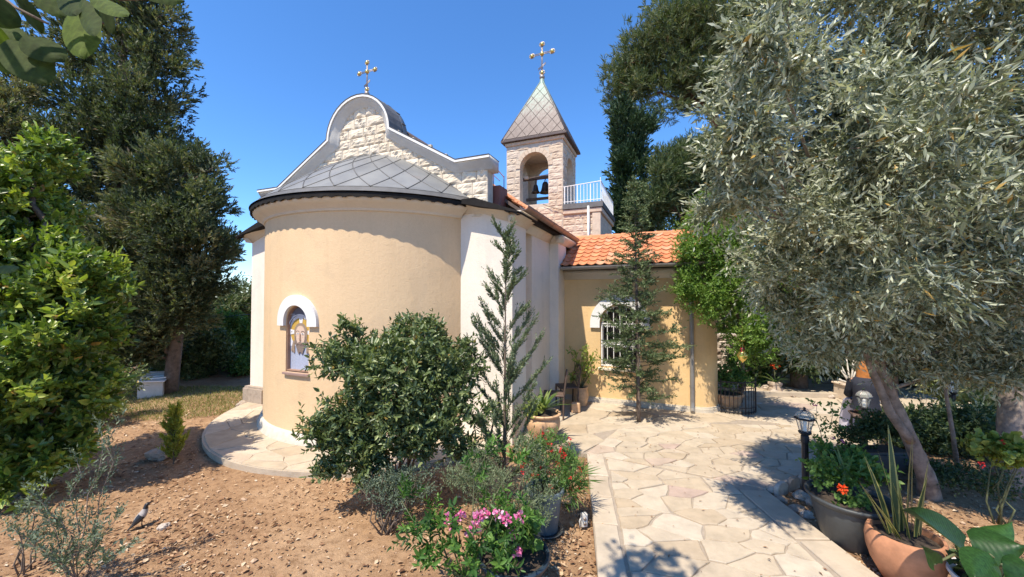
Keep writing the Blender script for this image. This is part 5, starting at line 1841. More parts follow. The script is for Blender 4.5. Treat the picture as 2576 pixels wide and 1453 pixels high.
for (x0, y0, x1, y1, w, sx) in ((-40, 40, 60, 110, .075, .3), (40, 0, 105, 75, .075, .6), (60, 90, 150, 150, .085, .2), (20, 100, 110, 205, .10, .3), (-30, 130, 60, 170, .08, .1), (190, 20, 215, 140, .095, 1), (205, 0, 250, 95, .05, .8), (230, -10, 320, 50, .05, .2),
                                (250, 0, 285, 80, .04, .9), (340, -30, 450, 5, .06, .2), (95, -20, 160, 40, .07, .5), (-60, -10, 40, 60, .09, .4), (-20, 675, 48, 682, .03, .1), (150, -30, 200, 45, .06, .8), (-30, 60, 20, 150, .07, .6)):
    Y = random.uniform(.95, 1.1)
    a, b = W(x0, y0, Y), W(x1, y1, Y + random.uniform(-.06, .06))
    sd = Vector((1, random.uniform(-.3, .3), -.6 * (1 - sx))) if sx > .5 else Vector((.3, .6, 1))
    big_leaf("leaf", hang, a, b - a, sd, (b - a).length * 1.15, w, M['L_fig'], .10, .1)
twg = [[W(-60, -60, 1.05), W(40, 20, 1.03), W(120, 60, 1.02)], [W(160, -60, 1.0), W(200, 10, 1.0), W(260, 60, 1.02)], [W(250, -60, 1.0), W(300, 0, 1.02), W(420, -5, 1.05)]]
limbs("twig", hang, [(bent((-1.45, .7, 3.45), t_[0], 3, 0, .02) + t_, [.010, .009, .008, .007, .005, .004, .003]) for t_ in twg], M['bark'], 6, False)

# ---- conifers built from whorled branches
def conifer(name, label, base, H, rad, up, nb, per, style, leafm, barkm, tr=.03, z_first=.04, cat_="tree", profile=None, dens=1.0, lean=(0, 0), tone=.5, group=None):
    root = empty(name, base, 0, label, cat_, group)
    base = Vector(base)
    tip = base + Vector((lean[0], lean[1], H))
    mobj("trunk", rough_tube([wp(root, base.lerp(tip, t)) for t in (0, .25, .5, .75, 1)], [tr, tr * .8, tr * .55, tr * .3, .003], 8, .08), barkm, root, True)
    br, O, T, L = [], [], [], []
    for i in range(nb):
        t = z_first + (1 - z_first) * (i / nb) ** .95
        if random.random() < .06: continue
        p = profile(t) if profile else (1 - t)
        l = rad * p * random.uniform(.55, 1.15)
        az = i * 2.4 + random.gauss(0, .5)
        s = base.lerp(tip, t)
        ua = up + random.gauss(0, .12)
        d = Vector((math.cos(az) * math.cos(ua), math.sin(az) * math.cos(ua), math.sin(ua)))
        e = s + d * l
        mid = s.lerp(e, .5) + Vector((0, 0, -.06 * l if up < .5 else -.04 * l))
        br.append(([s, mid, e], [max(.003, tr * .25 * (1 - t)), .004, .002]))
        k = max(2, int(per * (l / rad + .12) * dens))
        for j in range(k):
            u = random.uniform(.12, 1)
            q = (s.lerp(mid, u * 2) if u < .5 else mid.lerp(e, u * 2 - 1))
            sd = Vector((random.gauss(0, .7), random.gauss(0, .7), random.gauss(0, .35)))
            dd = (d * style['out'] + sd * style['rand'] + Vector((0, 0, style['up']))).normalized()
            O.append(q); T.append(dd); L.append(style['tl'] * random.uniform(.6, 1.2))
    for j in range(int(per * 1.5)):          # leader
        q = base.lerp(tip, random.uniform(.8, 1)); O.append(q); T.append((Vector((random.gauss(0, .3), random.gauss(0, .3), 1))).normalized()); L.append(style['tl'] * .7)
    limbs("branch", root, br, barkm, 5, False)
    A = twigs(np.array(O, float), np.array(T, float), np.array(L, float), style['m'], style['ang'], style['ll'], style['lw'], 0, tone=tone, toneamp=.3)
    leaf_object("foliage", A, leafm, root)
    return root
# spruce in front of the wing window
sp = G(1607, 1062)
conifer("spruce_tree", "slender sparse spruce in front of the arched wing window", (sp.x, sp.y, -.01), 4.45, .92, .10, 140, 24, dict(out=.75, up=.12, rand=.6, tl=.17, ang=.75, ll=.050, lw=.018, m=13), M['L_fir'], M['bark'], .042, .10,
        profile=lambda t: float(np.interp(t, [0, .05, .15, .27, .43, .6, .76, .9, 1], [.30, .38, .52, .78, .80, .46, .30, .15, .04])), lean=(-.05, 0))
# feathery young cypress before the white pilaster
yc = G(1268, 1262, -.08)
conifer("young_cypress", "tall feathery young cypress in front of the white pilaster", (yc.x, yc.y, -.08), 3.12, 1.0, .88, 56, 58, dict(out=.9, up=.30, rand=.30, tl=.13, ang=.6, ll=.036, lw=.012, m=12), M['L_young'], M['bark'], .024, .05,
        profile=lambda t: .95 - .80 * t if t < .9 else .2, lean=(0.02, .05))
# dwarf golden conifer by the terrace
gc_ = G(437, 1168, -.08)
conifer("golden_conifer", "knee-high golden green dwarf conifer beside the apse terrace", (gc_.x, gc_.y, -.08), .74, .30, .95, 80, 16, dict(out=.8, up=.6, rand=.35, tl=.09, ang=.55, ll=.036, lw=.014, m=9), M['L_gold'], M['bark'], .008, .03,
        profile=lambda t: 1.0 - .75 * t, cat_="shrub")

# ---- big rounded bush in the middle
bl = [lobe(895, 905, 4.5, 80, 62, .45), lobe(960, 880, 4.6, 110, 70, .5), lobe(1080, 870, 4.5, 80, 60, .4), lobe(1130, 930, 4.5, 75, 80, .4), lobe(880, 1010, 4.3, 95, 80, .45), lobe(1000, 980, 4.3, 110, 90, .5), lobe(1110, 1030, 4.4, 90, 80, .45),
      lobe(850, 1110, 4.3, 60, 60, .35), lobe(930, 1110, 4.3, 70, 60, .35), lobe(1150, 1120, 4.4, 40, 40, .25), lobe(875, 820, 4.5, 22, 22, .12), lobe(835, 875, 4.4, 22, 24, .12), lobe(1080, 815, 4.5, 35, 32, .15), lobe(1180, 870, 4.5, 22, 26, .12), lobe(1170, 960, 4.5, 40, 60, .25), lobe(840, 1165, 4.2, 45, 35, .2), lobe(1010, 930, 4.25, 75, 65, .35), lobe(1060, 980, 4.2, 60, 60, .3), lobe(1010, 1090, 4.3, 70, 50, .35), lobe(1070, 1110, 4.35, 55, 45, .3), lobe(930, 1170, 4.2, 55, 35, .25)]
bb = G(985, 1262, -.08)
shrub("round_bush", "big rounded dark green bush in front of the apse", bl, 3500, 9, S_BUSH, M['L_bush'], inner=.35, bumpy=.25, wide=True, stems=34, base=Vector((bb.x, bb.y + .15, -.09)), cat_="bush")
shrub("low_shrub", "low grey-green spreading shrub under the big rounded bush", [lobe(960, 1200, 3.95, 70, 32, .22), lobe(1040, 1210, 3.95, 55, 28, .2), lobe(920, 1215, 3.9, 40, 25, .18), lobe(1000, 1245, 3.9, 60, 22, .2)], 420, 12, dict(S_BRIGHT, tl=.12, ll=.024, lw=.010, ang=.7, up=.4), M['L_grey'], stems=16)
shrub("juniper_shrub", "feathery grey-green juniper shrub left of the red flowered pot", [lobe(1230, 1235, 3.75, 90, 50, .3), lobe(1340, 1250, 3.55, 65, 45, .25), lobe(1180, 1200, 3.9, 45, 40, .2), lobe(1330, 1310, 3.4, 60, 30, .2), lobe(1210, 1150, 4.1, 40, 45, .2), lobe(1330, 1150, 3.9, 45, 50, .2)], 1500, 12, dict(S_BRIGHT, tl=.10, ll=.020, lw=.007, ang=.55, up=.6), M['L_young'], stems=22, tone=.62)
# compound-leaved sapling, nearest plant
def feathery(root, stems, leafm):
    """stems: list of point lists; pinnate fronds at the tips"""
    A = []
    for pts in stems:
        tip, prev = Vector(pts[-1]), Vector(pts[-2])
        for k in range(7):
            d = ((tip - prev).normalized() * .5 + Vector((random.gauss(0, .7), random.gauss(0, .6), random.uniform(-.1, .6)))).normalized()
            o = Vector(pts[-1 - (k % 2)])
            leaf_object("frond", twigs(np.array([o], float), np.array([d], float), np.array([random.uniform(.14, .22)]), 16, .95, .058, .019, .15, tone=.5, toneamp=.5, jit=.2, angj=.1), leafm, root, True)
fs = G(1180, 1500, -.08)
fr_root = empty("feathery_sapling", (fs.x, fs.y, -.08), 0, "dark green feathery-leaved sapling in the near foreground, right of centre", "shrub")
stl = []
for (x, y, Y) in ((1010, 1260, 3.0), (1090, 1300, 2.95), (1060, 1400, 2.8), (1180, 1380, 2.75), (1250, 1420, 2.75), (1280, 1340, 2.85), (1220, 1150, 3.3), (1290, 1170, 3.35), (1330, 1300, 2.95), (1150, 1330, 2.9), (1240, 1300, 3.0), (1195, 1440, 2.7), (1040, 1350, 2.9)):
    e = W(x, y, Y)
    stl.append(bent(fr_root.location, e, 4, .06, .05))
limbs("stem", fr_root, [(s, [.010, .008, .006, .004, .003]) for s in stl], M['stem'], 5, False)
feathery(fr_root, stl, M['L_fern'])

# ---- olive sapling, left foreground
os_ = G(195, 1475, -.08)
osr = empty("olive_sapling", (os_.x, os_.y, -.08), 0, "knee-high grey olive sapling with several thin stems beside the crow", "sapling")
stl = []
for (x, y, Y) in ((290, 1075, 3.3), (255, 1085, 3.2), (120, 1215, 3.15), (75, 1240, 3.1), (30, 1330, 3.0), (300, 1290, 3.1), (330, 1370, 2.95), (100, 1380, 2.9), (190, 1150, 3.2), (240, 1320, 3.0), (150, 1300, 3.05)):
    stl.append(bent(osr.location + Vector((random.gauss(0, .06), random.gauss(0, .04), 0)), W(x, y, Y), 6, .04, .025))
limbs("stem", osr, [(s, [.005, .0045, .004, .0035, .003, .0025, .0015]) for s in stl], M['olivebark'], 5, False)
A = []
for s in stl:
    for i in range(1, 6):
        a, b = s[i], s[i + 1]
        for k in range(7):
            o = a.lerp(b, k / 5)
            d = ((b - a).normalized() * .9 + Vector((random.gauss(0, .45), random.gauss(0, .45), .2))).normalized()
            A.append(twigs(np.array([o], float), np.array([d], float), np.array([.10]), 8, .7, .034, .011, 0, tone=.6, toneamp=.3))
leaf_object("foliage", cat(*A), M['L_grey'], osr)
s2 = G(40, 1375, -.08)
shrub("grey_seedling", "small grey-leaved seedling at the far left edge, behind the olive sapling", [lobe(75, 1330, 3.4, 45, 35, .15), lobe(50, 1300, 3.4, 30, 30, .12)], 70, 9, dict(S_BRIGHT, tl=.1, ll=.032, lw=.012, up=.4), M['L_grey'], stems=6, base=Vector((W(70, 1370, 3.4).x, 3.4, -.08)))

# grass patch, leaf litter, pebbles
def grass():
    n = 15000
    P = np.empty((n, 3))
    x = rng.uniform(-9.5, -4.9, n); y = rng.uniform(7.4, 10.2, n)
    keep = (x + y * .15 < -3.6) & (y > 7.5 + .25 * np.sin(x * 3)) & (np.hypot(x - APC.x, y - APC.y) > 3.36)
    x, y = x[keep], y[keep]
    n = len(x)
    P = np.stack([x, y, np.full(n, -.09)], 1)
    D = unit(np.stack([rng.normal(0, .5, n), rng.normal(0, .5, n), np.ones(n)], 1))
    S = unit(np.cross(D, rng.normal(0, 1, (n, 3)))); Nn = np.cross(S, D)
    l = rng.uniform(.03, .10, n)
    o = leaf_object("grass", [P, D, S, Nn, l, np.full(n, .010), rng.random(n)], M['L_grass'], None, stuff=True)
    top(o, "patch of short dry yellow-green grass beyond the apse terrace", "grass")
grass()

def off_paving(x, y):
    ok = np.hypot(x - APC.x, y - APC.y) > 3.33
    xl = .20 + y / 5.72 * .90
    inside = (x > xl - .01) & (x < 3.04) & (y < 5.75)
    crt = (x > 1.0) & (y > 5.7 - (x - 1.1) * .56) & (y > 4.64 + (x - 3.03) * .53)
    crt2 = (x > -.35) & (y > 5.6) & (y > 6.5 - (x + .3) * .57)
    return ok & ~inside & ~crt & ~crt2
def litter():
    N0 = 90000
    yy = 1.8 + 7.0 * rng.random(N0) ** 1.4
    xx = (rng.random(N0) * 2 - 1) * (1.0 + 1.45 * yy)
    k = off_paving(xx, yy)
    # thicker drifts here and there
    dr = np.sin(xx * 1.7 + 1) * np.sin(yy * 2.1) + .5 * np.sin(xx * 4.1) * np.sin(yy * 3.7 + 2)
    k &= (rng.random(N0) < (.45 + .4 * dr).clip(.12, 1))
    x, y = xx[k], yy[k]
    n = len(x)
    z = np.array([gz(a, b) for a, b in zip(x, y)]) + .010
    P = np.stack([x, y, z], 1)
    az = rng.uniform(0, 6.28, n)
    D = unit(np.stack([np.cos(az), np.sin(az), rng.normal(.12, .18, n)], 1))
    S = unit(np.stack([-np.sin(az), np.cos(az), rng.normal(0, .3, n)], 1)); Nn = np.cross(D, S)
    l = rng.gamma(4, .0080, n).clip(.010, .075)
    o = leaf_object("leaf_litter", [P, D, S, Nn, l, l * rng.uniform(.35, .7, n), rng.random(n) ** .9], M['L_litter'], None, fold=.3, stuff=True)
    top(o, "dry fallen leaves and wood chips scattered over the reddish soil", "leaf litter")
litter()
def path_leaves():
    n = 420
    x = rng.uniform(.9, 6.0, n); y = rng.uniform(2.2, 8.0, n)
    k = ~off_paving(x, y)
    x, y = x[k], y[k]; n = len(x)
    az = rng.uniform(0, 6.28, n)
    P = np.stack([x, y, np.full(n, .010)], 1)
    D = unit(np.stack([np.cos(az), np.sin(az), rng.normal(.1, .12, n)], 1))
    S = unit(np.stack([-np.sin(az), np.cos(az), rng.normal(0, .25, n)], 1)); Nn = np.cross(D, S)
    l = rng.uniform(.015, .05, n)
    o = leaf_object("fallen_leaves", [P, D, S, Nn, l, l * .35, rng.random(n) * .8], M['L_litter'], None, fold=.3, stuff=True)
    top(o, "few dry leaves blown over the pale paving", "fallen leaves")
path_leaves()
def rock_mesh(seed, sub=3, flat=.7):
    bm = bmesh.new()
    bmesh.ops.create_icosphere(bm, subdivisions=sub, radius=1)
    for v in bm.verts:
        p = v.co.copy()
        v.co = p * (1 + .35 * noise.noise(p * 1.3 + Vector((seed * 7, 0, 0))) + .22 * noise.noise(p * 2.7 + Vector((0, seed, 0))) + .08 * noise.noise(p * 7))
        v.co.z *= flat
    me = bpy.data.meshes.new("rock"); bm.to_mesh(me); bm.free()
    me.materials.append(M['rock'])
    return me
def pebbles():
    base = rock_mesh(3, 1, .6)
    bv = np.array([v.co for v in base.vertices]); bfaces = [tuple(p.vertices) for p in base.polygons]
    N0 = 2600
    yy = 1.9 + 6 * rng.random(N0) ** 1.3
    xx = (rng.random(N0) * 2 - 1) * (1 + 1.4 * yy)
    k = off_paving(xx, yy)
    V, F = [], []
    for x, y in zip(xx[k], yy[k]):
        s = min(.035, float(rng.gamma(2, .0045)) + .003); a = rng.uniform(0, 6.28)
        q = bv * s * rng.uniform(.7, 1.3, 3)
        c, s_ = math.cos(a), math.sin(a)
        q = np.stack([q[:, 0] * c - q[:, 1] * s_ + x, q[:, 0] * s_ + q[:, 1] * c + y, q[:, 2] + gz(x, y) + s * .2], 1)
        n = len(V)
        V += [tuple(p) for p in q]; F += [tuple(i + n for i in f) for f in bfaces]
    o = mobj("pebbles", (V, F), simple("pebble_stone", (.42, .29, .19), .9, 0, .35, 3), None)
    o["kind"] = "stuff"
    top(o, "small pale pebbles strewn over the soil", "pebbles")
pebbles()

# ================================================================ GARDEN OBJECTS
ROCKS = [rock_mesh(s) for s in range(5)]
def rock(x, y, s, label, group=None, z=None, rz=None):
    p = G(x, y, -.06)
    o = inst("rock", ROCKS[int(x) % 5], None, (p.x, p.y, (gz(p.x, p.y) if z is None else z) + s * .3), (random.uniform(-.3, .3), random.uniform(-.3, .3), random.uniform(0, 6)), (s, s * random.uniform(.7, 1.1), s * random.uniform(.7, 1.1)))
    return top(o, label, "rock", group)
rock(403, 1150, .15, "grey rock standing beside the golden dwarf conifer")
rock(412, 1325, .05, "small orange-tan stone right of the crow")
ORD = ("leftmost", "second", "third", "fourth", "fifth", "sixth", "seventh", "eighth", "rightmost")
for i_, (x, y, s) in enumerate(sorted(((1945, 1240, .085), (1985, 1225, .08), (2015, 1255, .09), (1965, 1262, .06), (2005, 1285, .07), (2045, 1270, .075), (2030, 1300, .06), (1990, 1300, .05), (2065, 1235, .08)))):
    rock(x, y, s, "rough brown rock at the near lamp post's foot, " + ORD[i_] + (" of nine from the left" if 0 < i_ < 8 else " of nine"), "rocks edging the bed by the near lamp post")
for i_, (x, y, s) in enumerate(((1925, 985, .10), (1945, 995, .09), (1960, 1003, .08), (1990, 1005, .09), (2015, 1004, .07), (2050, 1006, .08), (2090, 1008, .09), (2120, 1008, .08))):
    rock(x, y, s, "pale stone edging the back of the courtyard, " + (ORD[i_] if i_ < 7 else "rightmost") + (" of eight from the left" if 0 < i_ < 7 else " of eight"), "stones edging the back bed", 0)
rock(608, 1020, .12, "dark stone at the corner of the worn pilaster foot")

# rough low bed kerb stones at the back right of the path corner: scalloped edging
for k in range(7):
    p = Vector((3.2 + k * .24, 4.62 + k * .13, 0))
    v, f = prism_xz([(-.115, -.08), (.115, -.08), (.115, .05), (.08, .085), (0, .10), (-.08, .085), (-.115, .05)], -.025, .025)
    o = bevel(fix_normals(mobj("edging_stone", (v, f), M['rock'], None, False, p)), .008)
    o.rotation_euler = (0, 0, math.atan2(.13, .24) + random.gauss(0, .05))
    top(o, "small round-topped edging stone behind the near lamp post, " + (ORD[k] if k < 6 else "rightmost") + (" of seven from the left" if 0 < k < 6 else " of seven"), "edging stone", "round-topped edging stones")

# ---- crow
def crow(loc, yaw):
    PB = Matrix.Translation((0, 0, .115)) @ Matrix.Rotation(R(-20), 4, 'Y') @ Matrix.Translation((0, 0, -.115))
    root = empty("crow", loc, yaw, "hooded crow with grey back standing on the soil at left", "bird")
    # spine stations: x forward, z up, half width, half height, tag
    st = [(-.215, .060, .016, .006), (-.175, .078, .024, .008), (-.135, .095, .027, .012), (-.10, .112, .034, .026), (-.06, .135, .047, .044), (-.015, .158, .055, .055), (.03, .182, .055, .056), (.065, .212, .044, .046),
          (.088, .245, .030, .034), (.102, .272, .027, .028), (.118, .290, .0275, .026), (.138, .296, .022, .020), (.150, .294, .012, .012), (.168, .288, .008, .008), (.186, .281, .0015, .002)]
    n = 16
    v, f, mi = [], [], []
    for i, (x, z_, a, b) in enumerate(st):
        j0, j1 = max(0, i - 1), min(len(st) - 1, i + 1)
        t = Vector((st[j1][0] - st[j0][0], 0, st[j1][1] - st[j0][1])).normalized()
        up = Vector((-t.z, 0, t.x))
        for k in range(n):
            an = 2 * math.pi * k / n
            bulge = 1.0
            if 3 <= i <= 6 and (abs(math.cos(an)) > .6): bulge = 1.10
            v.append(Vector((x, 0, z_)) + Vector((0, 1, 0)) * (a * bulge * math.cos(an)) + up * (b * math.sin(an)))
    for i in range(len(st) - 1):
        for k in range(n):
            k2 = (k + 1) % n
            f.append((i * n + k, i * n + k2, (i + 1) * n + k2, (i + 1) * n + k))
            an = 2 * math.pi * (k + .5) / n
            s, c = math.sin(an), abs(math.cos(an))
            if i >= 8 or i <= 2: m_ = 0
            elif i <= 5 and c > .35 and s > -.75: m_ = 0            # folded wings
            elif i == 3: m_ = 0
            else: m_ = 1
            mi.append(m_)
    f.append(tuple(range(n - 1, -1, -1))); mi.append(0)
    f.append(tuple(range((len(st) - 1) * n, len(st) * n))); mi.append(0)
    blackm = simple("crow_black", (.018, .016, .018), .4, 0, .2, 30)
    greym = simple("crow_grey", (.33, .29, .27), .7, 0, .15, 30)
    v = [PB @ p for p in v]
    o = mobj("body", (v, f), blackm, root, True)
    o.data.materials.append(greym)
    o.data.polygons.foreach_set("material_index", mi)
    # folded wing blades lying over the rump
    for s in (-1, 1):
        w = [(.045, .050 * s, .195), (.02, .062 * s, .165), (-.05, .056 * s, .130), (-.12, .036 * s, .098), (-.185, .018 * s, .082), (-.12, .020 * s, .118), (-.05, .036 * s, .165), (.01, .044 * s, .200)]
        c = Vector((-.05, .052 * s, .145))
        vv = [tuple(c + Vector((0, .006 * s, 0)))] + w
        ff = [(0, i, i % 8 + 1) for i in range(1, 9)]
        mobj("wing", ([PB @ Vector(p) for p in vv], ff), blackm, root, True)
        leg = join(tube([(.005, .022 * s, .115), (-.004, .024 * s, .06), (.006, .026 * s, .004)], [.010, .0045, .004], 6),
                   *[tube([(.006, .026 * s, .004), (.006 + .035 * math.cos(a), .026 * s + .035 * math.sin(a), .002)], .003, 4) for a in (-.4, 0, .4, math.pi)])
        mobj("leg", leg, blackm, root, True)
        mobj("eye", lathe([(.0001, -.0035), (.0035, 0), (.0001, .0035)], 8, 0, 0), simple("crow_eye", (.02, .015, .01), .1, bmp=0), root, True, PB @ Vector((.126, .0235 * s, .296)))
    root.scale = (.66, .80, .70)
cp_ = G(357, 1326, -.08)
crow((cp_.x, cp_.y, gz(cp_.x, cp_.y) + .004), R(40))

# ---- garden lamps
def lamp_post(x, y, topy, label, Y=None, hat=False):
    p = G(x, y, 0) if Y is None else Vector((W(x, y, Y).x, Y, 0))
    k = p.y / FPX
    H = W(x, topy, p.y).z
    root = empty("garden_lamp", (p.x, p.y, -.03), R(20), label, "lamp", "black garden lamp posts")
    hl = .31; z0 = H - hl
    mobj("post", lathe([(.055, 0), (.055, .03), (.036, .05), (.034, z0 - .12), (.042, z0 - .10), (.042, z0 - .03), (.034, z0 - .02), (.06, z0 + .0), (.068, z0 + .02), (.05, z0 + .03), (.0001, z0 + .03)], 12), M['iron'], root, False)
    gl = lathe([(.052, z0 + .032), (.083, z0 + .165)], 6)
    mobj("lantern_glass", gl, M['clearglass'], root)
    for i in range(6):
        a = 2 * math.pi * i / 6
        mobj("lantern_bar", tube([(.053 * math.cos(a), .053 * math.sin(a), z0 + .03), (.085 * math.cos(a), .085 * math.sin(a), z0 + .168)], .005, 5), M['pewter'], root)
    mobj("lantern_rim", lathe([(.078, z0 + .163), (.108, z0 + .168), (.108, z0 + .176), (.092, z0 + .19)], 6), M['iron'], root)
    mobj("lantern_dome", lathe([(.094, z0 + .186), (.082, z0 + .222), (.055, z0 + .252), (.022, z0 + .268)], 6), M['clearglass'], root)
    for i in range(6):
        a = 2 * math.pi * i / 6
        mobj("dome_rib", tube([(r * math.cos(a), r * math.sin(a), z0 + h) for r, h in ((.096, .186), (.084, .222), (.057, .252), (.022, .27))], .0045, 5), M['pewter'], root)
    mobj("finial", lathe([(.028, z0 + .265), (.014, z0 + .275), (.012, z0 + .285), (.018, z0 + .295), (.008, z0 + .305), (.0001, z0 + hl)], 8), M['iron'], root, True)
    mobj("bulb_holder", lathe([(.02, z0 + .03), (.02, z0 + .085), (.014, z0 + .09), (.024, z0 + .115), (.020, z0 + .14), (.0001, z0 + .15)], 8), M['whitepaint'], root, True)
lamp_post(2027, 1240, 1018, "black garden lamp post with glass lantern at the near bed corner")
lamp_post(2176, 1130, 972, "black garden lamp post just in front of the seated person")
lamp_post(2398, 1085, 940, "garden lamp half hidden by olive foliage at far right")

# ---- pots and potted plants
def pot(parent, prof, m, soil_r=None, soil_z=None, n=28, name="pot"):
    o = mobj(name, lathe(prof, n), m, parent, True)
    md = o.modifiers.new("edge", 'EDGE_SPLIT'); md.split_angle = R(40)
    if soil_r:
        mobj("soil", lathe([(0.0001, soil_z + .01), (soil_r * .6, soil_z + .012), (soil_r, soil_z)], n), M['soilpot'], parent, True)
    return o
def potted(name, label, x, y, z=0.0, cat_="potted plant", group=None):
    p = G(x, y, z)
    return empty(name, (p.x, p.y, z), 0, label, cat_, group)

def leaf_cloud(root, name, centers, n, m, style, leafm, wide=True, tone=.5):
    return crown(name, root, centers, n, m, style, leafm, .2, .2, wide, tone)
S_GER = dict(out=.5, up=.5, rand=.5, tl=.10, ang=1.1, ll=.050, lw=.052, ta=.3)

def flower_head(root, c, r, petalm, n=26, size=.018):
    """cluster of small petals"""
    c = np.array(c, float)
    d = unit(rng.normal(0, 1, (n, 3)) + np.array([0, -.2, .4]))
    P = c + d * r * .55
    S = unit(np.cross(d, rng.normal(0, 1, (n, 3)))); Nn = np.cross(S, d)
    l = np.full(n, size) * rng.uniform(.7, 1.3, n)
    return leaf_object("flower_head", [P, unit(d + rng.normal(0, .6, (n, 3))), S, Nn, l, l * .9, rng.random(n)], petalm, root, True)
def stalk(root, a, b, r=.0025):
    return tube([wp(root, a), wp(root, Vector(a).lerp(Vector(b), .5) + Vector((random.gauss(0, .01), 0, 0))), wp(root, b)], r, 4)

# pink geranium in the blue-black pot
pg = potted("potted_geranium", "pink-flowered geranium in a round blue-black pot, lowest in the picture", 1292, 1490, -.08)
pot(pg, [(.0001, 0), (.18, 0), (.20, .02), (.255, .24), (.265, .27), (.285, .272), (.295, .285), (.298, .305), (.288, .32), (.268, .318), (.255, .29), (.25, .26)], M['bluepot'], .255, .285, 36)
px, py = pg.location.x, pg.location.y
gl_ = [(np.array([px, py, .36]), np.array([.20, .18, .13])), (np.array([px - .12, py + .05, .46]), np.array([.16, .15, .10])), (np.array([px + .08, py + .05, .42]), np.array([.12, .12, .10]))]
leaf_cloud(pg, "leaves", gl_, 85, 6, S_GER, M['L_geran'])
stk = []
for (x, y) in ((1135, 1290), (1165, 1285), (1205, 1285), (1222, 1280), (1255, 1280), (1275, 1290), (1308, 1285), (1185, 1330), (1290, 1325), (1300, 1370), (1200, 1310), (1150, 1310)):
    c = W(x, y, 3.0 + random.uniform(-.08, .08))
    flower_head(pg, c + Vector((0, -.12, .02)), .042, M['F_pink'], 30, .027)
    stk.append(stalk(pg, (px + random.gauss(0, .06), py, .3), c))
mobj("flower_stalk", join(*stk), M['stem'], pg)

# red flowered plants by the path, in a grey-blue pot, with ridged terracotta block beside
rp_ = potted("potted_red_flowers", "red-flowered bushy plant in a tall grey-blue pot beside the path", 1372, 1335, -.08)
pot(rp_, [(.0001, 0), (.11, 0), (.125, .02), (.165, .36), (.172, .40), (.195, .402), (.20, .42), (.195, .44), (.18, .445), (.16, .42)], M['greypot'], .17, .40, 28)
pot(rp_, [(.0001, .004), (.16, .004), (.185, .03), (.18, .035), (.15, .02)], M['darkpot'], name="saucer")
rl = [lobe(1395, 1165, 3.95, 60, 60, .22), lobe(1360, 1140, 4.0, 50, 50, .2), lobe(1430, 1180, 4.0, 32, 50, .15), lobe(1400, 1110, 4.05, 40, 30, .15), lobe(1330, 1170, 4.0, 35, 40, .15)]
leaf_cloud(rp_, "leaves", rl, 480, 8, dict(S_BRIGHT, tl=.09, ll=.036, lw=.010, up=.4), M['L_geran'], False)
stk = []
for k in range(34):
    c, r = rl[k % len(rl)]
    d = unit(rng.normal(0, 1, (1, 3)))[0]; d[1] = -abs(d[1]) * .8
    q = Vector(c + d * r * 1.02)
    flower_head(rp_, q, .014, M['F_red'], 9, .016)
stl = [bent((rp_.location.x + random.gauss(0, .05), rp_.location.y, .3), Vector(c) + Vector([random.uniform(-.7, .7) * a for a in r]), 3, .03, .04) for c, r in rl for _ in range(4)]
limbs("stem", rp_, [(s, [.005, .004, .003, .002]) for s in stl], M['stem'], 4, False)
# grassy clump of strap leaves and red flowers at the path edge
S_STRAP = dict(out=.6, up=.5, rand=.4, tl=.06, ang=.5, ll=.16, lw=.010, ta=.3)
eg = shrub("edge_grass_clump", "bright green strap-leaved clump leaning over the path edge", [lobe(1440, 1200, 4.15, 28, 40, .12), lobe(1425, 1235, 4.05, 25, 30, .1)], 60, 6, dict(S_STRAP, droop=.3), M['L_geran'], stems=0, base=Vector((G(1425, 1262).x, G(1425, 1262).y, -.08)), cat_="plant")
for (x, y) in ((1450, 1255), (1462, 1185), (1448, 1195), (1455, 1228), (1435, 1235)):
    flower_head(eg, W(x, y, 4.0), .014, M['F_red'], 9, .016)
# ridged terracotta block
tbp = G(1424, 1262, -.08)
v = []
rb = empty("terracotta_block", (tbp.x, tbp.y, -.08), R(-12), "ridged terracotta planter block behind the grey-blue pot", "planter")
for k in range(5):
    bevel(mobj("ridge", box(-.075, .075, -.06, .06, .004 + k * .042, .042 + k * .042), M['terralight'], rb), .014, 2)
mobj("core", box(-.068, .068, -.053, .053, 0, .20), M['terralight'], rb)

# terracotta urn with sago palm in front of the pilaster
def strap(root, base, az, el, L, Wd, m, droop=.5, ns=7, name="leaf", edge=None, tw=0.0):
    """strap leaf, world coordinates"""
    base = Vector(base)
    h = Vector((math.cos(az), math.sin(az), 0)); s = Vector((-math.sin(az), math.cos(az), 0))
    s = (s * math.cos(tw) + h * math.sin(tw))
    v, f, mi = [], [], []
    p = base.copy(); e = el
    for i in range(ns + 1):
        t = i / ns
        w = Wd * (min(1, .65 + t * 1.2) * (1 - t ** 2.5)) * .5
        up = Vector((-h.x * math.sin(e), -h.y * math.sin(e), math.cos(e)))
        for u in ((-1, -.62, 0, .62, 1) if edge else (-1, 0, 1)):
            v.append(wp(root, p + s * (w * u) + up * (.22 * w * abs(u))))
        d = h * math.cos(e) + Vector((0, 0, math.sin(e)))
        p = p + d * (L / ns)
        e -= droop / ns
    k = 5 if edge else 3
    for i in range(ns):
        for j in range(k - 1):
            a = i * k + j
            f.append((a, a + 1, a + k + 1, a + k)); mi.append(1 if edge and j in (0, 3) else 0)
    o = mobj(name, (v, f), m, root, True)
    if edge:
        o.data.materials.append(edge)
        o.data.polygons.foreach_set("material_index", mi)
    at = o.data.attributes.new("rnd", 'FLOAT', 'POINT')
    at.data.foreach_set("value", np.full(len(o.data.vertices), random.random(), np.float32))
    return o
ur = potted("potted_palm", "sago palm in a wide terracotta urn beside the white pilaster", 1366, 1112)
pot(ur, [(.0001, 0), (.15, 0), (.17, .03), (.24, .18), (.275, .30), (.27, .37), (.245, .41), (.25, .43), (.285, .44), (.29, .46), (.275, .475), (.25, .47), (.235, .42)], M['terralight'], .24, .44, 28)
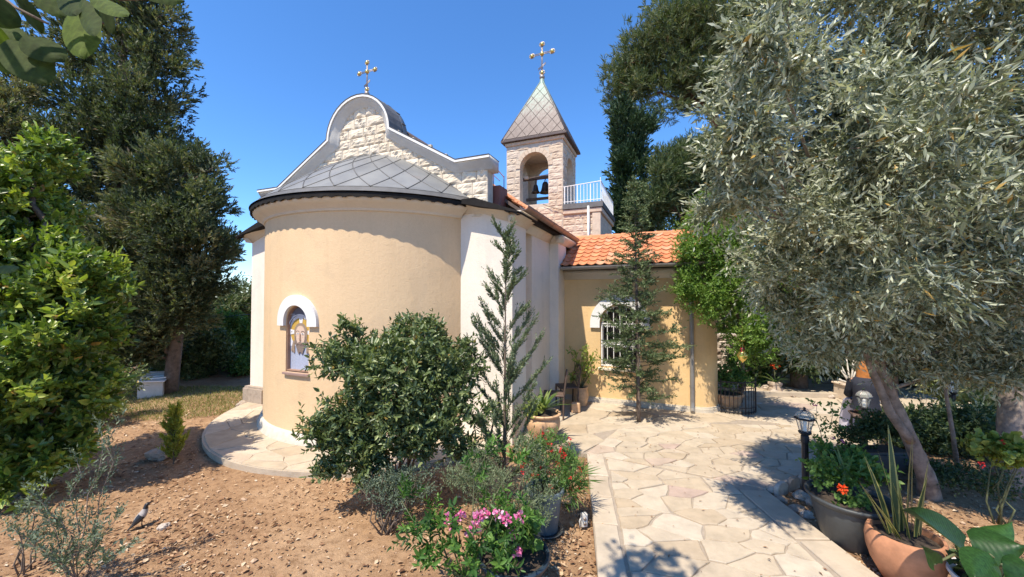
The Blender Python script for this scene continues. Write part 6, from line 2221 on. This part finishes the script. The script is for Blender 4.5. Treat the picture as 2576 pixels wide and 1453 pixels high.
for k in range(26):
    az = k * 2.4
    strap(ur, ur.location + Vector((.03 * math.cos(az), .03 * math.sin(az), .50)), az, R(random.uniform(25, 75)), random.uniform(.32, .5), .05, M['L_palm'], .7)
leaf_cloud(ur, "leaves", [(np.array(ur.location) + np.array([-.17, -.1, .55]), np.array([.12, .1, .1]))], 22, 6, dict(S_GER, ll=.07, lw=.06), M['L_lemon'])
# old wooden chairs by the wall
def chair(loc, rz, label):
    c = empty("wooden_chair", loc, rz, label, "chair", "old chairs by the nave wall")
    bevel(mobj("seat", box(-.21, .21, -.2, .2, .42, .45), M['wood'], c), .01)
    for sx in (-.19, .19):
        mobj("leg", tube([(sx, -.18, 0), (sx, -.18, .43)], .017, 6), M['wood'], c)
        mobj("leg", tube([(sx, .18, 0), (sx, .19, .45), (sx, .24, .80)], .017, 6), M['wood'], c)
    mobj("back_rail", tube([(-.19, .24, .80), (-.12, .25, .87), (.12, .25, .87), (.19, .24, .80)], .017, 6), M['wood'], c)
    for x in (-.09, 0, .09):
        mobj("back_spindle", tube([(x, .195, .45), (x, .247, .86)], .009, 5), M['wood'], c)
cw = lambda x, y, z=0: cM @ Vector((x, y, z))
chair(cw(3.42, 1.45), -PHI + R(-75), "old dark wooden chair with spindle back against the nave wall")
chair(cw(3.50, 2.15), -PHI + R(-60), "low weathered wooden chair nearest the wing corner")
bevel(mobj_ := top(mobj("paper_bag", box(-.09, .09, -.06, .06, 0, .2), M['terralight'], None, False, cw(3.75, 1.85)), "small brown bag at the foot of the weathered chair", "bag"), .02)

# lemon shrub in a cylindrical pot against the wing wall
lm = potted("potted_lemon", "young lemon tree in a streaked clay pot against the wing wall", 1462, 1020)
pot(lm, [(.0001, 0), (.10, 0), (.115, .02), (.15, .15), (.155, .24), (.135, .34), (.13, .37), (.14, .375), (.14, .39), (.12, .39), (.115, .35)], M['terralight'], .12, .36, 24)
lx, ly = lm.location.x, lm.location.y
lst = []
for (x, y) in ((1435, 885), (1450, 900), (1475, 885), (1490, 905), (1500, 890), (1440, 950), (1480, 940), (1495, 930), (1465, 880)):
    lst.append(bent((lx, ly, .36), W(x, y, ly + random.uniform(-.1, .1)), 4, .03, .04))
limbs("stem", lm, [(s, [.011, .009, .007, .005, .003]) for s in lst], M['stem'], 5, False)
A = []
for s in lst:
    for i in (2, 3, 4):
        o = np.array([s[i]] * 3, float); T = unit(rng.normal(0, .6, (3, 3)) + np.array([0, 0, .4]))
        A.append(twigs(o, T, np.full(3, .10), 4, .8, .085, .034, .1, tone=.5))
leaf_object("leaves", cat(*A), M['L_lemon'], lm, True)

# big dark planter with orange geranium at the near right
dk = potted("large_planter", "large fluted charcoal planter with a single orange-red geranium flower", 2138, 1364, -.05)
k_ = 1.0
pr = [(.0001, 0), (.20, 0), (.22, .02), (.285, .30), (.30, .36), (.298, .38), (.315, .385), (.345, .42), (.348, .438), (.325, .442), (.31, .40)]
vv, ff = lathe(pr, 48)
vv = [(x * (1 + .012 * math.cos(24 * math.atan2(y, x)) * (1 if .02 < z_ < .36 else 0)), y * (1 + .012 * math.cos(24 * math.atan2(y, x)) * (1 if .02 < z_ < .36 else 0)), z_) for x, y, z_ in vv]
mobj("pot", (vv, ff), M['darkpot'], dk, True)
mobj("soil", lathe([(.0001, .40), (.29, .395)], 28), M['soilpot'], dk, True)
dx, dy = dk.location.x, dk.location.y
leaf_cloud(dk, "leaves", [(np.array([dx - .02, dy + .12, .50]), np.array([.24, .12, .16])), (np.array([dx - .12, dy + .2, .62]), np.array([.14, .1, .14])), (np.array([dx, dy - .05, .37]), np.array([.22, .15, .04]))], 85, 7, dict(S_GER, ll=.045, lw=.03), M['L_geran'])
flower_head(dk, W(2118, 1232, dy - .10), .04, M['F_orange'], 40, .03)
for k in range(14):
    az = random.uniform(-.6, 3.6)
    strap(dk, (dx + .12, dy + .18, .42), az, R(random.uniform(45, 80)), random.uniform(.25, .42), .03, M['L_palm'], .6)

# terracotta pot with snake plant
tp = potted("potted_snake_plant", "snake plant with yellow-edged upright leaves in a weathered terracotta bowl", 2258, 1458, -.05)
pot(tp, [(.0001, 0), (.13, 0), (.16, .02), (.22, .14), (.25, .25), (.255, .32), (.245, .38), (.235, .40), (.215, .40), (.21, .37), (.215, .33)], M['terracotta'], .215, .345, 32)
tp.location.x, tp.location.y = 3.25, 3.22
tx, ty = tp.location.x, tp.location.y
M['sn_g'] = leaf_mat("snake_leaf", [(0, (.05, .075, .03)), (1, (.09, .12, .045))], .12, .45)
M['sn_y'] = leaf_mat("snake_edge", [(0, (.40, .34, .10)), (1, (.50, .42, .14))], .15, .45)
for (bx2, by2, az, el, L, w, tw) in ((-.06, 0, 2.6, 84, .62, .05, .2), (-.02, .05, 1.2, 87, .78, .055, .0), (.02, 0, 0.4, 86, .72, .055, 1.4), (-.10, .02, 2.9, 78, .58, .05, 1.2), (.10, .04, .6, 86, .74, .075, 1.5), (.13, .0, .2, 84, .55, .075, 1.3), (.06, -.03, 4.8, 84, .48, .04, .2),
                               (-.12, -.05, 3.3, 58, .52, .035, .4), (-.10, -.06, 3.5, 50, .50, .03, .3), (-.02, -.05, 3.0, 80, .42, .04, .2), (.03, .06, 1.5, 85, .6, .05, .1), (-.14, .0, 3.1, 66, .45, .03, .1)):
    strap(tp, (tx + bx2, ty + by2, .33), az, R(el), L * 1.12, w * 1.15, M['sn_g'], .15, 8, "leaf", M['sn_y'], tw)

# white bowl with elephant-ear leaves, nearest right corner
wb = potted("potted_elephant_ear", "broad elephant-ear leaves in a white bowl at the lower right corner", 2450, 1570, -.05)
pot(wb, [(.0001, 0), (.13, 0), (.15, .02), (.22, .16), (.25, .28), (.262, .30), (.27, .31), (.265, .33), (.25, .33), (.235, .28)], M['whitepot'], .235, .285, 36)
wb.location.x, wb.location.y = 3.47, 2.76
wx, wy = wb.location.x, wb.location.y
M['L_ear'] = leaf_mat("elephant_ear_leaf", [(0, (.018, .055, .015)), (.6, (.032, .085, .022)), (1, (.05, .13, .03))], .3, .4, None, .35, True)
ear = [((2425, 1385, 2.75), (2300, 1275, 2.75), .24, (0.5, .8, .35)), ((2440, 1360, 2.6), (2580, 1380, 2.45), .22, (0.1, .8, .5)), ((2490, 1395, 2.5), (2440, 1460, 2.4), .18, (1, .2, .2)), ((2350, 1420, 2.6), (2330, 1380, 2.55), .10, (1, .2, .1)), ((2480, 1350, 2.6), (2545, 1325, 2.65), .14, (0, .9, .2)), ((2520, 1420, 2.45), (2600, 1440, 2.35), .16, (.2, .7, .6))]
st_ = []
for (a, b, w, s) in ear:
    A_, B_ = W(*a), W(*b)
    big_leaf("leaf", wb, A_, B_ - A_, Vector(s), (B_ - A_).length, w * 1.15, M['L_ear'], .20, .18, 'heart', 12)
    st_.append((bent((wx + random.gauss(0, .05), wy + random.gauss(0, .04), .27), A_, 3, .05, .03), [.011, .009, .008, .006]))
limbs("leaf_stalk", wb, st_, M['stem'], 6, False)
leaf_cloud(wb, "undergrowth", [(np.array([wx - .05, wy, .34]), np.array([.22, .2, .07]))], 90, 6, dict(S_GER, ll=.055, lw=.035), M['L_shade'])

# dark trough with leafy plant behind the roses
bt = potted("dark_trough", "dark trough full of leafy green plants below the leaning olive trunk", 2205, 1195)
bevel(mobj("pot", box(-.36, .36, -.15, .15, 0, .33), M['darkpot'], bt), .03, 2)
mobj("soil", box(-.33, .33, -.12, .12, .33, .337), M['soilpot'], bt)
bxx, byy = bt.location.x, bt.location.y
leaf_cloud(bt, "leaves", [(np.array([bxx, byy, .50]), np.array([.36, .18, .2])), (np.array([bxx + .2, byy, .6]), np.array([.25, .15, .15]))], 420, 8, dict(S_BRIGHT, tl=.12, ll=.04, lw=.02), M['L_shade'], True)

# rose bush with thin stems
rs = G(2090, 1205, -.04)
rr = empty("rose_bush", (rs.x, rs.y, -.04), 0, "leggy rose bush with small pink buds beside the near lamp post", "shrub")
rst = []
for (x, y, Y) in ((2055, 1015, 5.1), (2085, 1010, 5.2), (2065, 1070, 5.0), (2120, 1030, 5.2), (2150, 1020, 5.3), (2110, 1075, 5.1), (2085, 1130, 4.9), (2130, 1120, 5.1), (2045, 1100, 4.9)):
    rst.append(bent(rr.location + Vector((random.gauss(0, .05), 0, 0)), W(x, y, Y), 5, .03, .035))
limbs("stem", rr, [(s, [.007, .006, .005, .004, .003, .002]) for s in rst], M['bark'], 5, False)
A = []
for s in rst:
    for i in (3, 4, 5):
        o = np.array([s[i]] * 3, float); T = unit(rng.normal(0, .7, (3, 3)) + np.array([0, 0, .2]))
        A.append(twigs(o, T, np.full(3, .10), 5, .9, .042, .025, .1, tone=.5))
leaf_object("leaves", cat(*A), M['L_geran'], rr, True)
for (x, y, Y) in ((2120, 1110, 4.9), (2093, 1103, 4.95), (2050, 1020, 5.0), (2132, 1148, 4.9)):
    flower_head(rr, W(x, y, Y), .018, M['F_pink'], 12, .018)
shrub("leafy_plant", "fresh green leafy plant between the rose bush and the charcoal planter", [lobe(2110, 1160, 4.3, 50, 30, .2), lobe(2160, 1175, 4.2, 50, 30, .2), lobe(2090, 1190, 4.2, 40, 25, .15)], 200, 7, dict(S_GER, ll=.07, lw=.035), M['L_geran'], stems=6, wide=True)
fl = shrub("geranium_bush", "yellow-green geranium with red flowers by the right edge trunk", [lobe(2500, 1130, 4.0, 45, 25, .15), lobe(2560, 1140, 3.9, 40, 30, .15), lobe(2470, 1125, 4.1, 25, 15, .1)], 120, 6, dict(S_GER, ll=.055, lw=.055), M['L_lemon'], stems=8, wide=True, barkm=M['stem'])
for (x, y) in ((2520, 1112), (2470, 1170), (2576, 1165)):
    flower_head(fl, W(x, y, 3.9), .025, M['F_red'], 14, .02)
shrub("variegated_shrub", "pale variegated shrub behind the far right lamp", [lobe(2440, 985, 7.0, 55, 45, .5), lobe(2490, 1010, 6.8, 40, 35, .4), lobe(2420, 1030, 6.6, 40, 25, .3)], 520, 8, dict(S_LAUREL, ll=.10, lw=.045), M['L_variegated'], stems=8, wide=True)
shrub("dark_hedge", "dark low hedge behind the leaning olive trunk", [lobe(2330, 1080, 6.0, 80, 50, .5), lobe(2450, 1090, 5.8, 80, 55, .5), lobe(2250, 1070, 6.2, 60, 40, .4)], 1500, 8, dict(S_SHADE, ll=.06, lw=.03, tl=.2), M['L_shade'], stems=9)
shrub("ground_cover", "dark trailing ground cover on the soil right of the olive trunk", [lobe(2420, 1195, 4.6, 110, 14, .4), lobe(2480, 1225, 4.3, 60, 10, .3), lobe(2330, 1180, 4.8, 50, 14, .3)], 420, 7, dict(S_SHADE, ll=.035, lw=.02, tl=.12), M['L_shade'], stems=0, cat_="plant")
shrub("vine", "dark creeper on the old wall behind the curved iron railing", [lobe(1870, 920, 10.5, 40, 70, .4), lobe(1930, 930, 10.5, 40, 40, .4), lobe(1890, 985, 10, 60, 25, .4)], 500, 8, dict(S_BRIGHT, ll=.08, lw=.04), M['L_geran'], stems=6, cat_="plant", tone=.3)

for x0_, Y_, w_, h_, lab_ in ((1960, 12.2, 60, 38, "dark shrub added for the shade left of the iron gate"), (2140, 11.5, 70, 40, "dark rounded shrub added for the shade behind the bare cactus"), (2270, 10.5, 90, 55, "dark broad shrub added for the shade behind the seated person"), (2420, 9.5, 110, 60, "dark broad shrub added for the shade behind the far right lamp"), (2570, 8.5, 110, 75, "dark shrub added for the shade at the far right edge")):
    shrub("added_shade_shrub", lab_, [lobe(x0_, 950, Y_, w_, h_, .7), lobe(x0_ + w_ * .6, 965, Y_, w_ * .7, h_ * .8, .6), lobe(x0_ - w_ * .5, 960, Y_, w_ * .6, h_ * .7, .5)], 1100, 8, dict(S_SHADE, ll=.10, lw=.05, tl=.3), M['L_shade'], stems=6)  # added shrubs: their dark leaves stand in for shaded soil at the back
# ---- back of the courtyard: old stone wall, gate, low kerb, planter with bare cactus
ow = empty("stone_wall", W(1900, 990, 11.6) * 1.0, R(-14), "old rough stone wall behind the curved iron railing", "wall")
ow.location.z = 0
OB = rock_blocks(M['rock'], 6, .05)
mobj("wall_core", box(-1.6, 1.2, 0, .35, -.1, 1.15), M['mortar'], ow)
z_ = 0
for r_ in range(6):
    h = random.uniform(.16, .22); x = -1.6
    while x < 1.18:
        w = min(random.uniform(.22, .45), 1.2 - x)
        inst("stone", random.choice(OB), ow, (x + .01, -.004, z_ + .01), (0, 0, 0), (w - .02, 1.2, h - .02)); x += w
    z_ += h
gt = empty("iron_gate", Vector((W(2030, 960, 13.5).x, 13.5, 0)), R(-8), "black iron gate with a pale road glimpsed behind, at the back of the courtyard", "gate")
mobj("gate_frame", join(tube([(-.9, 0, 0), (-.9, 0, 1.5)], .03, 6), tube([(.9, 0, 0), (.9, 0, 1.5)], .03, 6), tube([(-.9, 0, .15), (.9, 0, .15)], .02, 6), tube([(-.9, 0, 1.4), (.9, 0, 1.4)], .02, 6)), M['iron'], gt)
for k in range(17):
    mobj("bar", tube([(-.9 + 1.8 * (k + 1) / 18, 0, .15), (-.9 + 1.8 * (k + 1) / 18, 0, 1.52)], .010, 5), M['iron'], gt)
road = mobj("road", prism_xy([(8.6, 15.5), (12.5, 15.0), (13.5, 18.0), (9, 18.5)], -.2, .02), simple("pale_road", (.45, .40, .36), .9), None)
road["kind"] = "structure"
kb = mobj("low_kerb", join(box(0, 1.0, 0, .12, -.1, .10)), M['slab'], None)
kb.location = (5.3, 8.95, 0); kb.rotation_euler = (0, 0, R(-6)); kb.scale = (2.6, 1, 1)
kb["kind"] = "structure"
cb = potted("cactus_planter", "pale stone planter box with a bare branching cactus", 2140, 1005)
bevel(mobj("box", box(-.22, .22, -.2, .2, 0, .32), M['dressed'], cb), .012)
bevel(mobj("rim", box(-.25, .25, -.23, .23, .32, .36), M['dressed'], cb), .012)
cxp = []
for k in range(9):
    a = R(-80 + 160 * k / 8) + random.gauss(0, .1)
    e = Vector((math.sin(a) * .30, random.uniform(-.1, .1), .36 + .42 * math.cos(a) * random.uniform(.8, 1.15) + .08))
    mid = Vector((e.x * .45, e.y * .5, .36 + (e.z - .36) * .4))
    cxp.append(tube([(0, 0, .34), mid, e], [.022, .017, .012], 6))
    cxp.append(tube([mid.lerp(e, .4), e + Vector((random.uniform(-.1, .1), 0, .02))], [.013, .009], 5))
mobj("stem", join(*cxp), M['palebark'], cb, True)
# curved iron railing with bow panels and the planter behind it
ir = empty("iron_railing", (G(1866, 1043).x, G(1866, 1043).y, 0), 0, "waist-high curved black iron railing at the wing's right end", "railing")
cx0, cy0, rr0 = .0, .42, .46
pts = lambda z_: [(cx0 - .30 + .62 * i / 12 if False else cx0 + rr0 * math.sin(R(-48 + 110 * i / 12)), cy0 - rr0 * math.cos(R(-48 + 110 * i / 12)), z_) for i in range(13)]
for zz, r_ in ((.62, .012), (.50, .010), (.12, .010), (.035, .012)):
    mobj("rail", tube(pts(zz), r_, 6), M['iron'], ir)
for i, p in enumerate(pts(0)):
    mobj("bar", tube([(p[0], p[1], 0), (p[0], p[1], .50 if i not in (0, 6, 12) else .66)], .007 if i not in (0, 6, 12) else .012, 5), M['iron'], ir)
pp = pts(.50)
for i in range(0, 12, 2):
    a, b = Vector(pp[i]), Vector(pp[i + 2])
    mobj("bow", tube([a.lerp(b, .5 - .5 * math.cos(math.pi * t / 8)) + Vector((0, 0, .11 * math.sin(math.pi * t / 8))) for t in range(9)], .006, 5), M['iron'], ir)
pl2 = empty("clay_planter", (ir.location.x, ir.location.y + .55, 0), 0, "wide fluted ochre clay planter behind the curved iron railing", "planter")
pot(pl2, [(.0001, 0), (.22, 0), (.26, .05), (.30, .20), (.29, .24), (.33, .25), (.34, .28), (.32, .30), (.29, .28)], M['terralight'], .29, .26)
leaf_cloud(pl2, "leaves", [(np.array([pl2.location.x + .1, pl2.location.y, .55]), np.array([.3, .25, .25]))], 160, 7, dict(S_BRIGHT, ll=.06, lw=.03), M['L_geran'], True)
# hanging gilt lamp
hlp = W(1868, 905, 6.9)
hg = empty("hanging_lamp", hlp, 0, "small gilt hanging lamp dangling from the lime-green tree", "lamp")
mobj("bowl", lathe([(.0001, -.06), (.012, -.05), (.02, -.035), (.06, .0), (.085, .05), (.085, .09), (.06, .12), (.065, .135), (.05, .14)], 18), M['gold'], hg, True)
mobj("chain", join(*[tube([(.06 * math.cos(a), .06 * math.sin(a), .13), (0, 0, .33)], .004, 4) for a in (0, 2.1, 4.2)], tube([(0, 0, .33), (0, 0, .9)], .004, 4)), M['gold'], hg)
mobj("top_plate", lathe([(.0001, .36), (.05, .345), (.055, .33), (.0001, .325)], 12), M['gold'], hg, True)
mobj("red_glass", lathe([(.03, .12), (.035, .20), (.03, .21), (.0001, .21)], 10), simple("red_glass", (.35, .02, .05), .15, bmp=0), hg, True)
# potted red flower in the back bed
rfp = potted("red_flower_plant", "tall-stemmed plant with coral flowers on a stacked stone in the back bed", 1950, 985)
mobj("stone_base", join(box(-.13, .13, -.1, .1, 0, .09), box(-.10, .10, -.08, .08, .093, .16), box(-.12, .12, -.09, .09, .163, .22)), M['dressed'], rfp)
for k in range(10):
    strap(rfp, rfp.location + Vector((0, 0, .22)), k * 2.4, R(random.uniform(20, 60)), .4, .03, M['L_palm'], .8)
mobj("stem", join(tube([(0, 0, .2), (-.02, 0, .62)], .008, 5), tube([(0, 0, .4), (.06, 0, .60)], .006, 5)), M['stem'], rfp)
for dx_, dz_ in ((-.05, .64), (.08, .60), (.0, .58)):
    flower_head(rfp, rfp.location + Vector((dx_, 0, dz_)), .05, M['F_orange'], 16, .035)

# ---- seated person behind the olive trunk
def person(loc, yaw):
    root = empty("person", loc, yaw, "person in orange headscarf, navy top and pale lilac skirt seated behind the olive trunk", "person")
    skin = simple("skin", (.48, .27, .18), .6, 0, .08, 30, .1)
    navy = simple("navy_cloth", (.02, .022, .035), .85, 0, .2, 25, .4)
    lilac = simple("lilac_cloth", (.52, .50, .60), .85, 0, .1, 18, .4)
    orange = simple("orange_cloth", (.42, .15, .035), .8, 0, .2, 25, .4)
    J = {'pelvis': (0, 0, .50), 'spine': (0, .02, .68), 'chest': (0, .03, .86), 'neck': (0, .0, 1.0), 'head': (0, -.03, 1.10), 'crown': (0, -.02, 1.20),
         'ls': (-.16, .03, .92), 'le': (-.21, -.05, .68), 'lh': (-.13, -.28, .60), 'rs': (.16, .03, .92), 're': (.21, -.05, .68), 'rh': (.13, -.28, .60),
         'lhip': (-.09, -.02, .48), 'lk': (-.12, -.42, .49), 'la': (-.12, -.44, .09), 'lt': (-.13, -.60, .04), 'rhip': (.09, -.02, .48), 'rk': (.12, -.42, .49), 'ra': (.12, -.44, .09), 'rt': (.13, -.60, .04)}
    RAD = {'pelvis': .14, 'spine': .12, 'chest': .13, 'neck': .05, 'head': .085, 'crown': .075, 'ls': .055, 'le': .04, 'lh': .026, 'rs': .055, 're': .04, 'rh': .026, 'lhip': .085, 'lk': .06, 'la': .035, 'lt': .03, 'rhip': .085, 'rk': .06, 'ra': .035, 'rt': .03}
    E = [('pelvis', 'spine'), ('spine', 'chest'), ('chest', 'neck'), ('neck', 'head'), ('head', 'crown'), ('chest', 'ls'), ('ls', 'le'), ('le', 'lh'), ('chest', 'rs'), ('rs', 're'), ('re', 'rh'),
         ('pelvis', 'lhip'), ('lhip', 'lk'), ('lk', 'la'), ('la', 'lt'), ('pelvis', 'rhip'), ('rhip', 'rk'), ('rk', 'ra'), ('ra', 'rt')]
    for s, h in ((-1, 'lh'), (1, 'rh')):
        b = Vector(J[h])
        for i, (ox, ln) in enumerate(((-.03, .065), (-.012, .085), (.006, .09), (.024, .08))):
            J[h + str(i) + 'a'] = tuple(b + Vector((ox, -.05, -.002))); RAD[h + str(i) + 'a'] = .009
            J[h + str(i) + 'b'] = tuple(b + Vector((ox * 1.15, -.05 - ln * .6, -.012))); RAD[h + str(i) + 'b'] = .008
            J[h + str(i) + 'c'] = tuple(b + Vector((ox * 1.2, -.05 - ln * .9, -.04))); RAD[h + str(i) + 'c'] = .007
            E += [(h, h + str(i) + 'a'), (h + str(i) + 'a', h + str(i) + 'b'), (h + str(i) + 'b', h + str(i) + 'c')]
        J[h + 't'] = tuple(b + Vector((-s * .045, -.04, .0))); RAD[h + 't'] = .010
        E += [(h, h + 't')]
    keys = list(J)
    me = bpy.data.meshes.new("body")
    me.from_pydata([J[k] for k in keys], [(keys.index(a), keys.index(b)) for a, b in E], [])
    o = bpy.data.objects.new("body", me); link(o)
    md = o.modifiers.new("skin", 'SKIN')
    sk_ = me.skin_vertices[0].data
    for i, k in enumerate(keys):
        sk_[i].radius = (RAD[k], RAD[k]); sk_[i].use_root = (k == 'pelvis')
    s2 = o.modifiers.new("sub", 'SUBSURF'); s2.levels = 1; s2.render_levels = 1
    bpy.context.view_layer.update()
    dg = bpy.context.evaluated_depsgraph_get()
    m2 = bpy.data.meshes.new_from_object(o.evaluated_get(dg))
    m2.materials.clear(); m2.materials.append(skin)
    m2.polygons.foreach_set("use_smooth", [True] * len(m2.polygons))
    bpy.data.objects.remove(o)
    body = bpy.data.objects.new("body", m2); link(body, root)
    # clothes
    def loft(name, rings, m, n=20):
        v, f = [], []
        for (x, y, z_, a, b) in rings:
            for k in range(n):
                t = 2 * math.pi * k / n
                v.append((x + a * math.cos(t), y + b * math.sin(t), z_))
        for i in range(len(rings) - 1):
            for k in range(n):
                f.append((i * n + k, i * n + (k + 1) % n, (i + 1) * n + (k + 1) % n, (i + 1) * n + k))
        return mobj(name, (v, f), m, root, True)
    loft("top", [(0, 0, .47, .20, .17), (0, .01, .58, .17, .15), (0, .02, .72, .165, .145), (0, .03, .85, .195, .155), (0, .03, .93, .20, .13), (0, .02, .985, .13, .10), (0, .01, 1.02, .07, .065)], navy)
    for s, c in ((-1, 'l'), (1, 'r')):
        mobj("sleeve", tube([J[c + 's'], Vector(J[c + 's']).lerp(Vector(J[c + 'e']), .5), J[c + 'e'], Vector(J[c + 'e']).lerp(Vector(J[c + 'h']), .35)], [.075, .065, .056, .050], 12, False), navy, root, True)
    loft("skirt", [(0, -.40, .06, .27, .16), (0, -.40, .20, .26, .15), (0, -.36, .40, .24, .17), (0, -.28, .52, .23, .20), (0, -.14, .585, .215, .20), (0, -.02, .60, .19, .16)], lilac)
    loft("headscarf", [(0, .03, .985, .12, .085), (0, .02, 1.04, .115, .095), (0, .005, 1.10, .118, .108), (0, .005, 1.17, .115, .112), (0, 0, 1.23, .085, .088), (0, 0, 1.255, .03, .03)], orange)
    # face turned away from the lens, under the scarf
    for s in (-1, 1):
        mobj("eye", lathe([(.0001, -.010), (.010, 0), (.0001, .010)], 8), M['iron'], root, True, (.032 * s, -.112, 1.125))
    mobj("nose", tube([(0, -.108, 1.13), (0, -.128, 1.095), (0, -.112, 1.085)], [.008, .013, .009], 6), skin, root, True)
    mobj("mouth", tube([(-.022, -.108, 1.058), (0, -.114, 1.056), (.022, -.108, 1.058)], .005, 5), simple("lips", (.40, .14, .11), .5, bmp=0), root, True)
    stn = empty("wooden_stool", loc, yaw, "plain wooden stool under the seated person", "stool")
    bevel(mobj("seat", box(-.2, .2, -.14, .2, .36, .395), M['wood'], stn), .008)
    for sx in (-.17, .17):
        for sy in (-.10, .17):
            mobj("leg", tube([(sx, sy, 0), (sx * .9, sy, .36)], .016, 6), M['wood'], stn)
pw = W(2178, 1050, 6.3)
person((pw.x, pw.y, 0.0), R(150))

# ---- left back: white garden box, brown wall, grille gate, cable
gb = empty("garden_box", (G(372, 1003, -.08).x, G(372, 1003, -.08).y + .05, -.09), R(33), "long white box with sloping lid under the left cypresses", "box")
fix_normals(mobj("body", [[(-.22, 0, 0), (.22, 0, 0), (.22, 1.3, 0), (-.22, 1.3, 0), (-.22, 0, .40), (.22, 0, .36), (.22, 1.3, .36), (-.22, 1.3, .40)], [(0, 3, 2, 1), (4, 5, 6, 7), (0, 1, 5, 4), (1, 2, 6, 5), (2, 3, 7, 6), (3, 0, 4, 7)]], M['whitebox'], gb))
fix_normals(mobj("lid", [[(-.26, -.06, .41), (.26, -.06, .363), (.26, 1.36, .363), (-.26, 1.36, .41), (-.26, -.06, .435), (.26, -.06, .388), (.26, 1.36, .388), (-.26, 1.36, .435)], [(0, 3, 2, 1), (4, 5, 6, 7), (0, 1, 5, 4), (1, 2, 6, 5), (2, 3, 7, 6), (3, 0, 4, 7)]], M['whitepaint'], gb))
for k in range(4):
    mobj("lid_batten", box(-.255, .255, .15 + k * .32, .19 + k * .32, .415, .447), M['whitepaint'], gb).rotation_euler = (0, 0, 0)
bw = mobj("brown_wall", box(-2.2, 2.2, 0, .2, -.1, .75), M['brownwall'], None, False, (W(620, 960, 13.2).x, 13.2, 0))
top(bw, "low reddish-brown wall behind the green shrubs left of the apse", "wall")
mobj("coping", box(-2.25, 2.25, -.04, .24, .752, .80), M['brownwall'], bw)
gg = empty("garden_gate", (W(408, 950, 13.6).x, 13.6, 0), 0, "grey lattice garden gate glimpsed behind the white box", "gate")
mobj("frame", join(box(-.35, -.31, -.02, .02, 0, 1.6), box(.31, .35, -.02, .02, 0, 1.6), box(-.31, .31, -.02, .02, 1.55, 1.6), box(-.31, .31, -.02, .02, .75, .80)), M['greymetal'], gg)
mobj("panel", box(-.31, .31, -.008, .008, .80, 1.55), M['greymetal'], gg)
for k in range(6):
    mobj("lattice_bar", tube([(-.31 + .62 * (k + .5) / 6, 0, .05), (-.31 + .62 * (k + .5) / 6, 0, .75)], .010, 4), M['greymetal'], gg)
for k in range(5):
    mobj("lattice_bar", tube([(-.31, 0, .12 + .13 * k), (.31, 0, .12 + .13 * k)], .010, 4), M['greymetal'], gg)
cb_ = mobj("overhead_cable", tube([W(500, 800, 12.5), W(570, 797, 12.3), W(640, 791, 12.0), W(720, 785, 11.8)], .012, 5), M['iron'])
top(cb_, "thin black cable running behind the apse at left", "cable")

# ---- small things by the path
rod = mobj("iron_rod", tube([W(1221, 1200, 4.45), W(1228, 1120, 4.45), W(1250, 1026, 4.42)], [.010, .010, .014], 6), M['rust'])
top(rod, "dark iron rod stuck slanting into the soil behind the feathery sapling", "rod")
sb = G(1474, 1322, -.05)
so = empty("socket_box", (sb.x - .02, sb.y, -.08), R(10), "white outdoor double socket box fixed to the path edge", "socket")
bevel(mobj("box", box(-.032, .032, -.025, .025, .02, .155), M['whitebox'], so), .008, 2)
for zz in (.062, .11):
    mobj("socket", lathe([(.0001, 0), (.016, 0), (.016, .008), (.0001, .010)], 12), M['pewter'], so, True, (0, -.026, zz)).rotation_euler = (R(90), 0, 0)
mobj("cord", tube([(-.02, 0, .02), (-.05, -.02, .03), (-.055, -.02, .09), (-.034, -.01, .12)], .007, 6), M['whitebox'], so, True)
